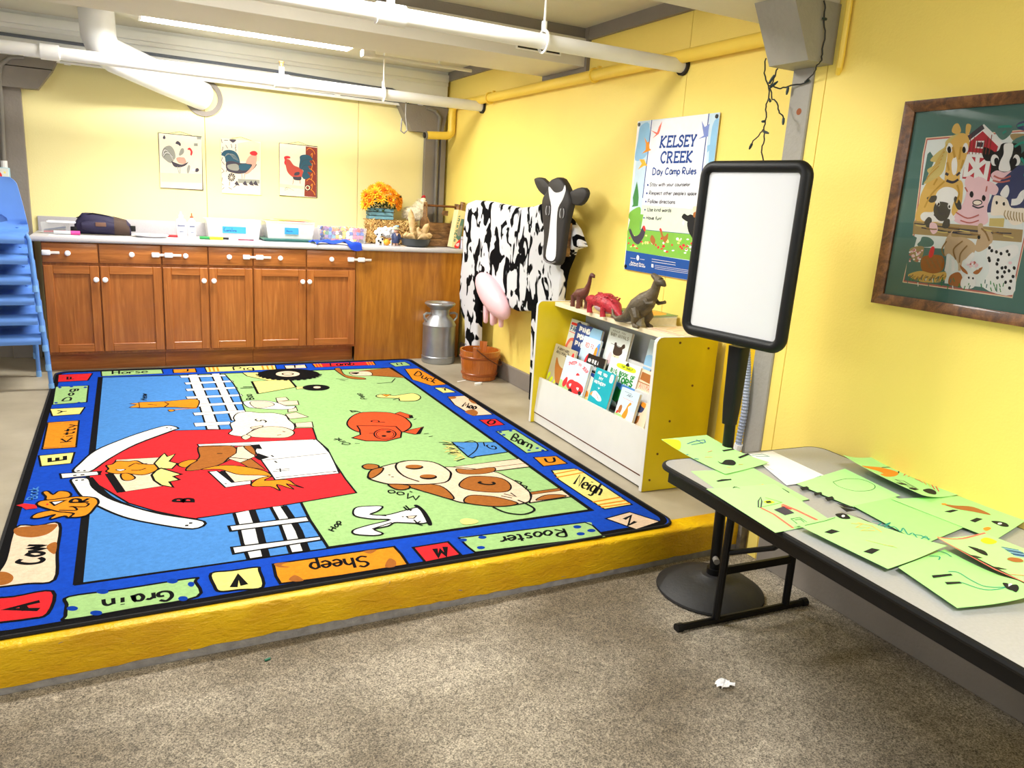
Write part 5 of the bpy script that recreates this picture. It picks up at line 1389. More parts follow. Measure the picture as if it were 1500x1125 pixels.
PRINTS['poster']='''q s 0 -3588 1790 -2934 1795 -2846 993 -3594 985
q q1 0 -3491 1787 -3024 1794 -2990 1215 -3492 1217
q q2 0 -3495 1349 -3003 1340 -3011 1214 -3495 1217
Q q3 0 -3578 1765 -3499 1771 -3491 1619 -3598 1586 -3591 1694
Q q3 0 -2994 1731 -2934 1743 -2917 1493 -2980 1493
q q4 0 -3585 1303 -3472 1298 -3483 1220 -3020 1216 -2914 1190 -2946 1089 -3602 1090 -3608 1199
q q5 0 -3603 1093 -2945 1085 -2928 990 -3602 987
l B 7 -3481 1801 -3495 1386
l B 7 -3028 1798 -3032 1395
l B 2.5 -3494 1261 -3490 1217 -3020 1218
Q r 0 -3530 1128 -3534 1121 -3545 1120 -3551 1126 -3547 1132 -3536 1133
Q w 0 -3029 1150 -3033 1147 -3042 1146 -3047 1149 -3043 1153 -3034 1153
Q y 0 -3415 1150 -3420 1143 -3432 1142 -3439 1148 -3434 1155 -3422 1156
Q q4 0 -3357 1185 -3360 1178 -3369 1177 -3374 1183 -3371 1190 -3363 1191
Q r 0 -3445 1153 -3452 1149 -3467 1148 -3475 1151 -3468 1155 -3453 1156
Q q6 0 -3223 1116 -3226 1111 -3234 1110 -3239 1115 -3236 1120 -3228 1121
Q q6 0 -3070 1183 -3073 1177 -3083 1176 -3088 1182 -3085 1188 -3075 1188
Q r 0 -3192 1154 -3195 1149 -3202 1149 -3207 1153 -3204 1158 -3197 1159
Q w 0 -3357 1152 -3361 1145 -3370 1145 -3376 1151 -3372 1157 -3363 1158
Q y 0 -3139 1168 -3143 1163 -3153 1163 -3159 1166 -3155 1171 -3145 1171
Q q4 0 -3310 1163 -3315 1158 -3327 1157 -3333 1161 -3328 1166 -3317 1167
Q r 0 -3303 1134 -3307 1127 -3316 1126 -3322 1132 -3318 1139 -3309 1140
Q q6 0 -3467 1131 -3471 1126 -3481 1125 -3487 1130 -3483 1135 -3473 1136
Q q6 0 -3209 1150 -3213 1146 -3222 1146 -3227 1148 -3223 1152 -3214 1152
Q r 0 -3519 1133 -3523 1127 -3535 1126 -3542 1131 -3537 1138 -3525 1139
Q w 0 -3042 1138 -3044 1133 -3049 1133 -3053 1137 -3051 1141 -3045 1141
Q y 0 -3231 1173 -3237 1165 -3251 1165 -3259 1171 -3253 1178 -3239 1179
Q q4 0 -3093 1155 -3098 1151 -3110 1150 -3117 1153 -3111 1157 -3099 1158
Q r 0 -3390 1153 -3396 1148 -3409 1147 -3416 1152 -3410 1157 -3398 1158
Q q6 0 -3498 1161 -3502 1156 -3512 1155 -3517 1159 -3513 1164 -3504 1165
Q q6 0 -3479 1155 -3483 1149 -3493 1148 -3500 1154 -3495 1161 -3485 1161
Q r 0 -3122 1151 -3125 1145 -3135 1144 -3140 1150 -3137 1156 -3128 1156
Q w 0 -3070 1139 -3075 1132 -3086 1131 -3093 1137 -3089 1144 -3077 1145
Q y 0 -3551 1120 -3555 1115 -3564 1114 -3570 1119 -3566 1124 -3557 1125
Q q4 0 -3122 1135 -3124 1129 -3131 1128 -3135 1134 -3132 1139 -3126 1140
Q r 0 -3535 1160 -3541 1155 -3556 1154 -3564 1158 -3557 1163 -3543 1164
Q q6 0 -3222 1134 -3227 1127 -3239 1126 -3247 1132 -3241 1138 -3229 1139
Q q6 0 -3577 1154 -3582 1150 -3593 1150 -3599 1153 -3594 1157 -3583 1157
Q r 0 -3256 1143 -3261 1136 -3274 1135 -3282 1141 -3276 1148 -3263 1149
Q w 0 -3503 1170 -3508 1165 -3521 1165 -3528 1168 -3522 1172 -3510 1173
Q y 0 -3445 1144 -3448 1137 -3455 1137 -3460 1143 -3457 1149 -3450 1150
Q q4 0 -3097 1190 -3101 1184 -3111 1184 -3116 1189 -3113 1195 -3103 1196
Q r 0 -3038 1172 -3040 1165 -3046 1165 -3050 1171 -3048 1177 -3042 1178
Q q6 0 -3069 1178 -3073 1172 -3081 1171 -3087 1177 -3083 1182 -3075 1183
Q q6 0 -3101 1180 -3105 1174 -3116 1173 -3122 1178 -3118 1185 -3107 1185
Q r 0 -3263 1177 -3265 1173 -3271 1173 -3275 1177 -3273 1181 -3267 1181
Q w 0 -3127 1189 -3129 1185 -3134 1184 -3138 1188 -3136 1193 -3130 1193
Q y 0 -3550 1175 -3552 1169 -3559 1169 -3563 1174 -3561 1180 -3554 1180
Q q4 0 -3179 1158 -3182 1153 -3189 1153 -3193 1157 -3190 1161 -3184 1162
Q r 0 -3223 1117 -3229 1112 -3243 1111 -3251 1115 -3245 1119 -3230 1120
Q q6 0 -3565 1124 -3572 1118 -3588 1117 -3597 1122 -3590 1127 -3574 1128
Q q6 0 -3129 1123 -3134 1116 -3144 1115 -3150 1121 -3146 1128 -3136 1128
Q r 0 -3570 1165 -3574 1161 -3584 1160 -3589 1164 -3585 1168 -3576 1169
Q w 0 -3069 1191 -3073 1188 -3084 1187 -3090 1190 -3085 1194 -3074 1194
Q y 0 -3366 1157 -3369 1152 -3376 1151 -3381 1156 -3378 1161 -3370 1162
Q q4 0 -3264 1166 -3269 1162 -3281 1161 -3288 1164 -3282 1168 -3270 1169
Q r 0 -3464 1160 -3469 1156 -3478 1155 -3484 1159 -3480 1163 -3470 1164
Q q6 0 -3058 1126 -3060 1122 -3066 1121 -3070 1125 -3067 1130 -3061 1130
Q q6 0 -3439 1154 -3443 1148 -3451 1148 -3457 1152 -3453 1158 -3444 1158
Q r 0 -3058 1163 -3063 1157 -3073 1156 -3079 1161 -3075 1166 -3064 1167
Q w 0 -3149 1188 -3154 1181 -3165 1180 -3172 1186 -3168 1193 -3156 1194
Q y 0 -3227 1168 -3232 1162 -3243 1162 -3250 1167 -3245 1173 -3234 1174
Q q4 0 -3197 1180 -3203 1173 -3217 1172 -3225 1178 -3219 1185 -3205 1186
Q r 0 -3329 1143 -3331 1136 -3337 1136 -3341 1142 -3339 1150 -3333 1150
Q q6 0 -3107 1142 -3112 1138 -3124 1137 -3130 1140 -3125 1144 -3113 1145
Q q6 0 -3396 1169 -3401 1165 -3412 1165 -3419 1168 -3414 1172 -3402 1172
Q r 0 -3072 1156 -3076 1152 -3084 1151 -3090 1154 -3086 1158 -3077 1159
Q w 0 -3175 1127 -3180 1123 -3191 1122 -3197 1125 -3192 1129 -3181 1130
Q y 0 -3131 1181 -3136 1176 -3148 1175 -3155 1180 -3150 1185 -3138 1186
Q q4 0 -3403 1149 -3408 1144 -3420 1143 -3426 1147 -3421 1152 -3409 1153
Q r 0 -3094 1159 -3099 1153 -3112 1152 -3119 1157 -3114 1164 -3102 1165
Q q6 0 -3518 1138 -3522 1131 -3531 1130 -3537 1136 -3533 1143 -3524 1144
Q q6 0 -3256 1155 -3262 1151 -3275 1150 -3283 1153 -3277 1157 -3263 1158
Q r 0 -3256 1165 -3258 1159 -3264 1158 -3268 1164 -3266 1170 -3260 1170
Q w 0 -3242 1120 -3247 1115 -3258 1114 -3264 1118 -3259 1123 -3248 1124
Q y 0 -3036 1184 -3037 1179 -3043 1178 -3047 1184 -3045 1189 -3039 1190
Q q4 0 -3354 1161 -3360 1156 -3374 1156 -3382 1159 -3376 1164 -3362 1165
Q r 0 -3074 1141 -3078 1138 -3086 1137 -3090 1140 -3087 1143 -3079 1144
Q q6 0 -3425 1113 -3429 1109 -3439 1108 -3445 1112 -3440 1116 -3431 1117
Q q6 0 -3396 1119 -3399 1113 -3406 1112 -3411 1118 -3408 1124 -3401 1125
Q r 0 -3490 1114 -3495 1110 -3506 1109 -3513 1112 -3507 1116 -3496 1117
Q w 0 -3054 1165 -3059 1159 -3070 1159 -3076 1163 -3071 1168 -3060 1169
Q y 0 -3530 1178 -3533 1174 -3541 1173 -3546 1177 -3542 1181 -3535 1182
Q q4 0 -3549 1183 -3556 1179 -3572 1178 -3580 1181 -3573 1186 -3557 1187
Q r 0 -3285 1181 -3288 1175 -3296 1175 -3300 1180 -3298 1186 -3290 1187
Q q6 0 -3054 1155 -3056 1149 -3061 1148 -3065 1154 -3063 1161 -3058 1162
Q q6 0 -3552 1157 -3557 1150 -3568 1149 -3575 1155 -3570 1163 -3559 1163
Q r 0 -3108 1143 -3111 1137 -3119 1136 -3125 1142 -3122 1148 -3113 1149
Q w 0 -3077 1123 -3082 1119 -3093 1118 -3099 1121 -3094 1125 -3083 1126
Q y 0 -3398 1151 -3402 1144 -3413 1143 -3419 1149 -3415 1156 -3405 1157
Q q4 0 -3432 1137 -3436 1130 -3446 1129 -3451 1135 -3448 1142 -3438 1142
Q r 0 -3464 1151 -3467 1147 -3474 1146 -3478 1150 -3475 1154 -3468 1155
Q q6 0 -3051 1168 -3056 1163 -3068 1162 -3075 1166 -3070 1172 -3058 1172
Q q6 0 -3556 1126 -3559 1120 -3566 1119 -3570 1125 -3568 1132 -3561 1133
Q r 0 -3576 1135 -3580 1131 -3588 1130 -3593 1134 -3589 1139 -3581 1140
Q w 0 -3041 1155 -3045 1149 -3056 1148 -3062 1153 -3058 1159 -3047 1160
Q y 0 -3504 1124 -3511 1119 -3526 1118 -3534 1122 -3527 1126 -3512 1127
Q q4 0 -3258 1169 -3264 1165 -3276 1165 -3282 1167 -3277 1171 -3265 1172
Q r 0 -3270 1128 -3275 1124 -3288 1123 -3294 1126 -3289 1130 -3277 1131
Q q6 0 -3104 1175 -3109 1169 -3121 1169 -3128 1173 -3123 1178 -3111 1179
Q q6 0 -3474 1132 -3480 1125 -3494 1124 -3502 1130 -3496 1136 -3482 1137
Q r 0 -3042 1173 -3045 1169 -3052 1169 -3056 1172 -3054 1176 -3047 1176
Q w 0 -3263 1159 -3266 1154 -3275 1153 -3280 1158 -3277 1163 -3268 1163
Q y 0 -3419 1188 -3423 1183 -3433 1183 -3439 1187 -3435 1191 -3424 1192
Q q4 0 -3308 1117 -3311 1111 -3318 1111 -3323 1116 -3320 1122 -3313 1122
Q 4 0 -3593 1204 -3578 1214 -3540 1179 -3494 1191 -3469 1234 -3442 1227 -3446 1185 -3478 1146 -3500 1135 -3543 1151
Q r 0 -3469 1230 -3455 1240 -3439 1222 -3445 1208
Q n 0 -3316 1225 -3303 1230 -3274 1192 -3242 1211 -3243 1176 -3270 1165
Q r 0 -3319 1224 -3308 1234 -3293 1217
Q n 0 -3389 1166 -3378 1194 -3344 1169 -3354 1141
Q k 0 -3146 1298 -3129 1316 -3101 1308 -3076 1314 -3034 1299 -3028 1266 -3066 1256 -3081 1272 -3117 1283
Q k 0 -3096 1279 -3032 1286 -3007 1184 -3025 1136 -3043 1131 -3041 1190 -3081 1230
Q w 0 -3137 1269 -3123 1282 -3121 1257
Q c 0 -3069 1347 -3045 1356 -3027 1332 -3051 1323
Q n 0 -3058 1323 -3027 1328 -3022 1303 -3054 1302
q q7 0 -3587 1335 -3576 1350 -3586 1386 -3576 1423 -3562 1474 -3541 1424 -3531 1387 -3530 1342
Q q4 0 -3616 1292 -3518 1338 -3500 1297 -3542 1240
q q8 0 -3390 1778 -3400 1734 -3408 1717 -3460 1696 -3430 1716 -3478 1738 -3424 1724 -3414 1751
q o 0 -3533 1706 -3502 1678 -3487 1682 -3477 1646 -3461 1637 -3486 1631 -3542 1620 -3510 1639 -3512 1669
q q9 0 -3560 1591 -3514 1590 -3499 1572 -3481 1556 -3512 1556 -3563 1537 -3533 1568
q V 0 -3075 1762 -3048 1731 -3014 1744 -3017 1713 -3015 1686 -3085 1677 -3047 1691 -3063 1728
q q3 0 -3014 1642 -2991 1649 -2971 1625 -2992 1622 -3008 1611
l B 10.5 -3384 1648 -3377 1703
l B 10.5 -3392 1649 -3374 1649
l B 10.5 -3386 1701 -3368 1701
l B 10.5 -3343 1702 -3380 1673 -3350 1647
l B 10.5 -3353 1701 -3335 1700
l B 10.5 -3358 1649 -3340 1649
l B 10.5 -3325 1647 -3319 1702
l B 10.5 -3327 1700 -3287 1699 -3288 1690
l B 10.5 -3333 1649 -3292 1648 -3291 1658
l B 10.5 -3322 1675 -3302 1675
l B 10.5 -3301 1681 -3303 1670
l B 10.5 -3276 1647 -3270 1701
l B 10.5 -3278 1699 -3259 1699
l B 10.5 -3284 1648 -3246 1648 -3245 1658
L B 10.5 -3202 1684 -3201 1693 -3214 1699 -3230 1688 -3223 1677 -3208 1670 -3203 1658 -3220 1646 -3235 1653 -3234 1661
l B 10.5 -3187 1646 -3181 1699
l B 10.5 -3189 1697 -3151 1696 -3152 1687
l B 10.5 -3194 1647 -3155 1647 -3154 1656
l B 10.5 -3184 1673 -3165 1673
l B 10.5 -3164 1678 -3166 1668
L B 10.5 -3143 1696 -3128 1696
L B 10.5 -3112 1696 -3097 1695
L B 10.5 -3136 1698 -3123 1669 -3103 1697
L B 10.5 -3122 1671 -3125 1645
L B 10.5 -3133 1647 -3117 1647
L B 10.5 -3330 1608 -3329 1617 -3346 1623 -3365 1607 -3365 1585 -3347 1569 -3329 1577
L B 10.5 -3311 1569 -3310 1622
L B 10.5 -3318 1621 -3297 1621 -3280 1616 -3281 1602 -3298 1595 -3310 1596
L B 10.5 -3298 1595 -3276 1570
L B 10.5 -3319 1570 -3301 1570
L B 10.5 -3283 1570 -3267 1570
l B 10.5 -3253 1568 -3252 1622
l B 10.5 -3260 1620 -3220 1620 -3220 1611
l B 10.5 -3261 1570 -3220 1570 -3219 1579
l B 10.5 -3253 1596 -3233 1596
l B 10.5 -3232 1601 -3233 1591
l B 10.5 -3204 1568 -3203 1621
l B 10.5 -3211 1619 -3171 1619 -3171 1610
l B 10.5 -3212 1570 -3171 1570 -3171 1579
l B 10.5 -3203 1596 -3183 1596
l B 10.5 -3183 1601 -3184 1590
l B 10.5 -3155 1568 -3154 1620
l B 10.5 -3163 1570 -3146 1570
l B 10.5 -3162 1619 -3145 1619
l B 10.5 -3122 1620 -3154 1592 -3123 1568
l B 10.5 -3131 1618 -3115 1618
l B 10.5 -3131 1570 -3114 1570
L B 6.5 -3426 1509 -3426 1542 -3406 1537 -3400 1524 -3408 1511 -3426 1509
L B 6.5 -3369 1529 -3382 1531 -3389 1519 -3382 1509 -3370 1514 -3369 1529 -3367 1509
L B 6.5 -3360 1529 -3351 1513
L B 6.5 -3340 1529 -3355 1500
L B 6.5 -3293 1537 -3305 1542 -3317 1529 -3315 1514 -3302 1510 -3291 1515
L B 6.5 -3264 1529 -3276 1531 -3282 1519 -3275 1510 -3264 1515 -3264 1529 -3261 1510
L B 6.5 -3254 1529 -3254 1510
L B 6.5 -3254 1524 -3246 1530 -3241 1523 -3240 1510
L B 6.5 -3241 1523 -3233 1530 -3227 1523 -3227 1510
L B 6.5 -3219 1529 -3218 1499
L B 6.5 -3219 1526 -3209 1530 -3200 1521 -3206 1511 -3218 1513
L B 6.5 -3178 1510 -3178 1541 -3161 1540 -3157 1532 -3164 1526 -3178 1524 -3156 1510
L B 6.5 -3147 1529 -3145 1514 -3137 1510 -3131 1515
L B 6.5 -3130 1529 -3129 1510
L B 6.5 -3121 1541 -3120 1510
L B 6.5 -3111 1520 -3095 1522 -3100 1529 -3109 1526 -3111 1517 -3103 1510 -3094 1514
L B 6.5 -3074 1527 -3082 1529 -3086 1524 -3074 1517 -3080 1511 -3087 1513
L 4 3.2 -3425 1465 -3432 1467 -3439 1464 -3436 1459 -3428 1457 -3426 1453 -3433 1449 -3441 1452
L 4 3.2 -3415 1466 -3416 1451 -3411 1450
L 4 3.2 -3420 1460 -3409 1460
L 4 3.2 -3394 1460 -3402 1461 -3406 1455 -3403 1450 -3395 1452 -3394 1460 -3393 1450
L 4 3.2 -3388 1460 -3383 1452
L 4 3.2 -3376 1460 -3387 1445
L 4 3.2 -3363 1460 -3359 1450 -3354 1459 -3350 1450 -3345 1461
L 4 3.2 -3340 1461 -3340 1450
L 4 3.2 -3339 1464 -3339 1465
L 4 3.2 -3329 1466 -3330 1452 -3325 1451
L 4 3.2 -3334 1461 -3324 1461
L 4 3.2 -3320 1468 -3321 1450
L 4 3.2 -3321 1458 -3314 1461 -3310 1458 -3310 1450
L 4 3.2 -3294 1461 -3290 1452
L 4 3.2 -3283 1461 -3293 1445
L 4 3.2 -3274 1461 -3280 1457 -3278 1452 -3274 1451 -3269 1454 -3269 1459 -3274 1461
L 4 3.2 -3263 1461 -3263 1453 -3258 1451 -3254 1453
L 4 3.2 -3253 1461 -3253 1451
L 4 3.2 -3248 1461 -3248 1451
L 4 3.2 -3248 1458 -3243 1461 -3239 1460
L 4 3.2 -3215 1460 -3221 1462 -3226 1456 -3223 1451 -3215 1453
L 4 3.2 -3206 1462 -3211 1457 -3210 1453 -3206 1451 -3201 1455 -3201 1460 -3206 1462
L 4 3.2 -3196 1461 -3196 1453 -3191 1451 -3187 1454
L 4 3.2 -3185 1461 -3186 1451
L 4 3.2 -3180 1461 -3181 1451
L 4 3.2 -3181 1459 -3174 1462 -3170 1459 -3170 1451
L 4 3.2 -3157 1461 -3162 1462 -3164 1459 -3157 1455 -3161 1452 -3166 1453
L 4 3.2 -3153 1457 -3142 1458 -3145 1462 -3151 1460 -3153 1455 -3148 1452 -3142 1453
L 4 3.2 -3136 1468 -3137 1452
L 4 3.2 -3126 1462 -3131 1458 -3130 1453 -3126 1452 -3121 1455 -3121 1460 -3126 1462
L 4 3.2 -3116 1462 -3117 1452
L 4 3.2 -3116 1459 -3112 1462 -3108 1461
L 4 3.2 -3439 1405 -3437 1423 -3425 1422 -3423 1417 -3429 1414 -3438 1413 -3424 1405
L 4 3.2 -3417 1411 -3405 1412 -3408 1416 -3415 1414 -3417 1409 -3412 1405 -3405 1407
L 4 3.2 -3390 1415 -3396 1416 -3399 1413 -3391 1409 -3395 1405 -3400 1407
L 4 3.2 -3385 1416 -3386 1399
L 4 3.2 -3385 1414 -3378 1416 -3373 1412 -3378 1406 -3386 1407
L 4 3.2 -3369 1411 -3358 1412 -3361 1417 -3367 1414 -3369 1409 -3364 1406 -3357 1407
L 4 3.2 -3341 1415 -3347 1417 -3353 1411 -3349 1406 -3341 1408
L 4 3.2 -3332 1422 -3333 1408 -3328 1406
L 4 3.2 -3337 1416 -3327 1416
L 4 3.2 -3307 1417 -3314 1412 -3312 1408 -3308 1406 -3302 1410 -3303 1415 -3307 1417
L 4 3.2 -3293 1422 -3294 1408 -3289 1407
L 4 3.2 -3298 1417 -3288 1417
L 4 3.2 -3284 1424 -3285 1406
L 4 3.2 -3284 1414 -3278 1417 -3274 1414 -3274 1406
L 4 3.2 -3268 1412 -3258 1413 -3260 1417 -3267 1415 -3269 1410 -3264 1407 -3257 1408
L 4 3.2 -3252 1417 -3253 1407
L 4 3.2 -3253 1414 -3247 1417 -3243 1416
L 4 3.2 -3230 1417 -3231 1401
L 4 3.2 -3230 1415 -3224 1418 -3219 1413 -3223 1407 -3231 1409
L 4 3.2 -3215 1412 -3204 1413 -3207 1418 -3214 1416 -3215 1410 -3210 1407 -3204 1409
L 4 3.2 -3194 1418 -3200 1413 -3198 1409 -3194 1407 -3189 1411 -3189 1416 -3194 1418
L 4 3.2 -3184 1417 -3185 1401
L 4 3.2 -3184 1416 -3178 1418 -3173 1413 -3177 1408 -3184 1409
L 4 3.2 -3167 1424 -3168 1408
L 4 3.2 -3162 1413 -3152 1414 -3155 1418 -3161 1416 -3163 1411 -3158 1408 -3152 1409
L 4 3.2 -3146 1424 -3146 1421
L 4 3.2 -3134 1417 -3139 1418 -3141 1415 -3135 1411 -3138 1408 -3143 1409
L 4 3.2 -3111 1417 -3116 1418 -3119 1415 -3112 1411 -3116 1408 -3120 1409
L 4 3.2 -3107 1418 -3108 1402
L 4 3.2 -3107 1416 -3101 1418 -3097 1414 -3101 1408 -3107 1410
L 4 3.2 -3082 1418 -3089 1419 -3093 1413 -3090 1408 -3083 1411 -3082 1418 -3081 1408
L 4 3.2 -3067 1417 -3072 1419 -3077 1413 -3074 1408 -3067 1410
L 4 3.2 -3063 1414 -3053 1415 -3056 1419 -3062 1417 -3063 1412 -3059 1409 -3053 1410
Q B 0 -3452 1455 -3452 1452 -3454 1450 -3458 1450 -3461 1450 -3464 1452 -3465 1455 -3465 1458 -3463 1460 -3459 1460 -3456 1460 -3453 1458
Q B 0 -3453 1411 -3453 1409 -3455 1407 -3459 1406 -3462 1407 -3465 1408 -3466 1411 -3466 1414 -3464 1416 -3460 1417 -3457 1416 -3454 1414
l 4 3.2 -3427 1380 -3442 1380 -3443 1361
l 4 3.2 -3443 1370 -3430 1370
L 4 3.2 -3417 1373 -3424 1368 -3422 1362 -3417 1361 -3412 1365 -3412 1371 -3417 1373
L 4 3.2 -3404 1380 -3405 1361
L 4 3.2 -3397 1380 -3398 1361
L 4 3.2 -3385 1373 -3391 1368 -3390 1363 -3385 1361 -3379 1365 -3380 1371 -3385 1373
L 4 3.2 -3375 1373 -3371 1361 -3366 1371 -3361 1361 -3356 1373
L 4 3.2 -3329 1381 -3330 1361
L 4 3.2 -3330 1371 -3338 1373 -3342 1367 -3338 1361 -3330 1364
L 4 3.2 -3323 1373 -3324 1362
L 4 3.2 -3323 1377 -3322 1378
L 4 3.2 -3317 1373 -3317 1362
L 4 3.2 -3317 1369 -3311 1373 -3307 1372
L 4 3.2 -3304 1368 -3293 1369 -3296 1374 -3302 1371 -3304 1366 -3299 1362 -3292 1364
L 4 3.2 -3277 1371 -3282 1374 -3288 1368 -3284 1362 -3277 1364
L 4 3.2 -3268 1379 -3269 1364 -3264 1362
L 4 3.2 -3273 1373 -3263 1373
L 4 3.2 -3258 1373 -3259 1362
L 4 3.2 -3258 1377 -3258 1379
L 4 3.2 -3246 1374 -3252 1369 -3251 1364 -3246 1362 -3241 1366 -3241 1372 -3246 1374
L 4 3.2 -3236 1374 -3236 1362
L 4 3.2 -3236 1371 -3230 1374 -3225 1371 -3225 1362
L 4 3.2 -3211 1373 -3216 1374 -3219 1371 -3212 1366 -3215 1362 -3220 1364
L 4 3.2 -3439 1335 -3439 1321 -3433 1317 -3426 1321 -3424 1336
L 4 3.2 -3408 1328 -3414 1329 -3417 1326 -3409 1321 -3414 1318 -3419 1319
L 4 3.2 -3404 1324 -3393 1325 -3396 1329 -3402 1327 -3404 1321 -3399 1318 -3392 1320
L 4 3.2 -3376 1336 -3378 1318
L 4 3.2 -3366 1329 -3377 1324 -3366 1318
L 4 3.2 -3360 1329 -3361 1319
L 4 3.2 -3360 1333 -3359 1334
L 4 3.2 -3353 1329 -3354 1319
L 4 3.2 -3354 1327 -3347 1330 -3342 1327 -3343 1319
L 4 3.2 -3325 1337 -3326 1319
L 4 3.2 -3325 1328 -3333 1330 -3337 1324 -3334 1319 -3326 1321
L 4 3.2 -3311 1330 -3307 1319 -3302 1328 -3298 1319 -3293 1330
L 4 3.2 -3283 1331 -3289 1326 -3288 1321 -3284 1320 -3278 1323 -3278 1329 -3283 1331
L 4 3.2 -3273 1330 -3274 1320
L 4 3.2 -3273 1327 -3268 1330 -3264 1330
L 4 3.2 -3249 1338 -3250 1320
L 4 3.2 -3250 1329 -3257 1331 -3261 1325 -3258 1320 -3250 1322
L 4 3.2 -3235 1330 -3241 1331 -3243 1328 -3236 1324 -3240 1320 -3245 1322
l 4 3.2 -3442 1275 -3441 1292
l 4 3.2 -3428 1275 -3426 1292
l 4 3.2 -3442 1283 -3427 1283
L 4 3.2 -3408 1285 -3416 1286 -3420 1280 -3417 1275 -3409 1277 -3408 1285 -3408 1275
L 4 3.2 -3403 1285 -3397 1275 -3390 1285
L 4 3.2 -3388 1280 -3376 1281 -3379 1286 -3386 1284 -3388 1278 -3383 1275 -3376 1277
L 4 3.2 -3350 1291 -3353 1292 -3356 1289 -3358 1275
L 4 3.2 -3361 1285 -3351 1285
L 4 3.2 -3348 1285 -3348 1277 -3343 1275 -3338 1278
L 4 3.2 -3336 1285 -3337 1275
L 4 3.2 -3331 1285 -3332 1275
L 4 3.2 -3331 1283 -3325 1286 -3320 1283 -3320 1275
L 4 3.2 -3313 1292 -3314 1280
L 4 3.2 -3314 1276 -3314 1275
Q B 0 -3455 1367 -3455 1365 -3457 1363 -3460 1363 -3463 1363 -3466 1365 -3467 1367 -3467 1369 -3465 1371 -3462 1372 -3459 1371 -3456 1370
Q B 0 -3455 1324 -3456 1322 -3458 1320 -3461 1319 -3464 1320 -3466 1321 -3467 1324 -3467 1326 -3465 1328 -3462 1328 -3459 1328 -3456 1326
Q B 0 -3457 1281 -3457 1278 -3460 1276 -3462 1276 -3466 1276 -3468 1278 -3469 1280 -3469 1282 -3467 1284 -3464 1285 -3461 1284 -3458 1283
Q w 0 -3471 1063 -3471 1056 -3475 1050 -3481 1047 -3487 1049 -3493 1054 -3496 1061 -3495 1068 -3492 1074 -3486 1077 -3479 1075 -3473 1070
l w 2 -3552 1055 -3503 1056
l w 2 -3463 1057 -3419 1057
L w 2.2 -3544 1026 -3543 1037 -3536 1036 -3536 1032 -3543 1032 -3535 1030 -3536 1027 -3544 1026
L w 2.2 -3531 1029 -3524 1030 -3525 1033 -3530 1031 -3531 1028 -3528 1026 -3524 1027
L w 2.2 -3519 1037 -3520 1026
L w 2.2 -3514 1037 -3516 1026
L w 2.2 -3511 1029 -3504 1030 -3506 1033 -3510 1031 -3512 1028 -3509 1026 -3504 1027
L w 2.2 -3501 1032 -3499 1026 -3494 1032
L w 2.2 -3492 1032 -3492 1027 -3489 1026 -3486 1028
L w 2.2 -3485 1032 -3486 1026
L w 2.2 -3482 1029 -3475 1030 -3477 1033 -3481 1031 -3482 1028 -3480 1026 -3475 1027
L w 2.2 -3466 1026 -3465 1036 -3458 1036 -3457 1033 -3459 1031 -3466 1031
L w 2.2 -3447 1032 -3451 1033 -3454 1029 -3452 1026 -3447 1028 -3447 1032 -3447 1026
L w 2.2 -3443 1032 -3444 1026
L w 2.2 -3443 1030 -3440 1032 -3437 1032
L w 2.2 -3435 1036 -3436 1026
L w 2.2 -3429 1032 -3435 1029 -3429 1026
L w 2.2 -3420 1032 -3423 1032 -3425 1031 -3421 1028 -3423 1026 -3426 1027
L w 2.2 -3546 1023 -3550 1024 -3555 1020 -3555 1016 -3551 1015 -3546 1016
L w 2.2 -3539 1021 -3543 1018 -3542 1015 -3540 1015 -3537 1017 -3537 1020 -3539 1021
L w 2.2 -3533 1021 -3534 1015
L w 2.2 -3534 1019 -3531 1021 -3529 1019 -3530 1015
L w 2.2 -3529 1019 -3526 1021 -3524 1019 -3525 1015
L w 2.2 -3521 1021 -3522 1015
L w 2.2 -3521 1019 -3518 1021 -3517 1019 -3517 1015
L w 2.2 -3517 1019 -3514 1021 -3512 1019 -3513 1015
L w 2.2 -3509 1021 -3509 1016 -3507 1015 -3504 1017
L w 2.2 -3503 1021 -3503 1015
L w 2.2 -3500 1021 -3501 1015
L w 2.2 -3500 1019 -3496 1021 -3494 1019 -3495 1015
L w 2.2 -3490 1021 -3491 1015
L w 2.2 -3490 1023 -3490 1024
L w 2.2 -3484 1024 -3485 1016 -3483 1015
L w 2.2 -3487 1021 -3482 1021
L w 2.2 -3480 1021 -3478 1016
L w 2.2 -3474 1021 -3480 1012
L w 2.2 -3458 1024 -3461 1025 -3465 1023 -3464 1021 -3460 1020 -3459 1017 -3463 1016 -3467 1017
L w 2.2 -3456 1019 -3450 1019 -3451 1022 -3455 1020 -3456 1017 -3453 1016 -3450 1017
L w 2.2 -3447 1021 -3448 1016
L w 2.2 -3447 1019 -3444 1021 -3442 1021
L w 2.2 -3440 1021 -3438 1016 -3434 1022
L w 2.2 -3432 1022 -3433 1016
L w 2.2 -3431 1023 -3431 1024
L w 2.2 -3423 1021 -3426 1022 -3429 1019 -3427 1016 -3423 1017
L w 2.2 -3421 1019 -3415 1019 -3416 1022 -3420 1021 -3421 1018 -3418 1016 -3415 1017
L w 2.2 -3407 1021 -3410 1022 -3411 1020 -3408 1018 -3410 1016 -3413 1017
l w 2.2 -3356 1067 -3153 1066
l w 2.2 -3354 1054 -3151 1054
l w 1.6 -3324 1037 -3014 1038
l w 1.6 -3323 1028 -3012 1030
l w 1.6 -3321 1019 -3011 1022
q w 0 -3355 1041 -3337 1041 -3334 1023 -3352 1023'''
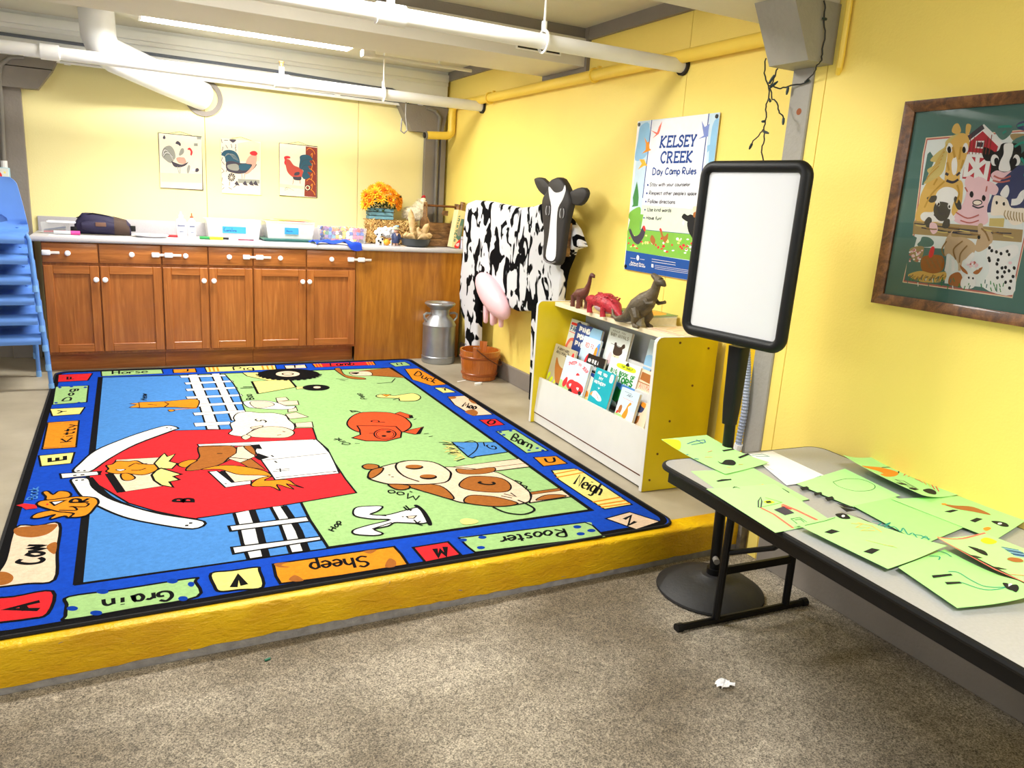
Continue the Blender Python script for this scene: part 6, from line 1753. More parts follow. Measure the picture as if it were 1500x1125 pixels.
PRINTS['s2']='''q k 0 1735 1805 1764 1811 1800 1804 1794 1795 1735 1796
q k 0 1893 1692 1908 1676 1903 1645 1885 1624 1883 1651
l o 4 1829 1729 1862 1725 1869 1711
l o 4 1866 1729 1876 1718
q k 0 1885 1575 1917 1575 1914 1569 1889 1570'''
PRINTS['s3']='''l k 3 1740 1730 1755 1739 1762 1721
l k 3 1747 1733 1761 1734
l 4 4 1772 1639 1738 1615 1701 1577 1706 1571 1749 1611 1772 1639
l q8 9 1705 1571 1706 1519 1683 1421
l q8 13 1794 1571 1801 1515 1802 1413
l r 9 1781 1561 1790 1528
l q4 3 1784 1631 1806 1582 1712 1574
Q Y 0 1751 1605 1778 1610 1783 1590 1755 1587
q k 0 1759 1606 1777 1604 1772 1591 1753 1593
q 4 0 1733 1545 1785 1555 1777 1504 1733 1500
l q7 3 1730 1474 1765 1473 1756 1425 1718 1433 1730 1474
l q7 3 1735 1463 1757 1463 1746 1433
l q7 3 1704 1425 1792 1417 1841 1416'''
PRINTS['s1']='''Q Y 0 1803 2183 1863 2165 1836 2117 1800 2088 1799 2142
l N 4 1875 2128 1925 2143 1973 2144 1962 2125 1886 2117
l N 4 1940 2154 1943 2116
q k 0 1971 2042 2028 2044 2025 2033 1969 2029
q k 0 1977 1963 2046 1984 2040 1969 1976 1950
Q k 0 1873 1954 1874 1934 1909 1954 1935 1946 1926 1918 1899 1900 1873 1915 1865 1930
Q w 0 1897 1930 1893 1926 1889 1924 1886 1924 1885 1925 1886 1928 1888 1932 1892 1936 1896 1938 1899 1938 1900 1936 1900 1933
Q w 0 1908 1921 1904 1918 1900 1915 1897 1915 1896 1917 1897 1920 1899 1924 1903 1927 1907 1929 1910 1929 1912 1928 1911 1925
l q8 3 1852 2000 1881 1992
l q8 3 2007 2082 2015 2065
l q8 3 1901 2041 1929 2047
l N 6 1804 1999 1817 1991
l N 6 1802 2042 1809 2038
l o 3 1860 1893 1872 1883
l o 3 1921 1900 1938 1895'''
PRINTS['s4']='''l m 4 2057 1974 2107 1973 2113 1943 2062 1958
l m 4 2092 1710 2136 1721 2133 1698 2093 1698
l 3 2 2012 1859 2008 1816
l 3 2 2001 1787 2005 1780'''
PRINTS['s5']='''L q7 2.5 2119 1656 2192 1664 2243 1640 2239 1586 2187 1557 2122 1568 2102 1615 2119 1656
q k 0 1958 1653 1993 1654 1986 1637 1945 1631
q k 0 1965 1600 1998 1599 1987 1585 1948 1581
q k 0 1966 1557 2003 1559 1992 1541 1952 1534
q k 0 1967 1515 1982 1483 1995 1472 1978 1462 1961 1477
l k 2 1978 1629 1968 1599
l k 2 1973 1576 1973 1555'''
PRINTS['s6']='''L m 4 1949 1367 1966 1350 1925 1334 1959 1334 1995 1340 1938 1318 1978 1316 1965 1285 1996 1298 1968 1262 1992 1264 1969 1228 2009 1236 1992 1215
l m 6 1982 1257 2000 1245 1998 1229 2002 1217
l m 6 1946 1236 1960 1226
q k 0 1936 1421 1937 1371 1929 1321 1931 1326 1931 1377'''
PRINTS['s8']='''q k 0 2244 1339 2289 1340 2303 1330 2256 1326
q k 0 2254 1263 2300 1270 2310 1257 2257 1248
Q k 0 2317 1236 2342 1227 2348 1207 2327 1190 2309 1202
Q w 0 2332 1212 2328 1210 2322 1209 2318 1210 2315 1212 2315 1214 2318 1217 2323 1219 2328 1220 2333 1219 2336 1217 2335 1215
Q n 0 2300 1385 2329 1361 2380 1331 2370 1268 2339 1305 2307 1342
Q o 0 2302 1387 2316 1382 2308 1374 2293 1377
Q o 0 2235 1210 2262 1212 2260 1201 2226 1195'''
PRINTS['s7']='''Q o 0 2291 1683 2345 1683 2389 1677 2418 1634 2373 1607 2302 1598 2307 1620 2334 1628 2327 1655 2285 1668
L k 4 2389 1677 2434 1672 2432 1639 2381 1613
L k 4 2501 1750 2467 1671 2446 1617
l m 4 2494 1744 2450 1684
l N 4 2490 1724 2450 1667
l m 4 2487 1705 2449 1650
l q7 4 2485 1686 2449 1633
l m 4 2481 1666 2449 1617
l N 4 2478 1647 2449 1600
l m 4 2476 1628 2448 1584
l q7 4 2474 1611 2448 1567
l m 4 2470 1592 2448 1551
l N 4 2466 1573 2447 1536
l m 4 2464 1556 2447 1520
l q7 4 2462 1539 2447 1504
l m 4 2459 1521 2447 1489
l N 4 2455 1503 2446 1474
l m 4 2454 1487 2446 1459
l q7 4 2452 1471 2446 1444
l r 3 2411 1604 2446 1617
l o 3 2416 1592 2439 1596
l Y 3 2421 1581 2432 1576
l r 3 2425 1570 2425 1555
l r 3 2430 1559 2418 1535
l o 3 2435 1547 2411 1516
l Y 3 2440 1536 2405 1496
l r 3 2445 1525 2398 1477
l r 3 2450 1514 2392 1458
q k 0 2275 1537 2315 1539 2328 1527 2283 1522
q k 0 2271 1486 2313 1502 2328 1486 2282 1471
l 4 3 2325 1574 2350 1559 2330 1496 2300 1498 2325 1574
l 4 3 2319 1561 2326 1505
Q k 0 2338 1479 2383 1487 2383 1464 2347 1439 2326 1453
Q w 0 2373 1460 2367 1456 2360 1454 2356 1454 2355 1456 2357 1459 2362 1464 2368 1468 2375 1470 2379 1470 2380 1468 2378 1464
l k 8 2352 1655 2388 1644'''
PRINTS['s9']='''q k 0 1722 1347 1761 1354 1772 1335 1732 1331
q k 0 1724 1219 1767 1226 1781 1211 1734 1200
Q k 0 1861 1428 1895 1422 1881 1390 1852 1400
Q w 0 1880 1409 1876 1406 1871 1405 1868 1405 1866 1406 1867 1409 1870 1413 1874 1415 1879 1417 1882 1417 1884 1415 1883 1412
q k 0 1923 1463 1938 1446 1957 1427 1911 1429
l O 5 1853 1364 1882 1349 1843 1339 1885 1324 1837 1318 1879 1304
l O 5 1877 1362 1900 1331 1888 1289
l O 2 1794 1268 1837 1201
l O 2 1816 1229 1838 1211
l q7 3 1703 1399 1792 1403 1840 1410'''
PRINTS['s10']='''q k 0 1782 1061 1840 1049 1836 1041 1772 1050
q k 0 1780 1025 1820 1012 1816 1004 1773 1014
L m 3 1845 1059 1866 1047 1855 1006 1853 969 1884 940 1836 958 1822 1001 1818 1011
L m 3 1884 1139 1908 1126 1887 1114
L m 3 1935 1156 1947 1136 1941 1114
Q k 0 1900 956 1906 949 1901 939 1912 930 1901 918 1881 912 1881 921 1880 934
Q w 0 1905 937 1901 935 1896 934 1893 935 1892 936 1892 938 1895 941 1899 942 1903 943 1907 943 1908 941 1908 939
Q w 0 1900 922 1896 921 1892 920 1889 920 1887 921 1888 923 1891 926 1895 927 1899 928 1902 928 1904 927 1903 925'''
PRINTS['s11']='''L q8 7 1985 1190 2060 1174 2135 1176 2192 1178
l q8 6 1981 1185 1946 1068 1931 996 1944 916
Q Y 0 2126 1151 2162 1155 2164 1127 2128 1121 2113 1134
Q k 0 2035 1130 2052 1114 2054 1093 2029 1072 2020 1085 2025 1108
Q w 0 2050 1105 2046 1103 2041 1101 2038 1102 2037 1103 2038 1105 2041 1108 2045 1110 2049 1111 2053 1111 2054 1109 2053 1107
Q w 0 2046 1090 2042 1088 2038 1087 2034 1087 2033 1088 2034 1091 2037 1093 2041 1095 2046 1096 2049 1096 2050 1095 2049 1092
l N 5 2137 1099 2166 1068
l q3 5 2134 1092 2163 1061
l N 5 2131 1085 2161 1054
l N 5 2127 1078 2159 1046
l q3 5 2124 1071 2156 1039
l N 5 2121 1064 2154 1032
l N 5 2118 1057 2152 1025
l q3 5 2115 1050 2150 1018
q k 0 1954 1078 1977 1075 1990 1062 1963 1060
q k 0 1942 1011 1971 1008 1987 995 1954 998
Q n 0 2068 1043 2092 1047 2111 1033 2099 1018 2072 1023 2065 1035
l q8 3 1954 970 2005 960 2002 935'''
SHEETS={'s2':[(1.7144,1.9103),(1.9537,1.8580),(1.9180,1.5732),(1.6410,1.5498)],'s3':[(1.6480,1.7541),(1.9132,1.7175),(1.8408,1.4163),(1.6081,1.4155)],'s1':[(1.7976,2.1871),(2.0181,2.1826),(2.0390,1.8707),(1.8063,1.8404)],'s4':[(2.0583,1.9875),(2.1768,1.9885),(2.1489,1.6864),(1.9398,1.6908)],'s5':[(1.9776,1.6851),(2.2836,1.7444),(2.2404,1.4886),(1.9924,1.4705)],'s6':[(1.9982,1.4752),(2.2067,1.4824),(2.1847,1.2386),(1.9527,1.2015)],'s8':[(2.1697,1.4691),(2.4282,1.4128),(2.4382,1.2005),(2.1895,1.1454)],'s7':[(2.2867,1.7645),(2.5005,1.7498),(2.4629,1.4161),(2.2496,1.4218)],'s9':[(1.6865,1.4158),(1.9000,1.4145),(1.9712,1.1479),(1.6997,1.1252)],'s10':[(1.7389,1.1246),(1.9717,1.1529),(1.9206,0.8785),(1.6857,0.9307)],'s11':[(1.9818,1.1880),(2.1893,1.1790),(2.1976,1.0066),(1.9441,0.9157)]}
# ---------------------------------------------------------------- rug
rug = thing('area_rug', 'large blue bordered farm alphabet rug on the raised floor', 'rug', (0.82, 4.11, 0.0))
b = B()
def rrect(x0, x1, y0, y1, r, n=5):
    P = []
    for cx_, cy_, a0 in ((x1 - r, y1 - r, 0), (x0 + r, y1 - r, 90), (x0 + r, y0 + r, 180), (x1 - r, y0 + r, 270)):
        for k in range(n + 1):
            t = math.radians(a0 + 90 * k / n); P.append((cx_ + r * math.cos(t), cy_ + r * math.sin(t)))
    return P
RO = rrect(-1.263, 1.263, -1.741, 1.745, .07)
b.prism(RO, 'z', .002, .0095)
b.done('pile', mat('royal blue pile', PAL['b'], 0.95, var=0.12, scale=55, bump=0.3, bscale=400, spec=0.15), rug)
b = B().tube([(x, y, .0065) for x, y in RO], .0068, 6, closed=True); b.done('edge_binding', mat('black binding', (10, 11, 15), 0.9, bump=0.3, bscale=500), rug)
# print: clip the field colour to the rounded outline by leaving the blue pile as the field
txt = '\n'.join(l for l in PRINTS['rug'].split('\n')[2:])
print_mesh('woven_picture', txt, M_rug, rug, lambda u, v, z: (u - .82, v - 4.11, .0097 + z), step=0.000005)
RI = [(x * (1 - .02 / abs(1.3)), y * (1 - .015 / 1.3)) for x, y in RO]
txt = 'l k 30 ' + ' '.join('%.0f %.0f' % (x * 1000, y * 1000) for x, y in RI + [RI[0]])
print_mesh('woven_border_line', txt, M_rug, rug, lambda u, v, z: (u, v, .0098 + z))
# scraps on the floors
def scrap(name, label, cat, loc, pts, h, col, rz=0):
    o = B().prism(pts, 'z', 0.0, h).done(name, mat(label[:40], col, 0.8), None)
    o.location = loc; o.rotation_euler = (0, 0, rz); return tag(o, label, cat)
b = B()
R_ = random.Random(3)
b.grid(lambda u, v: ((u - .5) * .05 + .006 * math.sin(v * 9), (v - .5) * .036 + .004 * math.sin(u * 11), .008 + .011 * math.sin(u * 7 + v * 5) * math.sin(v * 8) * .7 + .006 * (1 - abs(2 * u - 1))), 8, 6).solid(.0015)
o = b.done('paper_scrap', M_wpaper, smooth=0); o.location = (1.647, 1.561, -.147); tag(o, 'crumpled white paper scrap on the lower concrete floor', 'paper')
scrap('paper_scrap', 'small white paper strip on the floor between rug and wooden bucket', 'paper', (2.215, 5.06, 0), [(-.045, -.006), (.04, .0), (.045, .010), (-.04, .006)], .002, (246, 246, 246), .3)
scrap('paper_scrap', 'white folded paper bit right in front of the wooden bucket', 'paper', (2.29, 4.93, 0), [(-.035, -.012), (.015, -.016), (.04, .0), (.03, .018), (-.02, .014)], .014, (246, 246, 246), .2)
o = B().tube([(-.009, 0, .004), (.009, 0, .004)], .004, 8).done('crayon_stub', mat('green wax', (20, 110, 84), 0.5)); o.location = (.347, 2.225, -.15); o.rotation_euler = (0, 0, .3); tag(o, 'tiny green crayon stub on the floor below the yellow curb', 'crayon')

# ---------------------------------------------------------------- base cabinets
M_knob = mat('white knob', (246, 246, 248), 0.25, var=0.01)
def knob(parent, x, y, z, r=.018):
    b = B().loft([[(x + rr * math.cos(2 * math.pi * k / 16), y - d, z + rr * math.sin(2 * math.pi * k / 16)) for k in range(16)] for rr, d in ((.008, 0), (.008, .012), (r, .016), (r, .024), (r * .8, .029), (r * .3, .031))])
    b.done('knob', M_knob, parent)
def panel_door(parent, x0, x1, z0, z1, kx, kz):
    f = .055
    b = B()
    b.box(x0, x0 + f, -.02, 0, z0, z1, .003, 1).box(x1 - f, x1, -.02, 0, z0, z1, .003, 1)
    d = b.done('door', M_woodv, parent)
    b = B().box(x0 + f, x1 - f, -.02, 0, z0, z0 + f, .003, 1); b.done('bottom_rail', M_woodh, d)
    b = B().box(x0 + f, x1 - f, -.02, 0, z1 - f, z1, .003, 1); b.done('top_rail', M_woodh, d)
    B().box(x0 + f - .004, x1 - f + .004, -.009, -.002, z0 + f - .004, z1 - f + .004, .0015, 1).done('inset_panel', M_woodv, d)
    knob(d, kx, -.02, kz)
def cabinet(x0, x1, mid, knobs, label):
    t = thing('base_cabinet', label, 'cabinet', (x0, 5.90, 0), group='oak base cabinets under the counter')
    w = x1 - x0; m = mid - x0
    b = B().box(0, w, .0, .53, .12, .884); b.done('body', M_woodv, t)
    B().box(0, w, .065, .08, 0, .12).done('toe_kick', M_woodh, t)
    B().box(0, .012, -.0008, 0, .12, .884); 
    for (a, c, kd, kw, kz) in ((.004, m - .004, knobs[0], knobs[1], 0), (m + .004, w - .004, knobs[2], knobs[3], 0)):
        b = B().box(a, c, -.02, 0, .748, .876, .004, 2); d = b.done('drawer', M_woodh, t); knob(d, kd - x0, -.02, .812)
        panel_door(t, a, c, .138, .728, kw - x0, .638)
    return t
cabinet(-.475, .243, -.144, (-.323, -.166, .058, -.112), 'double oak base cabinet at the left end of the counter')
cabinet(.245, .856, .548, (.399, .515, .690, .582), 'narrow double oak base cabinet in the middle of the row')
cabinet(.858, 1.628, 1.245, (1.05, 1.213, 1.433, 1.265), 'double oak base cabinet beside the plain plywood panel')
o = B().box(1.63, 2.53, 5.895, 5.915, 0, .884, .002, 1).done('plywood_panel', M_panel); tag(o, 'plain oak plywood panel under the right end of the counter', 'panel')
ct = thing('countertop', 'long grey laminate countertop with rounded front edge', 'countertop', (1.0, 6.15, .885))
b = B().prism([(-.29, .004), (-.285, 0), (.308, 0), (.308, .035), (-.282, .035), (-.289, .031), (-.292, .022), (-.292, .010)], 'x', -1.53, 1.545); b.done('worktop', M_ctop, ct)
b = B().box(-1.525, .87, .29, .308, .0351, .138, .003, 2); b.done('backsplash', M_ctop, ct)
# child latches: two pads and a strap
def latch(xa, xb, label):
    t = thing('child_latch', label, 'latch', ((xa + xb) / 2, 5.879, .813), group='white child safety latches on the drawers')
    h = (xb - xa) / 2
    B().box(-h, h, -.008, -.004, -.009, .009, .002).done('strap', mat('clear strap', (226, 214, 206), 0.3), t)
    B().box(-h, -h + .05, -.018, 0, -.017, .017, .006).done('pad', M_plastic, t)
    if h > .06: B().box(h - .11, h - .055, -.018, 0, -.017, .017, .006).done('pad', M_plastic, t)
latch(-.472, -.37, 'white child latch on the leftmost drawer beside the chair stack'); latch(.181, .372, 'white child latch joining the second and third drawers')
latch(.785, .985, 'white child latch joining the fourth and fifth drawers'); latch(1.56, 1.75, 'white child latch reaching onto the plywood panel')

# ---------------------------------------------------------------- things on the counter (top z = .92)
Zc = .9205
ORDW = 'first second third fourth fifth sixth seventh eighth ninth tenth last'.split()
def clear(name, col=(240, 244, 246), a=0.14): return mat(name, col, 0.15, var=0.01, alpha=a)
M_clear = clear('clear plastic'); M_clear2 = clear('frosted plastic', (238, 238, 240), 0.42)
def tray(parent, name, x0, x1, y0, y1, h, taper, m, th=.003, z0=0.0):
    b = B()
    o = [(x0 + taper, y0 + taper), (x1 - taper, y0 + taper), (x1 - taper, y1 - taper), (x0 + taper, y1 - taper)]
    p = [(x0, y0), (x1, y0), (x1, y1), (x0, y1)]
    rings = [[(x, y, z0) for x, y in o], [(x, y, z0 + h) for x, y in p]]
    inn = [[(x + (th if x < (x0 + x1) / 2 else -th), y + (th if y < (y0 + y1) / 2 else -th), z0 + h) for x, y in p], [(x + (th if x < (x0 + x1) / 2 else -th), y + (th if y < (y0 + y1) / 2 else -th), z0 + th) for x, y in o]]
    b.loft(rings + inn); return b.done(name, m, parent, smooth=0)
t = thing('pencil_box', 'small clear plastic box with pens at the left end of the counter', 'box', (-.40, 6.16, Zc))
tray(t, 'tub', -.085, .085, -.05, .05, .075, .006, M_clear)
for i, (c, y) in enumerate((((200, 40, 70), -.02), ((120, 120, 130), .0), ((60, 90, 160), .02))):
    free(B().tube([(-.07, y, .012 + i * .004), (.06, y + .01, .02 + i * .012)], .006, 8).done('pen', mat('pen %d' % i, c, 0.4), t), t, ['red', 'grey', 'blue'][i] + ' pen lying in the clear pencil box', 'pen')
t = thing('note_pad', 'white note pad lying on the clear pencil box', 'paper', (-.36, 6.15, Zc + .0755)); B().box(-.085, .085, -.05, .06, 0, .010, .001, 1).done('pad_block', M_wpaper, t); t.rotation_euler = (0, 0, -.06)
t = thing('marker', 'white marker with pink cap in front of the clear pencil box', 'marker', (-.33, 6.04, Zc + .0148))
B().tube([(-.075, 0, 0), (.025, 0, 0)], .013, 12).done('barrel', mat('marker barrel', (216, 222, 226), 0.3, metal=.3), t); B().tube([(.025, 0, 0), (.08, 0, 0)], .0145, 12).done('cap', mat('pink cap', (232, 70, 150), 0.4), t)
t = thing('card', 'white card lying flat at the left end of the counter', 'paper', (-.30, 5.955, Zc)); B().box(-.13, .13, -.035, .035, 0, .002).done('sheet', M_wpaper, t)
t = thing('waist_bag', 'navy and brown waist bag lying on the counter', 'bag', (-.11, 6.15, Zc + .002))
M_navy = mat('navy nylon', (30, 24, 58), 0.7, var=0.15, scale=20, bump=0.15, bscale=200); M_brn = mat('brown canvas', (66, 48, 38), 0.75, bump=0.15, bscale=200)
b = B()
rings = []
for i in range(15):
    u = i / 14; x = -.175 + .35 * u; h = .150 * min(1, (u * 5 + .25)) ** .5 * (1 - .55 * max(0, u - .3) ** 1.5) * (1.0 if u < .97 else .75)
    d = .06 * math.sin(math.pi * (u * .9 + .05)) ** .6
    rings.append([(x, d * math.cos(a), h / 2 + h / 2 * math.sin(a)) for a in [2 * math.pi * k / 14 for k in range(14)]])
b.loft(rings); b.done('pouch', M_navy, t, smooth=60)
b = B(); rings = []
for i in range(6):
    u = .70 + .055 * i; x = -.175 + .35 * u; h = .153 * min(1, (u * 5 + .25)) ** .5 * (1 - .55 * max(0, u - .3) ** 1.5) * (1.0 if u < .97 else .78); d = .0625 * math.sin(math.pi * (u * .9 + .05)) ** .6
    rings.append([(x, d * math.cos(a), h / 2 - .001 + h / 2 * math.sin(a)) for a in [2 * math.pi * k / 14 for k in range(14)]])
b.loft(rings); b.done('end_panel', M_brn, t, smooth=60)
b = B(); rings = []
for i in range(9):
    u = i / 8; x = -.13 + .20 * u; h = .085 * math.sin(math.pi * (u * .8 + .1)) ** .5
    rings.append([(x, -.045 + .026 * math.cos(a), .062 + h / 2 * math.sin(a)) for a in [2 * math.pi * k / 12 for k in range(12)]])
b.loft(rings); fp = b.done('front_pocket', M_navy, t, smooth=60)
B().box(-.045, .02, -.0735, -.069, .06, .088, .002).done('leather_patch', mat('leather', (110, 78, 62), 0.7), fp)
B().tube([(-.16, -.02, .112), (-.06, -.028, .147), (.04, -.024, .132), (.14, -.01, .095)], .004, 6).done('zip', M_black, t)
B().box(.155, .205, -.02, .02, .03, .07, .004).done('strap_stub', M_black, t); B().box(-.20, -.155, -.025, .02, .004, .05, .004).done('strap_stub', M_black, t)
t = thing('paper_plate', 'white paper plate with an orange crayon on it', 'plate', (.19, 6.10, Zc))
B().lathe([(.0, .002), (.075, .002), (.085, .004), (.115, .018), (.118, .018), (.118, .016), (.086, .0), (0, .0)], n=32, cap=False).done('plate', M_wpaper, t)
o = B().tube([(-.05, 0, 0), (.05, .01, 0)], .006, 8).done('crayon', mat('orange wax', (206, 110, 60), 0.5)); o.location = (.20, 6.09, Zc + .0095); tag(o, 'orange brown crayon lying in the paper plate', 'crayon')
t = thing('red_case', 'small red plastic case between plate and glue bottles', 'case', (.338, 6.19, Zc)); B().box(-.034, .034, -.022, .022, 0, .016, .005).done('case', mat('red plastic', (186, 30, 42), 0.35), t); B().box(-.03, .03, -.0225, -.021, .007, .009).done('seam', M_dark, t)
def glue(x, y, r, h, capc, label):
    t = thing('glue_bottle', label, 'bottle', (x, y, Zc))
    b = B(); b.lathe([(r * .9, 0), (r, .005), (r, h * .62), (r * .9, h * .68), (r * .45, h * .75), (r * .42, h * .80)], n=18); b.done('bottle', M_plastic, t)
    B().lathe([(r * .46, h * .80), (r * .46, h * .86), (r * .22, h * .88), (r * .16, h * .995), (r * .05, h)], n=14).done('nozzle', mat('nozzle ' + label[:9], capc, 0.4), t)
    b = B(); n = 10
    b.grid(lambda u, v: (1.01 * r * math.sin((u - .5) * 2.2), -1.01 * r * math.cos((u - .5) * 2.2), h * (.10 + .46 * v)), n, 2); lb = b.done('paper_label', M_wpaper, t, recalc=False)
    b = B().grid(lambda u, v: (1.02 * r * math.sin((u - .5) * 1.5), -1.02 * r * math.cos((u - .5) * 1.5), h * (.42 + .07 * v)), 6, 1).grid(lambda u, v: (1.02 * r * math.sin((u - .5) * .8), -1.02 * r * math.cos((u - .5) * .8), h * (.2 + .04 * v)), 6, 1); b.done('printed_band', mat('grey blue print', (110, 116, 140), 0.5), lb, recalc=False)
glue(.40, 6.22, .036, .185, (246, 246, 248), 'wide white glue bottle with white nozzle'); glue(.474, 6.215, .026, .178, (240, 90, 60), 'slim white glue bottle with orange nozzle')
def blue_tape(parent, x0, x1, y, z0, z1, txt):
    B().box(x0, x1, y - .0012, y, z0, z1).done('tape_label', mat('blue tape', (46, 140, 206), 0.6), parent)
    if txt: print_mesh('handwriting', txt, M_ink, parent, lambda u, v, z: (u, y - .0014 - z, v))
t = thing('storage_bin', 'frosted storage bin with crayons and a blue name tape', 'bin', (.765, 6.28, Zc), group='clear storage bins on the counter')
tray(t, 'tub', -.195, .195, -.13, .13, .145, .016, M_clear2); b = B().loft([[(x, y, .140) for x, y in rrect(-.201, .201, -.136, .136, .03)], [(x, y, .1455) for x, y in rrect(-.201, .201, -.136, .136, .03)]]); b.done('rim', M_clear2, t)
free(B().box(-.165, -.105, -.09, .0, .004, .10, .02).done('sponge', mat('yellow sponge', (250, 240, 110), 0.9), t), t, 'yellow sponge at the left end inside the first storage bin', 'sponge')
R_ = random.Random(8)
for i in range(14):
    x, y = R_.uniform(-.09, .14), R_.uniform(-.09, .06); a = R_.uniform(-.5, .5)
    x = -.09 + .235 * (i + .5) / 14
    n_, c_ = R_.choice([('salmon', (240, 150, 130)), ('tan', (244, 200, 120)), ('blue', (120, 150, 220)), ('pink', (240, 120, 160)), ('green', (160, 200, 120))])
    free(B().tube([(x - .04 * math.cos(a), y - .04 * math.sin(a), .012 + .004 * (i % 4)), (x + .04 * math.cos(a), y + .04 * math.sin(a), .012 + .004 * (i % 4))], .006, 6).done('crayon', mat('bin crayon %d' % i, c_, 0.5), t), t, n_ + ' crayon inside the first storage bin, ' + (ORDW[:10] + ['eleventh', 'twelfth', 'thirteenth', 'last'])[i] + ' from the left', 'crayon', 'crayons inside the first storage bin')
blue_tape(t, -.085, .085, -.1235, .045, .095, 'L k 3 -62 84 -70 80 -74 68 -66 58 -58 62\nL k 3 -50 66 -56 62 -52 58 -46 62 -46 68 -44 58\nL k 2.6 -40 68 -39 58\nL k 2.6 -39 63 -34 68 -32 67\nL k 2.6 -26 68 -30 64 -27 58 -22 62 -26 68\nl k 2.6 -16 84 -15 58\nl k 2.6 -9 68 -9 58\nL k 2.6 -4 68 -4 58\nL k 2.6 -4 64 2 68 4 64 4 58\nL k 2.6 9 63 15 64 12 68 9 64 11 58 17 59')
t = thing('marker', 'green and yellow highlighter lying in front of the first bin', 'marker', (.61, 6.045, Zc + .011))
B().tube([(-.10, .0, 0), (-.03, 0, 0)], .011, 10).done('green_cap', mat('green cap', (10, 130, 60), 0.4), t); B().tube([(-.03, 0, 0), (.06, -.002, 0)], .0115, 10).done('yellow_barrel', mat('yellow barrel', (240, 226, 20), 0.4), t); B().tube([(.06, -.002, 0), (.10, -.003, 0)], .009, 10).done('black_tip', M_black, t)
t = thing('paper_sheet', 'white and pink paper sheets lying in front of the first bin', 'paper', (.80, 6.01, Zc)); B().box(-.13, .13, -.06, .06, 0, .0025).done('sheet', M_wpaper, t); o = B().box(-.05, .10, -.05, .02, .0028, .0045).done('pink_strip', mat('pink paper', (236, 190, 210), 0.8), t); t.rotation_euler = (0, 0, -.10)
t = thing('marker', 'dark red pen lying on the white sheets in front of the bins', 'marker', (.82, 5.985, Zc + .0095)); B().tube([(-.05, 0, 0), (.03, 0, 0)], .005, 8).done('barrel', mat('maroon barrel', (120, 30, 60), 0.4), t); B().tube([(.03, 0, 0), (.06, 0, 0)], .0055, 8).done('cap', mat('maroon cap', (90, 20, 50), 0.4), t)
t = thing('tray_lid', 'dark green bin lid lying under the second bin', 'lid', (1.16, 6.22, Zc)); b = B().loft([[(x, y, 0) for x, y in rrect(-.19, .19, -.17, .17, .03)], [(x, y, .016) for x, y in rrect(-.20, .20, -.18, .18, .03)], [(x, y, .019) for x, y in rrect(-.195, .195, -.175, .175, .03)]]); b.done('lid', mat('dark green plastic', (20, 92, 84), 0.4), t)
t2 = thing('storage_bin', 'frosted storage bin standing on the dark green lid', 'bin', (1.175, 6.245, Zc + .0195), group='clear storage bins on the counter')
tray(t2, 'tub', -.185, .185, -.13, .13, .13, .016, M_clear2); b = B().loft([[(x, y, .126) for x, y in rrect(-.191, .191, -.136, .136, .03)], [(x, y, .1315) for x, y in rrect(-.191, .191, -.136, .136, .03)]]); b.done('rim', M_clear2, t2)
free(B().box(-.14, .14, -.09, .09, .004, .03, .004).done('paper_stack', mat('pale green sheets', (206, 232, 210), 0.8), t2), t2, 'pale green paper stack inside the second storage bin', 'paper')
blue_tape(t2, -.045, .06, -.124, .036, .086, 'L k 2.2 -30 66 -30 54 -24 64 -20 54\nL k 2.2 -14 62 -17 58 -13 54 -10 60 -9 55\nl k 2.2 -4 62 -4 55 2 62 4 54\nL k 2.2 8 62 8 56 14 60 14 55')
for i, (c, dz, dx, rz) in enumerate((((232, 130, 120), .0, -.02, -.05), ((250, 226, 120), .0035, -.04, .10), ((240, 150, 150), .007, .0, -.12), ((170, 230, 110), .0105, .05, .06))):
    t = thing('paper_sheet', ['salmon', 'yellow', 'pink', 'lime green'][i] + ' paper sheet in the loose pile on the second bin', 'paper', (1.175 + dx, 6.245, Zc + .0195 + .1325 + dz), rz, 'coloured sheets on the second bin')
    B().grid(lambda u, v: ((u - .5) * .27, (v - .5) * .20, .0), 4, 2).solid(.0025).done('sheet', mat('sheet %d' % i, c, 0.8), t)
t = thing('cube_bin', 'low clear bin full of coloured plastic cubes', 'bin', (1.60, 6.22, Zc))
tray(t, 'tub', -.175, .175, -.12, .12, .125, .012, M_clear)
CUBC = [(214, 30, 40), (240, 190, 20), (40, 90, 200), (240, 240, 240), (240, 120, 30), (30, 130, 70), (110, 50, 130), (60, 40, 36), (236, 110, 160), (90, 170, 220)]
CNAME = ['red', 'yellow', 'blue', 'white', 'orange', 'green', 'purple', 'brown', 'pink', 'light blue']
CM = [mat('cube %d' % i, c, 0.4) for i, c in enumerate(CUBC)]
pr = []
for m in CM:
    o = B().box(-.0125, .0125, -.0125, .0125, -.0125, .0125, .002, 1).tube([(0, 0, .0125), (0, 0, .017)], .006, 8).done('linking_cube', m, None, smooth=0); pr.append(o)
R_ = random.Random(11); cnt = 0; used = set()
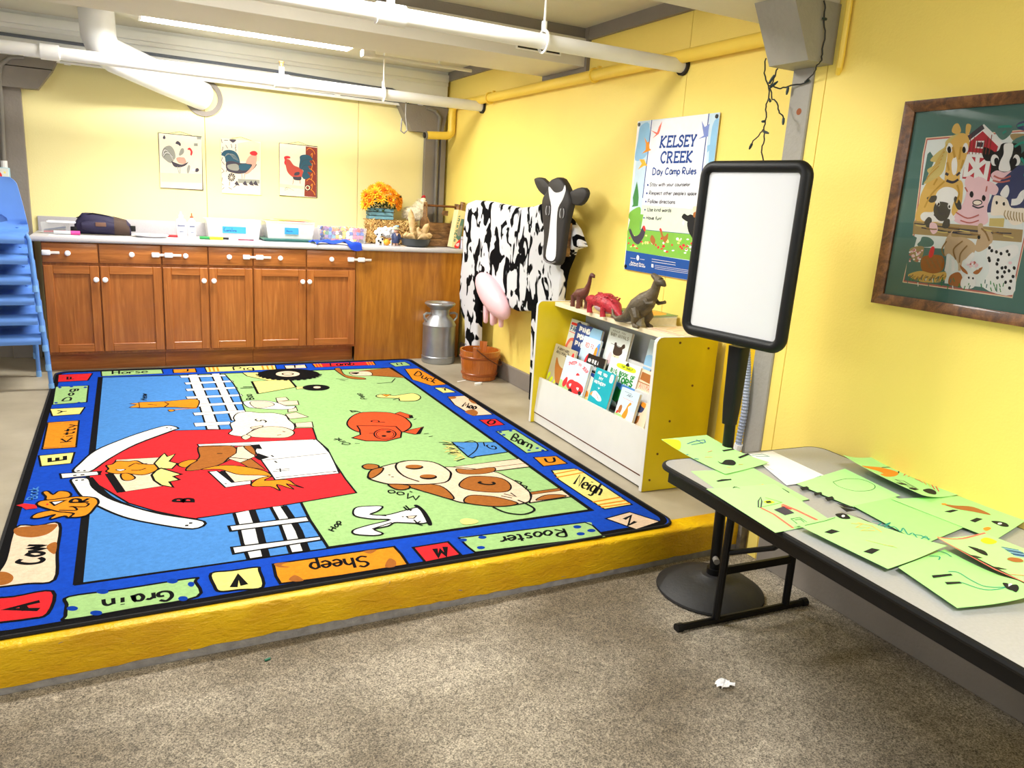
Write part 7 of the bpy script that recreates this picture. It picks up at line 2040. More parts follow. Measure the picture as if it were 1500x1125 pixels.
for layer in range(4):
    for ix in range(11):
        for iy in range(5):
            if layer == 3 and R_.random() < .45: continue
            if 0 < iy < 4 and layer < 2 and R_.random() < .95: continue
            k = R_.randrange(10)
            if k in used: o = pr[k].copy(); COL.objects.link(o)
            else: o = pr[k]; used.add(k)
            tag(o, CNAME[k] + ' linking cube in clear bin, ' + ORDW[ix] + ' column from the left, ' + ['bottom', 'second', 'third', 'top'][layer] + ' layer, ' + ['front', 'second', 'middle', 'fourth', 'back'][iy] + ' row', 'cube', 'plastic linking cubes in the low clear bin')
            o.location = t.location + Vector((-.142 + ix * .0285 + R_.uniform(-.002, .002), -.076 + iy * .038 * .95 + R_.uniform(-.002, .002), .018 + layer * .0285 + R_.uniform(0, .003))); o.rotation_euler = (R_.uniform(-.5, .5), R_.uniform(-.4, .4), R_.uniform(0, 1.5))
t = thing('blue_cloth', 'crumpled bright blue cloth hanging over the counter edge', 'cloth', (1.50, 5.93, Zc))
def clothf(u, v):
    x = -.20 + .36 * u + .03 * (v - .5); y = .07 - .15 * v + .035 * math.sin(u * 5); y += -.05 * max(0, u - .6) * 2
    z = .016 + .016 * abs(math.sin(u * 9 + v * 4)) * (1 - abs(2 * v - 1)) + .014 * math.sin(u * 14 - v * 7) * .5 + .012 * math.exp(-((u - .65) ** 2) / .02)
    if y < -.075: z -= min(.05, (-.075 - y) * 1.6); y = max(y, -.080) - .002
    return (x, y, max(z, .003) if y > -.074 else z)
b = B().grid(clothf, 40, 20).solid(.003); b.done('cloth', mat('bright blue fleece', (20, 66, 196), 0.9, bump=.3, bscale=200), t, smooth=60)
# straw bale: slightly soft box plus loose straws
t = thing('straw_bale', 'small straw bale on the counter under the flower crate', 'straw bale', (2.035, 6.30, Zc))
M_straw = mat('straw', (190, 146, 80), 0.8, col2=(110, 74, 30), scale=50, stretch=(1, 1, 1), bump=.6, bscale=120)
B().box(-.20, .20, -.085, .085, 0, .185, .02, 3).done('core', M_straw, t)
R_ = random.Random(2); b = B()
for i in range(800):
    fc = R_.random()
    if fc < .55: p = Vector((R_.uniform(-.20, .20), -.088 - R_.uniform(0, .006), R_.uniform(.006, .185)))
    elif fc < .85: p = Vector((R_.uniform(-.20, .20), R_.uniform(-.085, .085), .187 + R_.uniform(0, .005)))
    else: p = Vector((-.203 if R_.random() < .5 else .203, R_.uniform(-.08, .08), R_.uniform(.006, .185)))
    d = Vector((R_.uniform(-1, 1), R_.uniform(-.25, .25), R_.uniform(-1, 1) if fc < .55 or fc > .85 else R_.uniform(-.2, .2))).normalized() * R_.uniform(.012, .03)
    q0, q1 = p - d, p + d; q0.z = max(q0.z, .003); q1.z = max(q1.z, .003)
    b.tube([q0, q1], .0027, 3, cap=False)
s_ = b.done('straws', mat('pale straw', (244, 214, 140), 0.7, col2=(176, 120, 52), scale=60), t, recalc=False); s_['kind'] = 'stuff'
# flower crate
t = thing('small_crate', 'blue slatted wooden crate holding the mums on the straw bale', 'crate', (1.935, 6.28, Zc + .196))
M_bcr = mat('grey blue painted wood', (104, 150, 164), 0.7, var=.15, scale=12)
for i in range(3):
    z0 = .004 + i * .031
    for y in (-.055, .055): B().box(-.10, .10, y - .004, y + .004, z0, z0 + .025, .001, 1).done('slat', M_bcr, t)
    for x in (-.099, .099): B().box(x - .004, x + .004, -.051, .051, z0, z0 + .025, .001, 1).done('slat', M_bcr, t)
B().box(-.094, .094, -.05, .05, .002, .07).done('dark_lining', M_dark, t)
t = thing('flower_bunch', 'orange yellow mums with dark leaves standing in the blue crate', 'flowers', tuple(t.location))
R_ = random.Random(6)
M_fl = [mat('mum orange', (255, 184, 24), 0.7, col2=(246, 140, 16), scale=60), mat('mum yellow', (255, 206, 40), 0.7, col2=(250, 160, 20), scale=60)]
M_lf = mat('dark leaf', (54, 74, 30), 0.7, var=.3, scale=20); M_ct = mat('mum heart', (206, 90, 10), 0.8)
FL = [(-.13, -.05, .19), (-.06, -.06, .215), (.02, -.05, .235), (.09, -.055, .21), (.145, -.04, .17), (-.135, -.05, .12), (-.09, .0, .17), (.0, .0, .265), (.07, .01, .245), (.13, .02, .20), (-.05, .03, .24), (.06, -.075, .16), (.12, -.07, .125), (-.02, -.07, .175), (-.105, -.07, .15), (.15, -.02, .13)]
def mum(sd):
    rr = random.Random(sd); b = B()
    for ring, (n, L, el) in enumerate(((13, .047, .15), (12, .040, .5), (9, .030, .95))):
        for k in range(n):
            a = 2 * math.pi * (k + .5 * ring) / n + rr.uniform(-.1, .1); d = Vector((math.cos(a) * math.cos(el), math.sin(a) * math.cos(el), math.sin(el))); w = Vector((-math.sin(a), math.cos(a), 0)) * .0075
            m_ = d * L * .6 + Vector((0, 0, .004)); b.mi = 0
            V = [b.bm.verts.new(p) for p in ((0, 0, 0), m_ + w, d * L, m_ - w)]; b._f(V)
    b.mi = 1; b.ell((0, 0, .010), (.010, .010, .008), 8, 5)
    return b
for i, p in enumerate(FL):
    m = mum(i)
    o = m.done('flower_head', [M_fl[i % 2], M_ct], t, recalc=False, smooth=0); o.location = p; o.scale = (1.32,) * 3
    n = Vector((p[0] * 2.2, -.16 + p[1], p[2] - .05)).normalized(); o.rotation_euler = n.to_track_quat('Z', 'Y').to_euler()
b = B()
for i in range(260):
    p = Vector((R_.uniform(-.12, .14), R_.uniform(-.08, .05), R_.uniform(.075, .20))); d = Vector((R_.uniform(-1, 1), R_.uniform(-1, .3), R_.uniform(-.8, .8))).normalized() * .03; w = d.cross(Vector((R_.uniform(-1, 1), .3, 1))).normalized() * .011
    V = [b.bm.verts.new(q) for q in (p, p + d * .5 + w, p + d, p + d * .5 - w)]; b._f(V)
lf = b.done('leaves', M_lf, t, recalc=False, smooth=0); lf['kind'] = 'stuff'
# toy hen
t = thing('toy_hen', 'shaggy cream toy hen sitting behind the bowl', 'toy hen', (2.235, 6.28, Zc + .196))
M_fluff = mat('cream feather', (238, 230, 206), 0.9, var=.08, scale=30)
b = B().ell((-.0, 0, .06), (.10, .055, .062), 18, 10).ell((.055, -.005, .11), (.05, .042, .07), 14, 8).ell((.075, -.01, .17), (.028, .027, .03), 12, 8); b.done('body', M_fluff, t, smooth=60)
R_ = random.Random(9); b = B()
for i in range(1100):
    a, c = R_.uniform(0, 6.283), R_.uniform(-.6, 1); s_ = math.sqrt(max(0, 1 - c * c)); n = Vector((math.cos(a) * s_, math.sin(a) * s_, c))
    if R_.random() < .6: p = Vector((-.0 + .10 * n.x, .055 * n.y, .06 + .062 * n.z))
    else: p = Vector((.055 + .05 * n.x, -.005 + .042 * n.y, .11 + .07 * n.z))
    d = (n + Vector((-.9, 0, -.5 + R_.uniform(-.3, .3)))).normalized() * R_.uniform(.018, .036); p2 = p + d; p2.z = max(.002, p2.z)
    w = d.cross(Vector((R_.uniform(-1, 1), R_.uniform(-1, 1), 1))).normalized() * .0022
    b._f([b.bm.verts.new(q) for q in (p - w, p + w, p2)])
f_ = b.done('feathers', M_fluff, t, recalc=False, smooth=0); f_['kind'] = 'stuff'
M_redf = mat('red felt', (170, 26, 40), 0.8)
B().ell((.080, -.01, .206), (.016, .006, .016), 10, 6).ell((.066, -.01, .200), (.010, .006, .012), 10, 6).done('comb', M_redf, t); B().ell((.088, -.036, .148), (.011, .008, .014), 10, 6).done('wattle', M_redf, t)
B().lathe([(.008, 0), (.0, .022)], n=8).done('beak', mat('beak', (230, 170, 60), 0.5), t); kids(t)[-1].location = (.103, -.012, .172); kids(t)[-1].rotation_euler = (0, 1.6, 0)
B().ell((.092, -.034, .178), (.004, .004, .004), 8, 5).done('eye', M_black, t)
# small figures in front of the bale
t = thing('toy_sheep', 'white woolly toy sheep in front of the straw bale', 'toy sheep', (1.925, 6.10, Zc))
M_wool = mat('white wool', (240, 244, 250), 0.9, bump=.5, bscale=90)
b = B(); R_ = random.Random(4)
for i in range(34):
    a, c = R_.uniform(0, 6.28), R_.uniform(-1, 1); s_ = math.sqrt(1 - c * c); b.ell((.075 * math.cos(a) * s_, .036 * math.sin(a) * s_, .105 + .033 * c), (.019, .017, .017), 8, 5)
b.ell((0, 0, .105), (.075, .036, .036), 14, 8); b.done('fleece', M_wool, t, smooth=60)
B().ell((.088, -.01, .135), (.026, .022, .024), 12, 8).done('head', M_wool, t); B().ell((.098, -.03, .128), (.012, .010, .012), 8, 6).done('muzzle', mat('pink nose', (238, 200, 196), 0.7), t)
B().ell((.092, -.03, .155), (.02, .012, .009), 8, 5).done('ribbon', mat('pale blue bow', (150, 190, 216), 0.7), t)
for x, y in ((-.05, -.02), (-.05, .02), (.045, -.02), (.045, .02)): B().tube([(x, y, 0), (x, y, .085)], .010, 8).done('leg', M_wool, t)
t = thing('toy_cow', 'tiny black and white toy cow in front of the toy sheep', 'toy cow', (1.862, 6.03, Zc))
M_cowt = mat('toy cow paint', (246, 240, 228), 0.5, bump=0); b = B().ell((0, 0, .042), (.036, .022, .026), 12, 8); b.done('body', M_cowt, t, smooth=60)
B().ell((-.008, -.012, .074), (.016, .014, .018), 10, 6).done('head', M_cowt, t)
for x, z in ((.016, .050), (-.016, .036), (.0, .024)): B().ell((x, -.0205, z), (.009, .003, .009), 8, 5).done('spot', M_black, t)
for x in (-.022, .022):
    for y in (-.011, .011): B().tube([(x, y, 0), (x, y, .03)], .008, 7).done('leg', M_cowt, t)
for s in (-1, 1): B().ell((-.008 + s * .018, -.012, .086), (.008, .003, .006), 7, 5).done('ear', M_black, t)
t = thing('toy_chick', 'tiny orange toy hen beside the toy farmer', 'toy chick', (1.918, 6.02, Zc))
M_oc = mat('orange toy paint', (240, 160, 40), 0.5); B().ell((0, 0, .026), (.026, .02, .026), 12, 8).done('body', M_oc, t); B().ell((-.0, -.004, .06), (.014, .013, .016), 10, 6).done('head', mat('brown toy paint', (130, 80, 40), 0.5), t)
B().lathe([(.004, 0), (0, .01)], n=6).done('beak', mat('yellow toy beak', (250, 210, 70), 0.5), t); kids(t)[-1].location = (0, -.016, .06); kids(t)[-1].rotation_euler = (1.57, 0, 0)
for s in (-1, 1): B().ell((s * .026, 0, .028), (.006, .012, .016), 8, 5).done('wing', mat('yellow wing', (246, 196, 60), 0.5), t)
t = thing('toy_farmer', 'toy farmer figure in blue overalls and straw cap', 'toy figure', (1.992, 6.02, Zc))
M_skin = mat('toy skin', (232, 180, 156), 0.5); M_den = mat('toy denim', (50, 62, 100), 0.6)
b = B()
for s in (-1, 1): b.tube([(s * .012, 0, .004), (s * .012, 0, .03)], .009, 8)
b.done('feet', M_skin, t)
b = B().lathe([(.026, .022), (.03, .03), (.033, .06), (.028, .09), (.016, .104)], n=14); b.done('overalls', M_den, t)
for s in (-1, 1): B().tube([(s * .022, -.004, .098), (s * .034, -.008, .075), (s * .030, -.014, .055)], .008, 8).done('arm', M_den, t)
B().prism([(-.012, .103), (.012, .103), (0, .078)], 'y', -.030, -.027).done('collar', M_skin, t)
b = B().ell((0, 0, .122), (.018, .018, .021), 12, 8); b.done('head', M_skin, t)
B().lathe([(.030, .132), (.030, .136), (.018, .138), (.016, .152), (.008, .156)], n=16).done('hat', mat('straw hat grey', (176, 178, 150), 0.8), t)
for s in (-1, 1): B().ell((s * .007, -.0172, .126), (.002, .002, .003), 6, 4).done('eye', M_black, t)
t = thing('flat_tag', 'small cream tag lying between the toy farmer and the bowl', 'tag', (2.06, 5.985, Zc)); B().box(-.03, .03, -.015, .015, 0, .004, .001, 1).done('tag', mat('cream card', (226, 204, 160), 0.8), t)
# bowl of corn husks
t = thing('bowl', 'dark grey bowl holding dried corn husks', 'bowl', (2.155, 6.00, Zc))
B().lathe([(.0, .0), (.085, 0), (.105, .012), (.122, .058), (.126, .066), (.121, .066), (.104, .018), (.08, .008), (0, .008)], n=30, cap=False).done('bowl', mat('charcoal plastic', (62, 66, 70), 0.5), t)
M_husk = mat('dried husk', (226, 196, 146), 0.85, col2=(180, 146, 98), scale=30)
R_ = random.Random(12)
HK = [((-.02, .0, .04), (-.045, .02, .30), .028), ((.03, 0, .04), (.022, .0, .16), .02), ((.05, .01, .04), (.115, .02, .19), .03), ((.03, .02, .04), (.10, .03, .15), .03), ((.05, -.02, .045), (.14, -.01, .10), .028), ((-.03, -.03, .06), (-.12, -.02, .085), .03), ((0, -.05, .065), (.09, -.06, .08), .03), ((-.02, -.06, .06), (-.10, -.06, .085), .03), ((.0, .0, .06), (.06, -.03, .10), .035), ((.02, .0, .06), (-.05, -.03, .095), .035)]
for i, (p, q_, w) in enumerate(HK):
    p, q_ = Vector(p), Vector(q_); d = q_ - p; sd = d.cross(Vector((0, 1, .2))).normalized()
    if abs(sd.length) < .1: sd = Vector((1, 0, 0))
    o = B().grid(lambda u, v: tuple(p + d * u + sd * (v - .5) * 2 * w * (math.sin(math.pi * min(1, .12 + .88 * (1 - u))) ** .8 if u < 1 else .02) + Vector((0, -.012 * (1 - (2 * v - 1) ** 2) , .012 * math.sin(u * 3)))), 7, 4).solid(.0015).done('corn_husk', M_husk, t, smooth=60)
    free(o, t, ['tall upright corn husk in the dark bowl', 'short corn husk tip standing in the bowl', 'broad corn husk leaning right in the bowl', 'corn husk leaning right behind the broad one in the bowl', 'low corn husk over the right rim of the bowl', 'low corn husk over the left rim of the bowl', 'corn husk lying along the front right of the bowl', 'corn husk lying along the front left of the bowl', 'corn husk scrap in the middle of the bowl', 'corn husk curled beside the tall one in the bowl'][i], 'corn husk', 'dried corn husks in the bowl')
# tote crate with handle
t = thing('wooden_tote', 'old wooden tote box with a round handle bar in the corner', 'tote box', (2.43, 6.155, Zc))
for y in (-.10, .10):
    for i in range(3): B().box(-.135, .135, y - .006, y + .006, .004 + i * .064, .066 + i * .064, .002, 1).done('plank', M_crate, t)
B().box(-.13, .13, -.094, .094, 0, .012).done('bottom', M_crate, t)
for x in (-.141, .141):
    b = B().prism([(-.106, 0), (.106, 0), (.106, .20), (.04, .245), (.03, .36), (-.03, .36), (-.04, .245), (-.106, .20)], 'x', x - .006, x + .006); b.done('end_board', M_crate, t)
B().tube([(-.155, 0, .335), (.16, 0, .335)], .010, 10).done('handle_bar', mat('dark handle', (110, 66, 34), 0.5), t)
free(B().box(-.12, .12, -.085, .085, .0125, .17, .02).done('paper_bag', mat('brown sacking', (112, 84, 56), 0.95, bump=.5, bscale=80), t), t, 'brown folded bag filling the wooden tote box', 'bag')
b = B().prism([(-.02, .30), (.03, .30), (.028, .26), (-.018, .26)], 'y', -.09, -.08)
b.done('cut_notch_block', M_crate, t)
# tall tin with green label leaning at the right end
t = thing('tall_box', 'narrow tall green and cream printed box standing at the counter end', 'box', (2.47, 5.955, Zc), 0.0)
t.rotation_euler = (0, math.radians(9), 0)
bx_ = B().box(-.035, .035, -.045, .045, .006, .315, .003, 1).done('carton', mat('cream carton', (226, 214, 160), 0.6), t)
print_mesh('printed_front', 'q t 0 -10 90 33 60 33 250 8 250\nQ 3 0 -5 120 20 110 25 190 0 180\nQ r 0 -10 14 30 10 33 80 10 60\nQ i 0 0 30 26 24 28 52 14 48\nl w 7 -16 240 -4 240\nl t 8 -26 60 -14 60 -14 74 -26 74\nl t 8 -26 92 -12 92\nl t 8 -26 110 -26 126 -12 126 -12 110\nl t 8 -26 142 -12 142 -12 158\nl t 8 -24 176 -12 176 -12 190 -24 190\nl t 8 -24 206 -10 212\nl t 8 -22 228 -8 228 -8 244 -22 244\nl t 8 -20 258 -8 270', M_ink, t, lambda u, v, z: (u, -.0455 - z, v))
B().tube([(-.02, 0, .315), (-.02, 0, .36)], .016, 10).tube([(.012, 0, .315), (.012, 0, .385)], .02, 10).done('wooden_top', M_crate, t)
t = thing('white_box', 'small pale lilac box beside the tall printed box at the counter end', 'box', (2.532, 5.94, Zc)); B().box(-.010, .010, -.05, .05, 0, .10, .002, 1).done('carton', mat('pale lilac carton', (206, 206, 222), 0.6), t); B().box(-.0105, .0105, -.051, .051, .075, .079).done('lid_line', M_grey, t)

# ---------------------------------------------------------------- rooster pictures on the back wall
def plaque(key, x0, x1, z0, z1, label, edge):
    t = thing('wall_plaque', label, 'picture', ((x0 + x1) / 2, 6.46, (z0 + z1) / 2), group='three rooster pictures on the back wall')
    hx, hz = (x1 - x0) / 2, (z1 - z0) / 2; cx_, cz_ = t.location.x, t.location.z
    B().box(-hx, hx, -.008, -.0005, -hz, hz, .001, 1).done('board', edge, t)
    print_mesh('printed_picture', PRINTS[key], M_paper, t, lambda u, v, z: (max(-hx, min(hx, u - cx_)), -.0082 - z, max(-hz, min(hz, v - cz_))))
    B().tube([(-hx * .55, -.004, hz), (0, -.004, hz + .022), (hx * .55, -.004, hz)], .0015, 5).done('hanging_wire', M_chrome, t)
plaque('pic1', .282, .583, 1.265, 1.664, 'rooster picture in soft grey and cream, left of the panel joint', mat('dark edge', (90, 80, 84), 0.6))
plaque('pic2', .717, 1.014, 1.256, 1.665, 'rooster picture with navy tail and dark leaf pattern', mat('pale edge', (214, 200, 180), 0.6))
plaque('pic3', 1.153, 1.456, 1.26, 1.668, 'red rooster picture with swirling rust border on its right side', mat('brown edge', (80, 50, 40), 0.6))
# ---------------------------------------------------------------- plywood milking cow
def cow_cloth():
    q = NT('cow print plush')
    tc = q.n('ShaderNodeTexCoord'); mp = q.n('ShaderNodeMapping'); mp.inputs['Scale'].default_value = (1, 1.6, 1.0); q.l(tc.outputs['Object'], mp.inputs['Vector'])
    a = q.n('ShaderNodeTexNoise', Scale=6.3, Detail=1.8, Roughness=0.5, Distortion=0.7); q.l(mp.outputs['Vector'], a.inputs['Vector'])
    rp = q.n('ShaderNodeValToRGB'); e = rp.color_ramp.elements; e[0].position = 0.507; e[1].position = 0.525
    e[0].color = (*lin((216, 216, 221)), 1); e[1].color = (*lin((8, 8, 11)), 1)
    q.l(a.outputs['Fac'], rp.inputs['Fac']); q.l(rp.outputs['Color'], q.b.inputs['Base Color']); q.b.inputs['Roughness'].default_value = 0.95
    n2 = q.n('ShaderNodeTexNoise', Scale=160.0, Detail=3.0); q.l(tc.outputs['Object'], n2.inputs['Vector'])
    bp = q.n('ShaderNodeBump', Strength=0.5, Distance=0.006); q.l(n2.outputs['Fac'], bp.inputs['Height']); q.l(bp.outputs['Normal'], q.b.inputs['Normal'])
    q.b.inputs['Specular IOR Level'].default_value = 0.1
    return q.m
M_cow = cow_cloth()
cow = thing('milking_cow', 'life size flat milking cow in black and white plush against the right wall', 'cow figure', (2.45, 4.7, 0))
def puff(poly, x0, x1, r, name, m, parent, smooth=50):
    """flat slab with a rounded edge: front face at x0, back at x1"""
    n = len(poly); A = sum(poly[i][0] * poly[(i + 1) % n][1] - poly[(i + 1) % n][0] * poly[i][1] for i in range(n))
    if A < 0: poly = poly[::-1]
    def inset(d):
        out = []
        for i in range(n):
            a, c, e = poly[i - 1], poly[i], poly[(i + 1) % n]
            t = (e[0] - a[0], e[1] - a[1]); l = math.hypot(*t) or 1; out.append((c[0] - t[1] / l * d, c[1] + t[0] / l * d))
        return out
    b = B(cow.location); b_ = [(x1, 0), (x0 + r, 0), (x0 + r * .3, r * .3), (x0, r)]
    R = [[b.bm.verts.new((x, u, v)) for u, v in inset(d)] for x, d in b_]
    for p, q_ in zip(R, R[1:]):
        for i in range(n): b._f([p[i], p[(i + 1) % n], q_[(i + 1) % n], q_[i]])
    for k in (0, -1):
        for t in tessellate_polygon([[Vector((u, v, 0)) for u, v in poly]]): b._f([R[k][i] for i in t])
    return b.done(name, m, parent, smooth=smooth)
BODY = [(5.619, 1.295), (5.48, 1.322), (5.213, 1.32), (4.964, 1.304), (4.709, 1.289), (4.523, 1.305), (4.393, 1.33), (4.222, 1.314), (4.051, 1.237), (3.967, 1.188), (3.878, 1.092), (3.986, 1.064), (4.016, 1.008), (4.063, .933), (4.082, .86), (4.088, .767), (4.095, .674), (4.12, .594), (4.15, .454), (4.18, .266), (4.19, .137), (4.20, .012), (4.40, .012), (4.41, .137), (4.42, .289), (4.434, .442), (4.447, .619), (4.66, .585), (4.842, .595), (5.066, .624), (5.243, .637), (5.297, .592), (5.307, .476), (5.30, .274), (5.31, .012), (5.52, .012), (5.53, .23), (5.558, .371), (5.631, .426), (5.69, .579), (5.684, .726), (5.652, .887), (5.664, 1.041), (5.654, 1.183)]
puff(BODY, 2.425, 2.475, .022, 'body', M_cow, cow)
M_cblack = mat('soft black paint', (38, 34, 34), 0.65, var=.1, scale=8); M_cwhite = mat('white face paint', (238, 240, 248), 0.5)
HEAD = [(4.198, 1.404), (4.186, 1.458), (4.109, 1.482), (4.03, 1.473), (3.955, 1.412), (3.913, 1.348), (3.923, 1.291), (3.951, 1.204), (3.969, 1.068), (3.986, .989), (4.041, .962), (4.155, .973), (4.197, 1.0), (4.204, 1.131), (4.235, 1.23), (4.259, 1.319), (4.245, 1.369)]
puff(spline(HEAD, True, 2), 2.345, 2.385, .018, 'head', M_cblack, cow)
BL = [(4.166, 1.428), (4.102, 1.398), (4.052, 1.393), (3.996, 1.406), (3.976, 1.437), (3.963, 1.406), (3.988, 1.354), (4.033, 1.305), (4.039, 1.218), (4.022, 1.064), (4.029, 1.004), (4.08, .984), (4.142, 1.009), (4.123, 1.135), (4.117, 1.234), (4.119, 1.312), (4.154, 1.375)]
BL = spline([(y + .004, z) for y, z in BL], True, 3); B(cow.location).prism(BL, 'x', 2.3435, 2.346).done('blaze', M_cwhite, cow)
for nm, E_ in (('ear', [(4.18, 1.425), (4.214, 1.444), (4.293, 1.48), (4.379, 1.482), (4.403, 1.466), (4.358, 1.418), (4.30, 1.386), (4.21, 1.365)]), ('ear', [(3.96, 1.392), (3.873, 1.422), (3.794, 1.425), (3.759, 1.396), (3.782, 1.353), (3.84, 1.325), (3.93, 1.336)])):
    puff(spline(E_, True, 2), 2.36, 2.385, .01, nm, M_cblack, cow)
for y, z in ((4.156, 1.285), (3.984, 1.275)):
    e_ = B(cow.location).prism([(y + .028 * math.cos(t), z + .036 * math.sin(t)) for t in [2 * math.pi * k / 16 for k in range(16)]], 'x', 2.342, 2.347).done('eye', M_cblack, cow)
    for s in (-1, 1): B(cow.location).tube([(2.341, y + s * .024 * math.cos(t), z + .034 * math.sin(t)) for t in [-.9 + .3 * k for k in range(7)]], .003, 5).done('eye_outline', mat('eye outline grey', (190, 190, 196), 0.5), e_)
B(cow.location).tube([(2.344, 4.17, .990), (2.342, 4.13, .975), (2.342, 4.07, .970), (2.343, 4.02, .985)], .005, 6).done('mouth_line', mat('mouth grey', (120, 116, 118), 0.6), cow)
B(cow.location).box(2.386, 2.424, 3.99, 4.15, 1.02, 1.22, .004).done('neck_block', M_crate, cow)
for y in (4.3, 5.3): B(cow.location).box(2.476, 2.568, y, y + .08, 1.05, 1.12, .003).done('wall_bracket', M_crate, cow)
M_pink = mat('pink vinyl', (244, 196, 206), 0.45, var=.04, scale=8)
b = B(cow.location).ell((2.40, 4.99, .652), (.085, .285, .105), 22, 12, Matrix.Rotation(math.radians(24), 3, 'X')); b.done('udder', M_pink, cow, smooth=80)
for y, z, l, x in ((5.035, .57, .115, 2.375), (4.93, .56, .105, 2.38), (4.985, .545, .09, 2.43), (4.87, .55, .10, 2.42)):
    B(cow.location).tube([(x, y, z), (x - .004, y - .008, z - l * .6), (x - .005, y - .014, z - l), (x - .005, y - .015, z - l - .012)], [.024, .020, .018, .009], 12).done('teat', M_pink, cow)
# ---------------------------------------------------------------- milk can
t = thing('milk_can', 'galvanised milk can standing in front of the plywood panel', 'milk can', (2.295, 5.752, 0))
B().lathe([(.0, .003), (.134, .003), (.138, .012), (.138, .055), (.134, .06), (.133, .30), (.134, .305), (.134, .318), (.131, .322), (.118, .352), (.082, .388), (.078, .395), (.078, .445)], n=32, cap=False).done('body', M_steel, t)
B().lathe([(.079, .440), (.095, .455), (.112, .468), (.124, .478), (.126, .487), (.120, .494), (.10, .492), (.085, .478), (.0, .474)], n=32, cap=False).done('lid', M_steel, t)
for s in (-1, 1): B().tube([(s * .118, -.02, .345), (s * .142, -.022, .372), (s * .145, -.022, .398), (s * .122, -.02, .41), (s * .085, -.01, .405)], .010, 8).done('handle', M_steel, t)
B().lathe([(.0, .0), (.02, .0), (.018, .012), (0, .015)], n=12).done('lid_knob', M_steel, t); kids(t)[-1].location = (0, -.02, .476)
B().lathe([(.1345, .305), (.1365, .308), (.1365, .314), (.1345, .317)], n=32, cap=False).done('hoop', M_steel, t)
# ---------------------------------------------------------------- wooden bucket
t = thing('wooden_bucket', 'varnished wooden bucket with wire handle beside the milk can', 'bucket', (2.385, 5.125, 0))
N_ = 16
for k in range(N_):
    a0, a1 = 2 * math.pi * (k + .012) / N_, 2 * math.pi * (k + .988) / N_
    ear = k in (2, 10); h = .225 if not ear else .262
    b = B(); rings = []
    for z, ro in ((.004, .128), (.10, .141), (h, .155 + (.0 if not ear else .004))):
        rr = [(ro * math.cos(a), ro * math.sin(a), z) for a in (a0, (a0 + a1) / 2, a1)] + [((ro - .014) * math.cos(a), (ro - .014) * math.sin(a), z) for a in (a1, (a0 + a1) / 2, a0)]
        rings.append(rr)
    b.loft(rings); b.done('stave', M_bucket, t, smooth=0)
B().lathe([(.0, .012), (.118, .012), (.118, .022), (0, .022)], n=24).done('bottom', M_bucket, t)
for z, r in ((.036, .1345), (.165, .1495)): B().lathe([(r, z), (r + .005, z + .004), (r + .006, z + .016), (r + .002, z + .020)], n=32, cap=False).done('hoop', mat('dark cane hoop', (150, 76, 26), 0.3), t)
A0, A1 = 2 * math.pi * 2.5 / 16, 2 * math.pi * 10.5 / 16
P = []
for k in range(13):
    u = k / 12; a = A1 + math.pi * u; P.append((.168 * math.cos(a), .168 * math.sin(a), .25 - .13 * math.sin(math.pi * u)))
B().tube(P, .004, 6).done('wire_handle', mat('rusty wire', (96, 52, 30), 0.5, metal=.4), t)
# ---------------------------------------------------------------- book display shelf
M_ylam = mat('yellow laminate', (226, 200, 20), 0.3, var=.03); M_wlam = mat('white laminate', (224, 223, 220), 0.35, var=.02); M_maple = mat('pale maple laminate', (244, 230, 196), 0.35, var=.03, scale=12); M_gback = mat('grey white back board', (196, 200, 206), 0.5)
sh = thing('book_display', 'yellow and white book display shelf against the right wall', 'bookshelf', (2.187, 3.355, 0), math.radians(-1.9))
for y0 in (-.615, .595):
    pr_ = [(0.0, .004), (.355, .004), (.355, .755)] + [(.03 + .0, .755)] + [(.03 - .03 * math.sin(t), .725 + .03 * math.cos(t)) for t in (.4, .8, 1.2, 1.57)]
    b = B(); b.mi = 0; b.prism(pr_, 'y', y0, y0 + .020); e_ = b.done('end_panel', [M_ylam], sh)
    b = B(); Q = [(x, z) for x, z in pr_]
    path = [(.355, .755), (.03, .755)] + [(.03 - .03 * math.sin(t), .725 + .03 * math.cos(t)) for t in (.4, .8, 1.2, 1.57)] + [(0.0, .004)]
    for (xa, za), (xc, zc) in zip(path, path[1:]):
        d = math.hypot(xc - xa, zc - za); nx, nz = (zc - za) / d * .002, -(xc - xa) / d * .002
        V = [(xa, za), (xc, zc), (xc + nx, zc + nz), (xa + nx, za + nz)]
        b.loft([[(x, y0 - .0008, z) for x, z in V], [(x, y0 + .0208, z) for x, z in V]])
    b.done('edge_band', M_wlam, e_)
    if y0 < 0:
        for x, z in ((.13, .73), (.23, .52), (.12, .35), (.07, .19), (.04, .06), (.30, .70), (.30, .06)): B().tube([(x, y0 - .003, z), (x, y0 + .001, z)], .0055, 10).done('screw', mat('bronze screw', (120, 90, 50), 0.4, metal=.6), e_)
B().box(.11, .352, -.594, .594, .728, .752, .002, 1).done('top_board', M_maple, sh)
B().box(.335, .350, -.594, .594, .01, .728).done('back_board', M_gback, sh)
b = B().loft([[(.020, y, .070), (.036, y, .070), (.056, y, .285), (.040, y, .287)] for y in (-.594, .594)]); b.done('front_panel', M_wlam, sh)
B().box(.022, .040, -.594, .594, .010, .064, .001, 1).done('kick_board', M_wlam, sh)
B().box(.021, .036, -.594, .594, .0625, .0715).done('gap_strip', mat('brown gap', (96, 50, 34), 0.8), sh)
for i, (x, z, h) in enumerate(((.150, .28, .135), (.232, .44, .09))):
    b = B().loft([[(x, y, z), (x + .012, y, z), (x + .012 + h * .12, y, z + h), (x + h * .12, y, z + h)] for y in (-.594, .594)]); b.done('divider', M_wlam, sh)
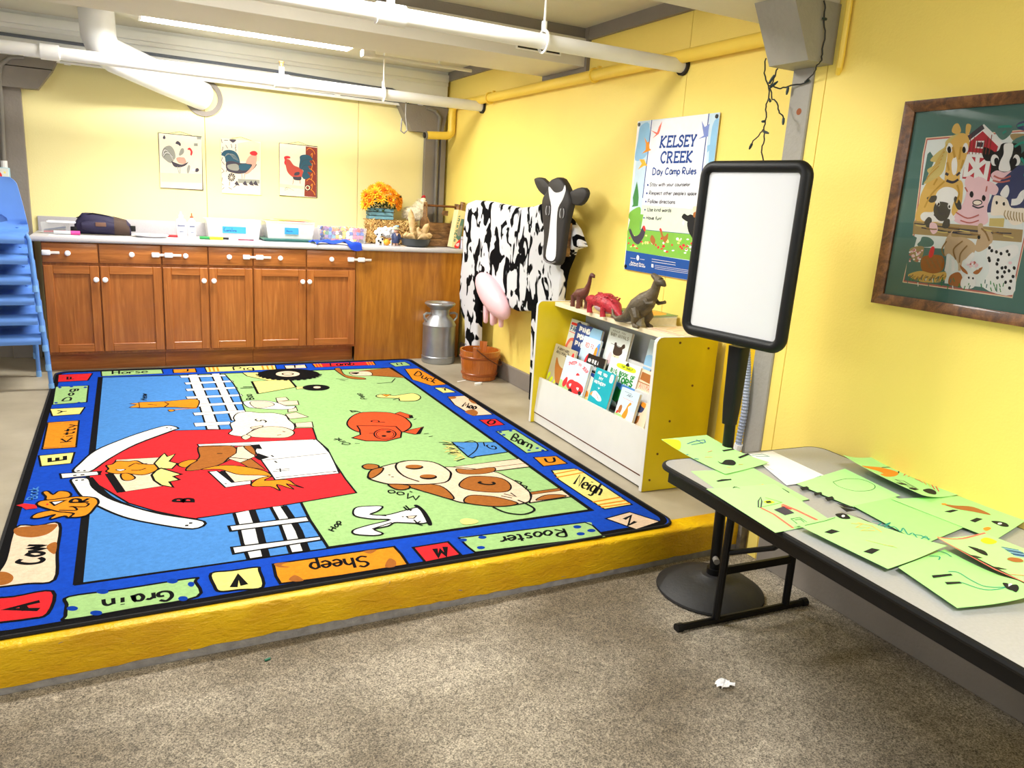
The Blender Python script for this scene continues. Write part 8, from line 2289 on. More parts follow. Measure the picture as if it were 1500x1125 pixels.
for x0, x1, z in ((.055, .155, .243), (.155, .24, .285), (.235, .335, .445)): B().box(x0, x1, -.594, .594, z, z + .010).done('ledge', M_wlam, sh)
tag(B().box(2.550, 2.568, 2.44, 2.705, .13, .76, .002, 1).done('leaning_board', [mat('golden board', (236, 196, 40), 0.4)]), 'plain yellow board behind the book display beside the grey post', 'board')
# ---------------------------------------------------------------- books: cover coordinates u 0..100 (left to right), v 0..100 (bottom to top)
M_page = mat('book pages', (236, 228, 210), 0.85, var=.06, scale=60, stretch=(1, 1, 1))
def book(tier, yl, yr, ztop, hgt, th, base, art, label, dx=0.0):
    yl = min(3.944, yl * 1.024); yr *= 1.024; ztop = 1.31 - (1.31 - ztop) * 1.024; X = {1: 2.283, 2: 2.352, 3: 2.430}[tier] + dx; zb = {1: .254, 2: .296, 3: .456}[tier]
    w = yl - yr; lean = math.radians(13 if tier < 3 else 11)
    h = (ztop - zb) / math.cos(lean)
    t = thing('picture_book', label, 'book', (X, (yl + yr) / 2, zb), group='picture books on the display shelf')
    t.rotation_euler = (0, lean, math.radians(-1.9))
    m = mat('cover ' + label[:24], PAL[base], 0.35, var=.02)
    b = B().box(-th / 2 + .0008, th / 2 - .0008, -w / 2 + .002, w / 2 - .004, .002, h - .002); b.done('pages', M_page, t, smooth=0)
    B().box(-th / 2 - .0008, -th / 2 + .0008, -w / 2, w / 2, 0, h, .0005, 1).box(th / 2 - .0008, th / 2 + .0008, -w / 2, w / 2, 0, h, .0005, 1).box(-th / 2, th / 2, w / 2 - .0016, w / 2, 0, h).done('cover', m, t)
    print_mesh('printed_cover', art, M_ink, t, lambda u, v, z: (-th / 2 - .001 - z, w / 2 - min(1, max(0, u)) * w, min(1, max(0, v)) * h), unit=0.01)
    return t
def word(txt, x, y, w, h, col, lw):
    """small printed capitals from straight strokes, cell by cell"""
    S = {'A': '0 0 .5 1 1 0|.2 .4 .8 .4', 'B': '0 0 0 1 .8 .9 .8 .6 0 .5 .9 .4 .9 .1 0 0', 'C': '1 .9 .3 1 0 .5 .3 0 1 .1', 'D': '0 0 0 1 .7 .9 1 .5 .7 .1 0 0', 'E': '1 1 0 1 0 0 1 0|0 .5 .8 .5', 'F': '1 1 0 1 0 0|0 .5 .8 .5', 'G': '1 .9 .3 1 0 .5 .3 0 1 .1 1 .5 .6 .5', 'H': '0 0 0 1|1 0 1 1|0 .5 1 .5', 'I': '.5 0 .5 1', 'J': '1 1 1 .2 .5 0 0 .2', 'K': '0 0 0 1|1 1 0 .5 1 0', 'L': '0 1 0 0 1 0', 'M': '0 0 0 1 .5 .4 1 1 1 0', 'N': '0 0 0 1 1 0 1 1', 'O': '.5 1 0 .7 0 .3 .5 0 1 .3 1 .7 .5 1', 'P': '0 0 0 1 .9 .9 .9 .5 0 .45', 'R': '0 0 0 1 .9 .9 .9 .5 0 .45 1 0', 'S': '1 .9 .2 1 0 .7 1 .35 .8 0 0 .1', 'T': '0 1 1 1|.5 1 .5 0', 'U': '0 1 0 .2 .5 0 1 .2 1 1', 'V': '0 1 .5 0 1 1', 'W': '0 1 .25 0 .5 .7 .75 0 1 1', 'Y': '0 1 .5 .5 1 1|.5 .5 .5 0', '?': '0 .8 .5 1 1 .7 .5 .4 .5 .25|.5 .1 .5 0'}
    cw = w / max(1, len(txt)); out = []
    for i, c in enumerate(txt):
        for st in S.get(c, '').split('|'):
            v = [float(k) for k in st.split()]
            if v: out.append('l %s %g ' % (col, lw) + ' '.join('%.1f %.1f' % (x + cw * (i + .1 + .72 * a), y + h * b_) for a, b_ in zip(v[0::2], v[1::2])))
    return '\n'.join(out)
ANIM = 'Q n 0 22 70 40 55 62 50 80 62 88 52 84 30 70 18 60 8 48 10 35 25 24 48\nQ 4 0 50 12 66 10 62 2 48 3\nQ Y 0 4 8 14 22 10 30 2 24\nQ Y 0 20 4 30 16 24 22 16 12\nQ Y 0 36 2 44 12 38 16\nQ r 0 84 84 94 84 92 92 86 92\n' + word('FARMYARD', 14, 88, 56, 6, 'D', 1.6) + '\n' + word('ANIMALS', 12, 79, 62, 7, 'D', 2)
book(1, 3.842, 3.590, .517, 0, .010, 'A', ANIM, 'tan farm animal book with a brown hen, far left of the front row')
SHP = 'Q l 0 0 30 0 100 60 100 40 55 15 45\nq s 0 0 0 100 0 100 100 0 100\nQ g 0 0 0 100 0 100 12 60 10 30 24 0 30\nQ r 0 30 22 38 40 60 44 92 38 96 22 80 12 50 12\nQ r 0 14 30 26 46 30 28 22 14 14 18\nQ w 0 24 44 40 46 38 58 24 58\nQ w 0 50 44 68 44 66 56 52 56\nQ r 0 56 58 70 62 60 66\nQ k 0 42 12 50 20 58 12 50 5\nQ k 0 80 18 88 24 94 18 88 12\nQ w 0 40 28 48 32 46 22\nQ w 0 70 28 80 30 78 22\n' + '\n'.join(word(c, 16 + i * 6.2, 76 + 10 * math.sin(math.pi * (i + .5) / 12), 7, 8, 'r', 2) for i, c in enumerate('SHEEP IN JEEP'.replace(' ', ' ')))
book(1, 3.672, 3.398, .480, 0, .014, 's', SHP, 'pale blue book with a red car and white sheep, front row', -.012)
book(1, 3.434, 3.352, .437, 0, .012, 'c', 'Q e 0 20 40 80 50 70 100 20 100\nQ o 0 20 14 70 20 60 34 20 34\nQ y 0 0 0 90 0 90 12 0 14\nQ B 0 20 92 90 86 90 100 20 100', 'cream book mostly hidden beside the turquoise one', .004)
TEAL = 'Q w 0 10 34 26 42 44 38 60 32 66 24 50 20 30 24 16 26\nQ o 0 4 30 14 38 12 26\nl r 1.5 34 36 44 30 52 24\nQ w 0 78 78 92 78 92 96 78 96\nL k 1 84 80 86 86 84 92\nl w 2 34 54 38 50 44 54\n' + word('ARE YOU', 12, 86, 50, 7, 'w', 2.2) + '\n' + word('MY', 26, 73, 22, 7, 'w', 2.2) + '\n' + word('MOTHER?', 8, 61, 58, 7, 'w', 2.2) + '\nq g 0 0 2 60 2 60 9 0 9'
book(1, 3.343, 3.150, .480, 0, .016, 'T', TEAL, 'turquoise book with a white dog and white title', -.018)
KAN = 'q h 0 0 0 100 0 100 100 0 100\nq s 0 0 40 100 40 100 100 0 100\nQ g 0 0 0 100 0 96 10 60 14 30 20 0 18\nQ o 0 40 16 60 14 66 34 60 50 72 60 66 66 56 56 50 40 44 30\nQ n 0 14 24 28 24 30 42 22 48 14 40\nQ w 0 70 8 92 8 90 22 74 22\nQ r 0 6 18 14 20 14 28 6 26\n' + word('JOEY', 34, 80, 34, 6, '4', 1.4) + '\nl q8 1 20 70 80 70\nl 4 1 20 90 60 90'
book(1, 3.066, 2.907, .441, 0, .014, 's', KAN, 'small pale blue book with an orange kangaroo', -.03)
book(1, 2.962, 2.840, .402, 0, .012, 'c', 'Q n 0 20 10 50 14 56 40 40 60 24 50 14 30\nQ u 0 30 60 60 60 70 84 40 90\nQ o 0 40 86 70 80 72 98 50 100\nQ w 0 24 40 50 44 46 54 28 52', 'orange brown animal book cut off by the near end panel', -.006)
GAT = 'q h 0 0 0 100 0 100 100 0 100\nq l 0 0 26 100 26 100 50 0 50\nQ G 0 40 8 74 6 76 34 70 40 56 36 44 40 40 20\nQ D 0 60 0 100 0 100 10 60 12\nQ Y 0 30 82 82 82 82 92 30 92\nQ k 0 52 92 64 92 58 100\n' + word('BIG BOOK OF', 10, 67, 82, 8, 'G', 2.4) + '\n' + word('GATORS', 14, 51, 76, 13, 'G', 4) + '\n' + word('TOP SHELF', 40, 85, 38, 4, 'k', 1)
book(2, 3.317, 3.034, .543, 0, .014, 'h', GAT, 'white big book with green lettering and a green alligator', -.022)
book(2, 3.525, 3.343, .520, 0, .014, 'k', 'Q n 0 70 20 94 16 94 64 78 60\nq k 0 0 0 10 0 10 4 0 4\n' + word('HOW TO BE A', 8, 78, 60, 9, 'w', 2.4) + '\n' + word('CARDINAL', 8, 60, 62, 11, 'w', 3.6) + '\nl w 1.2 8 52 50 52', 'black book with small white title in the middle row', -.026)
book(2, 3.036, 2.880, .537, 0, .012, 'c', 'q n 0 4 76 96 72 96 92 4 94\n' + word('ANIMALS', 8, 56, 84, 14, 'q8', 2.4) + '\nQ q7 0 10 20 60 10 90 30 80 46 20 44\nl n 2 0 70 100 70', 'cream animal book with a brown stripe in the middle row', -.02)
FOX = 'q s 0 0 0 100 0 100 100 0 100\nQ l 0 60 20 100 10 100 90 80 80\nQ e 0 4 30 50 20 40 50 10 50\nQ r 0 30 20 52 14 48 44 56 70 40 60 36 40\nQ u 0 14 10 36 4 40 20 24 26\nQ o 0 78 66 92 66 92 84 80 84\n' + word('RED FOX', 20, 80, 56, 8, 'q8', 1.8)
book(2, 3.635, 3.450, .600, 0, .012, 's', FOX, 'pale blue book with a red fox, standing before the ping pong book', -.012)
book(3, 3.895, 3.665, .664, 0, .012, 'h', 'Q q8 0 4 4 60 0 70 30 50 44 20 40 6 24\nQ c 0 14 8 50 4 54 24 30 34\nq r 0 6 82 66 82 66 90 6 90\n' + word('FARM', 8, 64, 56, 14, 'N', 4) + '\nl r 2 4 60 60 58\nq k 0 40 92 70 92 56 98', 'white farm book with a pink pig in the back row', -.020)
book(3, 3.762, 3.480, .653, 0, .014, 'B', 'Q q3 0 60 60 100 50 100 100 64 100\n' + word('PING', 14, 76, 42, 14, 'w', 5) + '\n' + word('PONG', 12, 52, 42, 14, 'w', 5) + '\n' + word('PIG', 10, 28, 34, 14, 'w', 5), 'dark blue book with bold white PING PONG PIG title', -.032)
book(3, 3.440, 3.222, .682, 0, .014, 'h', 'q h 0 0 0 100 0 100 100 0 100\nQ c 0 46 14 64 12 70 34 58 44 42 36\nQ D 0 38 40 48 34 68 36 78 44 76 54 84 60 80 68 72 66 66 58 50 58 44 66 36 64 38 54\nQ i 0 20 12 34 8 40 30 26 38\nl k 2 50 30 54 30\nl k 2 60 28 64 28\nl r 3 70 6 90 4\nl k 1 20 60 70 58\n' + word('BABY ANIMALS', 10, 80, 80, 8, '3', 1.8) + '\n' + word('WOULD YOU', 14, 92, 60, 4, '3', 1), 'white book with a dark haired child on the cover', -.024)
book(3, 3.086, 2.86, .680, 0, .014, 's', 'Q q3 0 0 20 40 24 30 60 0 56\nQ 7 0 20 4 70 0 80 40 60 54 40 40\nQ u 0 24 8 60 6 64 30 44 44\n' + word('WHERE', 30, 84, 60, 8, '4', 2) + '\n' + word('ARE', 24, 70, 40, 8, '4', 2) + '\nl w 3 60 14 64 6 70 14', 'pale blue book with a plum coloured animal at the near end of the back row', -.016)
# books lying on the top board
def flat(label, loc, w, d, h, col, rz, art=''):
    t = thing('picture_book', label, 'book', loc, rz, 'books lying on top of the display shelf')
    B().box(-w / 2 + .003, w / 2 - .003, -d / 2 + .003, d / 2 - .003, .0016, h - .0016).done('pages', M_page, t, smooth=0)
    B().box(-w / 2, w / 2, -d / 2, d / 2, 0, .0016).box(-w / 2, w / 2, -d / 2, d / 2, h - .0016, h).done('cover', mat('c ' + label[:22], col, 0.35), t, smooth=0)
    if art: print_mesh('printed_cover', art, M_ink, t, lambda u, v, z: ((u - .5) * w * .96, (v - .5) * d * .96, h + .0002 + z), unit=.01)
    return t
Zs = .7525
flat('thick white book with red spine under the two dinosaurs', (2.435, 3.22, Zs), .22, .30, .040, (240, 240, 238), -.05)
flat('green and orange book lying on the thick white book', (2.44, 3.215, Zs + .0405), .21, .28, .008, (60, 130, 70), .08, 'Q o 0 10 10 90 20 80 90 20 80\nQ y 0 30 40 60 40 50 60')
flat('cream picture book lying flat at the near end of the shelf top', (2.42, 2.875, Zs), .22, .25, .006, (244, 222, 200), .10, 'l r 2 4 4 4 96\nl q8 1.5 20 20 80 30\nl q8 1.5 20 50 80 60\nQ c 0 30 60 70 66 60 90 36 84\nl o 1.5 20 70 70 88')
# ---------------------------------------------------------------- toy dinosaurs
def limb(b, P, R_, n=10): b.tube(P, R_, n)
M_d1 = mat('brown toy vinyl', (116, 62, 50), 0.5, col2=(84, 44, 40), scale=24, bump=.3, bscale=90); M_d2 = mat('red toy vinyl', (196, 40, 56), 0.45, col2=(150, 20, 40), scale=50, bump=.5, bscale=70); M_d3 = mat('olive brown toy vinyl', (104, 90, 66), 0.5, col2=(64, 56, 44), scale=14, bump=.35, bscale=80)
M_d2b = mat('grey pink toy belly', (190, 160, 168), 0.5)
t = thing('toy_dinosaur', 'brown long necked toy dinosaur at the far end of the shelf top', 'toy dinosaur', (2.345, 3.72, Zs), math.radians(-96))
b = B(); limb(b, [(-.14, .01, .010), (-.10, .005, .024), (-.055, 0, .055), (0, 0, .072), (.045, 0, .085), (.085, 0, .11), (.11, 0, .15), (.12, 0, .185), (.135, 0, .20), (.155, 0, .196), (.165, 0, .19)], [.003, .008, .022, .036, .032, .018, .012, .010, .013, .011, .005], 12); b.done('body', M_d1, t, smooth=80)
for x, y in ((-.035, -.022), (-.03, .022), (.04, -.022), (.045, .022)): B().tube([(x, y, .065), (x + .004, y * 1.1, .03), (x + .002, y * 1.1, .0)], [.017, .012, .014], 10).done('leg', M_d1, t)
t = thing('toy_dinosaur', 'red armoured toy dinosaur in front of the long necked one', 'toy dinosaur', (2.325, 3.44, Zs), math.radians(86)); t.scale = (1.32, 1.05, .98)
b = B(); limb(b, [(-.17, .0, .012), (-.14, 0, .02), (-.09, 0, .055), (-.03, 0, .075), (.03, 0, .07), (.07, 0, .065), (.10, 0, .07), (.125, 0, .062), (.14, 0, .055)], [.004, .014, .040, .052, .044, .026, .024, .020, .008], 16); b.done('body', M_d2, t, smooth=80)
B().ell((-.02, 0, .045), (.075, .044, .034), 14, 8).done('belly', M_d2b, t); b = B()
R_ = random.Random(3)
for i in range(40):
    x = R_.uniform(-.11, .05); a = R_.uniform(-1.2, 1.2); r = .050 - .00035 * abs(x + .03) * 300; b.ell((x, r * math.sin(a) * 1.02, .072 + r * math.cos(a)), (.006, .006, .005), 6, 4)
sc_ = b.done('back_scutes', M_d2, t); sc_['kind'] = 'stuff'
for x, y in ((-.07, -.036), (-.06, .036), (.045, -.034), (.055, .034)): B().tube([(x, y, .055), (x + .006, y * 1.1, .03), (x, y * 1.1, .0)], [.020, .013, .015], 10).done('leg', M_d2, t)
t = thing('toy_dinosaur', 'large olive brown crested toy dinosaur standing upright', 'toy dinosaur', (2.29, 3.06, Zs), math.radians(-84)); t.scale = (1.12, 1.0, 1.0)
b = B(); limb(b, [(-.20, .012, .055), (-.185, .008, .022), (-.15, 0, .012), (-.10, 0, .022), (-.05, 0, .055), (-.005, 0, .095), (.035, 0, .135), (.065, 0, .168), (.082, 0, .195), (.09, 0, .225), (.098, 0, .238), (.125, 0, .232), (.142, 0, .222)], [.004, .008, .014, .022, .040, .054, .048, .032, .022, .020, .026, .016, .006], 16); b.done('body', M_d3, t, smooth=80)
B().tube([(.108, 0, .24), (.085, 0, .252), (.060, 0, .264), (.052, 0, .266)], [.020, .017, .012, .004], 12).done('crest', M_d3, t)
for s in (-1, 1):
    B().tube([(.0, s * .036, .085), (.022, s * .044, .05), (.010, s * .044, .022), (.018, s * .045, .008), (.045, s * .045, .005)], [.030, .022, .012, .012, .008], 10).done('leg', M_d3, t)
    B().tube([(.055, s * .030, .145), (.078, s * .038, .128), (.105, s * .036, .135), (.118, s * .036, .14)], [.014, .010, .008, .009], 8).done('arm', M_d3, t)
for s in (-1, 1): B().ell((.118, s * .015, .240), (.003, .002, .003), 6, 4).done('eye', M_black, t)
# ---------------------------------------------------------------- rules poster
t = thing('poster_board', 'day camp rules poster board on the right wall above the book display', 'poster', (2.568, 3.28, 1.39))
hz, hy = .402, .329
B().box(-.010, -.006, -hy, hy, -hz, hz, .001, 1).done('board', M_plastic, t)
print_mesh('printed_rules', PRINTS['poster'], M_paper, t, lambda u, v, z: (-.0102 - z, max(-hy, min(hy, -u - 3.28)), max(-hz, min(hz, v - 1.39))))
for y, z in ((-.312, .385), (.312, .385), (.312, -.385), (-.312, -.385)): B().tube([(-.014, y, z), (-.0005, y, z)], .010, 12).done('standoff_screw', M_black, t)
# ---------------------------------------------------------------- framed farm picture
t = thing('framed_picture', 'framed farm animals picture with green mat on the near yellow wall', 'picture', (2.43, 1.49, 1.39))
# frame outline in the wall plane, from its measured corners (y, z)
yo = (.355, -.355); zo = (.340, -.345); f = .036
def rail(p, name):
    b = B(); b.loft(p); return b.done(name, M_frame, t)
for s, nm in ((1, 'frame_side'), (-1, 'frame_side')):
    y = .355 * s; b = B().prism([(-.030, y), (-.030, y - s * .012), (-.022, y - s * f), (-.002, y - s * f), (-.002, y)], 'z', -.345, .340); b.done(nm, M_frame, t)
for z, s in ((.340, 1), (-.345, -1)):
    b = B().prism([(-.0302, z), (-.0302, z - s * .012), (-.0222, z - s * f), (-.002, z - s * f), (-.002, z)], 'y', -.355, .355); b.done('frame_rail', M_frame, t)
B().box(-.012, -.002, -.330, .330, -.32, .315).done('mat_board', mat('green mat', PAL['t'], 0.7), t)
print_mesh('printed_picture', PRINTS['farm'], M_paper, t, lambda u, v, z: (-.0122 - z, max(-.322, min(.322, -u - 1.49)), max(-.312, min(.308, v - 1.39))))
gl = NT('picture glass'); gl.b.inputs['Base Color'].default_value = (1, 1, 1, 1); gl.b.inputs['Roughness'].default_value = .02; gl.b.inputs['Alpha'].default_value = .06; gl.b.inputs['Specular IOR Level'].default_value = .5
mxs = gl.n('ShaderNodeMixShader'); tr = gl.n('ShaderNodeBsdfTransparent'); gg = gl.n('ShaderNodeBsdfGlossy', Roughness=.02); fr = gl.n('ShaderNodeFresnel', IOR=1.3)
gl.l(fr.outputs[0], mxs.inputs[0]); gl.l(tr.outputs[0], mxs.inputs[1]); gl.l(gg.outputs[0], mxs.inputs[2]); gl.l(mxs.outputs[0], gl.t.nodes['Material Output'].inputs[0])
B().box(-.0175, -.016, -.322, .322, -.312, .308).done('glass_pane', gl.m, t)

# ---------------------------------------------------------------- sign stand with blank board
t = thing('sign_stand', 'black floor stand with a blank white sign board', 'sign stand', (2.035, 2.075, -.15))
b = B().lathe([(.0, .0), (.205, 0), (.212, .006), (.210, .014), (.17, .040), (.10, .060), (.045, .070), (.04, .075), (.0, .076)], n=40); b.done('base', M_rubber, t)
B().tube([(.012, 0, .07), (-.008, 0, .72)], .021, 16).tube([(.012, 0, .072), (.011, 0, .10)], .03, 16).done('pole', M_black, t)
kb = B().tube([(-.01, -.02, .15), (-.025, -.045, .15)], .012, 10).done('knob', M_chrome, t)
b = B().loft([[(x, y, z) for x, y in rrect(-w, w, -w, w, .012, 3)] for w, z in ((.023, .70), (.027, .78), (.031, 1.0))]); o = b.done('sleeve', M_blackp, t); o.location = (-.012, 0, 0); o.rotation_euler = (0, 0, math.radians(10))
sg = B(); W_, H_ = .226, .318; r_ = .035
RP = rrect(-W_ + .015, W_ - .015, -H_ + .015, H_ - .015, r_, 6)
sg.tube([(0, y, z) for y, z in RP], .021, 12, closed=True)
so = sg.done('sign_frame', M_blackp, t, smooth=60)
so.location = (-.062, -.005, 1.335); so.rotation_euler = (math.radians(0), math.radians(1.2), math.radians(9.0))
wb_ = NT('whiteboard'); wb_.b.inputs['Base Color'].default_value = (.78, .80, .84, 1); wb_.b.inputs['Roughness'].default_value = .12
nz_ = wb_.n('ShaderNodeTexNoise', Scale=2.0); rp_ = wb_.n('ShaderNodeMapRange'); rp_.inputs['To Min'].default_value = .10; rp_.inputs['To Max'].default_value = .16; wb_.l(nz_.outputs['Fac'], rp_.inputs['Value']); wb_.l(rp_.outputs[0], wb_.b.inputs['Roughness'])
o = B().box(-.004, .004, -W_ + .012, W_ - .012, -H_ + .012, H_ - .012).done('white_panel', wb_.m, so)
for z in (-.2, .12): B().box(.004, .05, -.03, .03, z - .03, z + .03, .004).done('bracket', M_black, so)

# ---------------------------------------------------------------- folding table
TR = math.radians(2.9)
tb = thing('folding_table', 'low grey folding table with black legs along the near wall', 'table', (2.425, 1.997, -.15), -TR)
# local: x = -.76..0 across, y = 0..-1.85 along
L_ = 1.85; W_ = .755
top = rrect(-W_, -.0, -L_, -.0, .06, 6)
b = B().prism(top, 'z', .583, .6); b.done('tabletop', mat('grey laminate top', (168, 169, 174), 0.28, var=.05, scale=120), tb)
b = B(); n = len(top)
cen = (-W_ / 2, -L_ / 2)
b.tube([(x + (.004 if x > cen[0] else -.004) * 0, y, .5905) for x, y in top], .0105, 8, closed=True); b.done('edge_band', M_blackp, tb)
for x0, x1 in ((-W_ + .004, -W_ + .02), (-.035, -.02)): B().box(x0, x1, -L_ + .05, -.06, .542, .583, .002, 1).done('apron_rail', M_black, tb)
B().box(-W_ + .02, -.02, -.06, -.045, .55, .583).done('apron_end', M_black, tb)
for y in (-.15, -1.70):
    for x, x2 in ((-W_ + .235, -W_ + .225), (-.20, -.195)): B().tube([(x, y, .56), (x2, y, .02)], .0145, 10).done('leg', M_black, tb)
    B().tube([(-W_ + .065, y, .012), (-.10, y, .012)], .0135, 10).done('foot_bar', M_black, tb)
    for x in (-W_ + .06, -.10): B().tube([(x - .012, y, .012), (x + .012, y, .012)], .017, 10).done('foot_cap', M_blackp, tb)
    B().box(-W_ + .23, -.20, y - .008, y + .008, .195, .225, .002, 1).done('cross_bar', M_black, tb)
    s = -1 if y > -1 else 1
    B().tube([(-W_ + .235, y, .28), (-W_ + .30, y + s * .15, .36), (-.40, y + s * .34, .575)], .010, 8).done('folding_brace', M_black, tb)
    B().box(-W_ + .06, -.07, y - .02, y + .02, .55, .582, .003, 1).done('hinge_bar', M_black, tb)

# ---------------------------------------------------------------- drawings on the table
ORD = ['s2', 's3', 's4', 's1', 's5', 's6', 's8', 's7', 's10', 's9', 's11']
SL = {'s2': 'green sheet with black tape strips, half hidden under the house drawing', 's3': 'green sheet with a red and yellow house drawing at the table corner', 's1': 'green sheet with a yellow corner and black googly eye shape hanging over the table end',
      's4': 'white paper with faint green crayon at the far end of the table', 's5': 'green sheet with a thin pencil oval beside the white paper', 's6': 'green sheet with blue green handwriting in the middle of the table',
      's8': 'green sheet with brown smear and two black strips beside the wall', 's7': 'curled green sheet with an orange fox drawing against the wall', 's9': 'green sheet with two black strips and faint yellow scribble at the front edge',
      's10': 'green sheet with a long thin curve and a black curl shape, nearest the camera', 's11': 'green sheet with red border, yellow spot and blue scribble at the right edge'}
CURL = {'s1': ((.0, .0, .010, .030), 1), 's7': ((.022, .004, .004, .03), 1), 's8': ((0, 0, .010, .002), 1), 's10': ((.0, .0, .012, .0), 1), 's11': ((.014, .0, .0, .0), 1), 's9': ((0, 0, .010, .004), 1), 's2': ((0, .004, 0, 0), 1)}
M_gp = [mat('green construction paper %d' % i, c, 0.85, var=.02, scale=30) for i, c in enumerate([(178, 240, 150), (184, 244, 158), (170, 236, 142)])]
for i, k in enumerate(ORD):
    q4 = SHEETS[k]; zz = .4502 + .0016 * i
    cu, cv = sum(p[0] for p in q4) / 4, sum(p[1] for p in q4) / 4
    t = thing('drawing_sheet', SL[k], 'drawing', (cu, cv, zz), 0, 'children drawings on the folding table')
    cr = CURL.get(k, ((0, 0, 0, 0), 0))[0]
    A_, B_, C_, D_ = [(p[0] - cu, p[1] - cv) for p in q4]
    def inv(x, y, A_=A_, B_=B_, D_=D_):
        ux, uy = B_[0] - A_[0], B_[1] - A_[1]; vx, vy = D_[0] - A_[0], D_[1] - A_[1]; d = ux * vy - uy * vx
        return ((x - A_[0]) * vy - (y - A_[1]) * vx) / d, (ux * (y - A_[1]) - uy * (x - A_[0])) / d
    def hz_(x, y, cr=cr, inv=inv):
        u, v = inv(x, y); u = min(1.1, max(-.1, u)); v = min(1.1, max(-.1, v))
        w = lambda a: max(0, a) ** 3
        return cr[0] * w(1 - u) * 1.0 + cr[1] * w(u) * w(1 - v) + cr[2] * w(v) * w(u) + cr[3] * w(1 - v) * .6
    def P_(u, v, A_=A_, B_=B_, C_=C_, D_=D_, hz_=hz_):
        x = (A_[0] * (1 - u) + B_[0] * u) * (1 - v) + (D_[0] * (1 - u) + C_[0] * u) * v; y = (A_[1] * (1 - u) + B_[1] * u) * (1 - v) + (D_[1] * (1 - u) + C_[1] * u) * v
        return (x, y, hz_(x, y))
    o = B().grid(P_, 14, 14).solid(.0006).done('paper', M_wpaper if k == 's4' else M_gp[i % 3], t, smooth=60)
    print_mesh('crayon_drawing', PRINTS[k], M_paper, t, lambda u, v, z: (u - cu, v - cv, hz_(u - cu, v - cv) + .0011 + z), step=.00002)

# ---------------------------------------------------------------- flexible conduit, string lights
t = thing('flexible_conduit', 'ribbed grey flexible conduit hanging beside the grey post', 'conduit')
P = []
for k in range(60):
    u = k / 59; a, c = [(2.405, 2.43, .90), (2.405, 2.425, .776), (2.40, 2.392, .66), (2.40, 2.380, .496), (2.403, 2.395, .317), (2.41, 2.40, .0)], u * 5
    i = min(4, int(c)); f_ = c - i; P.append(tuple(a[i][j] * (1 - f_) + a[i + 1][j] * f_ for j in range(3)))
P = [tuple(sum(P[max(0, min(59, i + d))][j] for d in (-3, -2, -1, 0, 1, 2, 3)) / 7 for j in range(3)) for i in range(60)]
PP = []; RR = []
for a, c in zip(P, P[1:]):
    for f_, r in ((0, .016), (.5, .013)): PP.append(tuple(a[j] * (1 - f_) + c[j] * f_ for j in range(3))); RR.append(r)
B().tube(PP, RR, 10).done('ribbed_tube', mat('grey blue plastic', (150, 160, 184), 0.4), t, smooth=20)
B().tube([(2.402, 2.39, .335), (2.403, 2.396, .31)], .019, 10).done('connector', M_plastic, t)
t = thing('string_lights', 'dark string of unlit fairy lights hanging from the grey corbel', 'string lights')
M_wire = mat('dark green wire', (30, 32, 34), 0.5); M_bulb = mat('dark bulb', (24, 50, 60), 0.3)
LS = [[(2.30, 2.42, 1.93), (2.34, 2.469, 1.883), (2.36, 2.448, 1.838), (2.36, 2.447, 1.79), (2.36, 2.447, 1.742), (2.36, 2.445, 1.693), (2.36, 2.44, 1.638), (2.36, 2.441, 1.594), (2.36, 2.427, 1.53), (2.36, 2.43, 1.45)],
      [(2.36, 2.41, 1.90), (2.36, 2.433, 1.861), (2.36, 2.437, 1.825), (2.36, 2.43, 1.789), (2.36, 2.402, 1.774), (2.36, 2.378, 1.737), (2.36, 2.347, 1.705)],
      [(2.36, 2.45, 1.838), (2.38, 2.43, 1.828), (2.40, 2.392, 1.829), (2.41, 2.314, 1.841), (2.40, 2.28, 1.850), (2.36, 2.22, 1.875), (2.352, 2.196, 1.89), (2.361, 2.196, 1.924), (2.353, 2.196, 1.988), (2.345, 2.196, 2.047), (2.326, 2.196, 2.10)],
      [(2.36, 2.44, 1.668), (2.36, 2.466, 1.657), (2.36, 2.503, 1.615)]]
for P in LS:
    w = []
    for i in range(len(P) - 1):
        for s in range(4):
            f_ = s / 4; w.append(tuple(P[i][j] * (1 - f_) + P[i + 1][j] * f_ + .003 * math.sin(9 * i + 5 * s + j * 2) for j in range(3)))
    B().tube(w + [P[-1]], .0028, 6).done('wire', M_wire, t)
for p, d in (((2.36, 2.45, 1.845), (0, -.022, .03)), ((2.36, 2.44, 1.83), (0, -.035, .018)), ((2.36, 2.347, 1.705), (0, -.002, -.025)), ((2.36, 2.503, 1.615), (0, .012, -.022)), ((2.36, 2.445, 1.66), (0, -.028, -.008)), ((2.36, 2.448, 1.70), (0, .016, .0)), ((2.40, 2.385, 1.829), (0, .003, -.028)), ((2.41, 2.31, 1.842), (0, -.02, .006)), ((2.35, 2.195, 2.04), (-.02, -.002, .0)), ((2.36, 2.43, 1.775), (0, .012, .012))):
    p, d = Vector(p), Vector(d); B().tube([p, p + d * .6, p + d], [.0052, .0055, .003], 8).done('bulb', M_bulb, t)

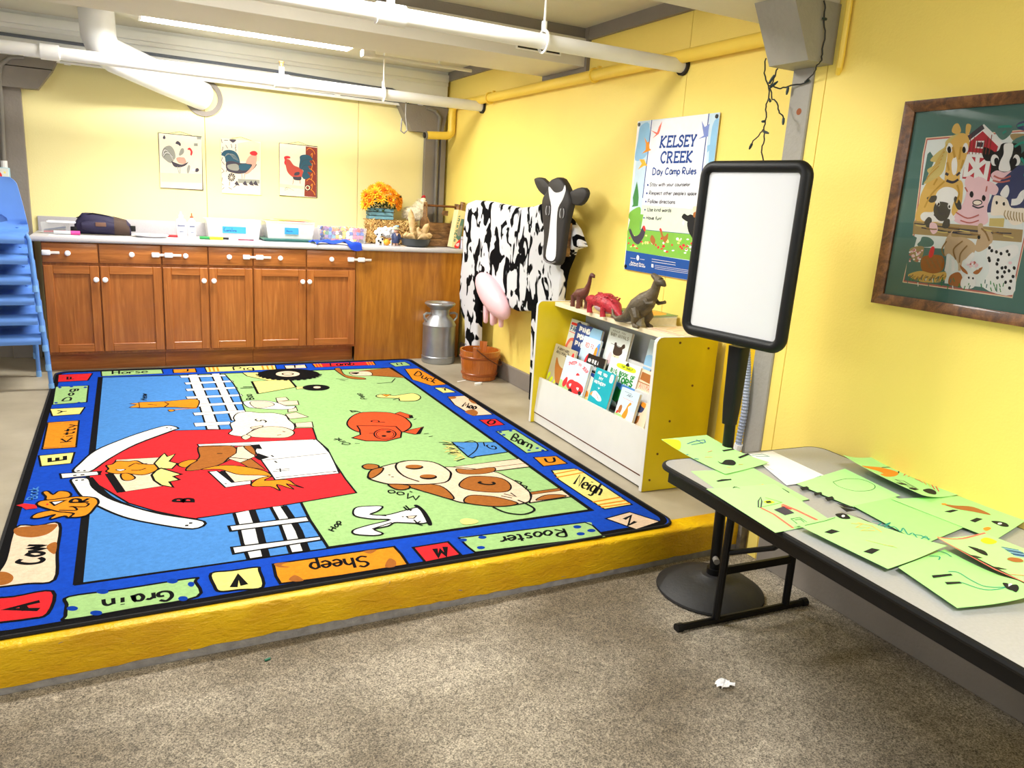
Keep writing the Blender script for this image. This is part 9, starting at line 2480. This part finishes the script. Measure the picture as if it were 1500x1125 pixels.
# ---------------------------------------------------------------- stacked school chairs
M_ch = mat('pale blue chair shell', (96, 144, 226), 0.35, var=.03); M_ch2 = mat('mid blue chair tube', (92, 142, 218), 0.35, var=.03); M_cap = mat('light blue foot cap', (120, 172, 236), 0.4)
ch = thing('stacking_chair', 'top blue school chair of the stack left of the counter', 'chair', (0, 0, 0), 0, 'stacked blue school chairs')
prof = [(-.200, .292), (-.206, .312), (-.194, .330), (-.15, .338), (-.05, .330), (.06, .330), (.12, .336), (.150, .352), (.168, .385), (.178, .43), (.190, .50), (.203, .58), (.214, .65), (.217, .672)]
NU = 26; NV = 40
def along(t_):
    L = [0]
    for a, c in zip(prof, prof[1:]): L.append(L[-1] + math.hypot(c[0] - a[0], c[1] - a[1]))
    s = t_ * L[-1]
    for i in range(len(prof) - 1):
        if s <= L[i + 1] + 1e-9:
            f_ = (s - L[i]) / (L[i + 1] - L[i]); return (prof[i][0] * (1 - f_) + prof[i + 1][0] * f_, prof[i][1] * (1 - f_) + prof[i + 1][1] * f_)
    return prof[-1]
b = B(); V = [[None] * (NV + 1) for _ in range(NU + 1)]
for i in range(NU + 1):
    for j in range(NV + 1):
        y, z = along(j / NV); u = i / NU * 2 - 1
        hw = .222 if z < .34 else .222 - .052 * min(1, (z - .34) / .33) ** 1.3
        if z > .63: hw -= .028 * ((z - .63) / .042) ** 2
        if y < -.17: hw -= .015
        V[i][j] = b.bm.verts.new((u * hw, y - (.018 * u * u if z > .40 else 0) , z + (.010 * u * u if .32 < z < .345 and y > -.17 else 0)))
HC, HRX, HRZ = .412, .115, .027
for i in range(NU):
    for j in range(NV):
        q_ = [V[i][j], V[i + 1][j], V[i + 1][j + 1], V[i][j + 1]]; c = sum((v.co for v in q_), Vector()) / 4
        if c.y > .15 and math.hypot(c.x / HRX, (c.z - HC) / HRZ) < 1: continue
        b._f(q_)
for v in b.bm.verts:
    if v.co.y > .15:
        r = math.hypot(v.co.x / HRX, (v.co.z - HC) / HRZ)
        if r < 1.25 and v.link_faces and any(len(e.link_faces) == 1 for e in v.link_edges): v.co.x /= r; v.co.z = HC + (v.co.z - HC) / r
for v in [v for v in b.bm.verts if not v.link_faces]: b.bm.verts.remove(v)
b.solid(.007); b.done('shell', M_ch, ch, smooth=50)
b = B().loft([[(HRX * 1.12 * math.cos(a), .196 + dy - .0, HC + HRZ * 1.3 * math.sin(a)) for a in [2 * math.pi * k / 20 for k in range(20)]] for dy in (.0, .004)]); b.done('hole_shade_disc', mat('deep blue hole shade', (46, 92, 184), 0.45), ch)  # disc added behind the hole; its deeper blue stands in for shade
b = B().box(-.2, .2, -.18, .14, .306, .322, .004); b.done('seat_brace', mat('deep blue seat shade', (14, 52, 140), 0.45), ch)  # shade between the stacked seats painted as dark blue
for sx in (-1, 1):
    for P in ([(sx * .216, -.165, .345), (sx * .230, -.172, .31), (sx * .236, -.186, .17), (sx * .242, -.20, .02)], [(sx * .16, .155, .37), (sx * .165, .165, .33), (sx * .165, .18, .17), (sx * .165, .19, .02)]):
        lg = B().tube(P, [.012, .0125, .0125, .0125], 10).done('leg', M_ch2, ch)
        e_ = Vector(P[-1]); d = (Vector(P[-1]) - Vector(P[-2])).normalized()
        B().tube([e_ - d * .02, e_ + d * .0195], [.0155, .0165], 10).done('foot_cap', M_cap, lg)
ORDN = ['bottom', 'second from the floor in', 'third from the floor in', 'fourth from the floor in', 'fifth from the floor in', 'top']
cc = Vector((-.690, 5.582, 0)); ang = math.radians(3)
for k in range(5): dup(ch, cc + Vector((-.009 * k, .004 * k, .122 * k)), ang, ('lowest blue school chair of the stack, standing on the floor' if k == 0 else 'blue school chair ' + ORDN[k] + ' the stack'))
ch.location = cc + Vector((-.009 * 5, .004 * 5, .122 * 5)); ch.rotation_euler = (0, 0, ang)
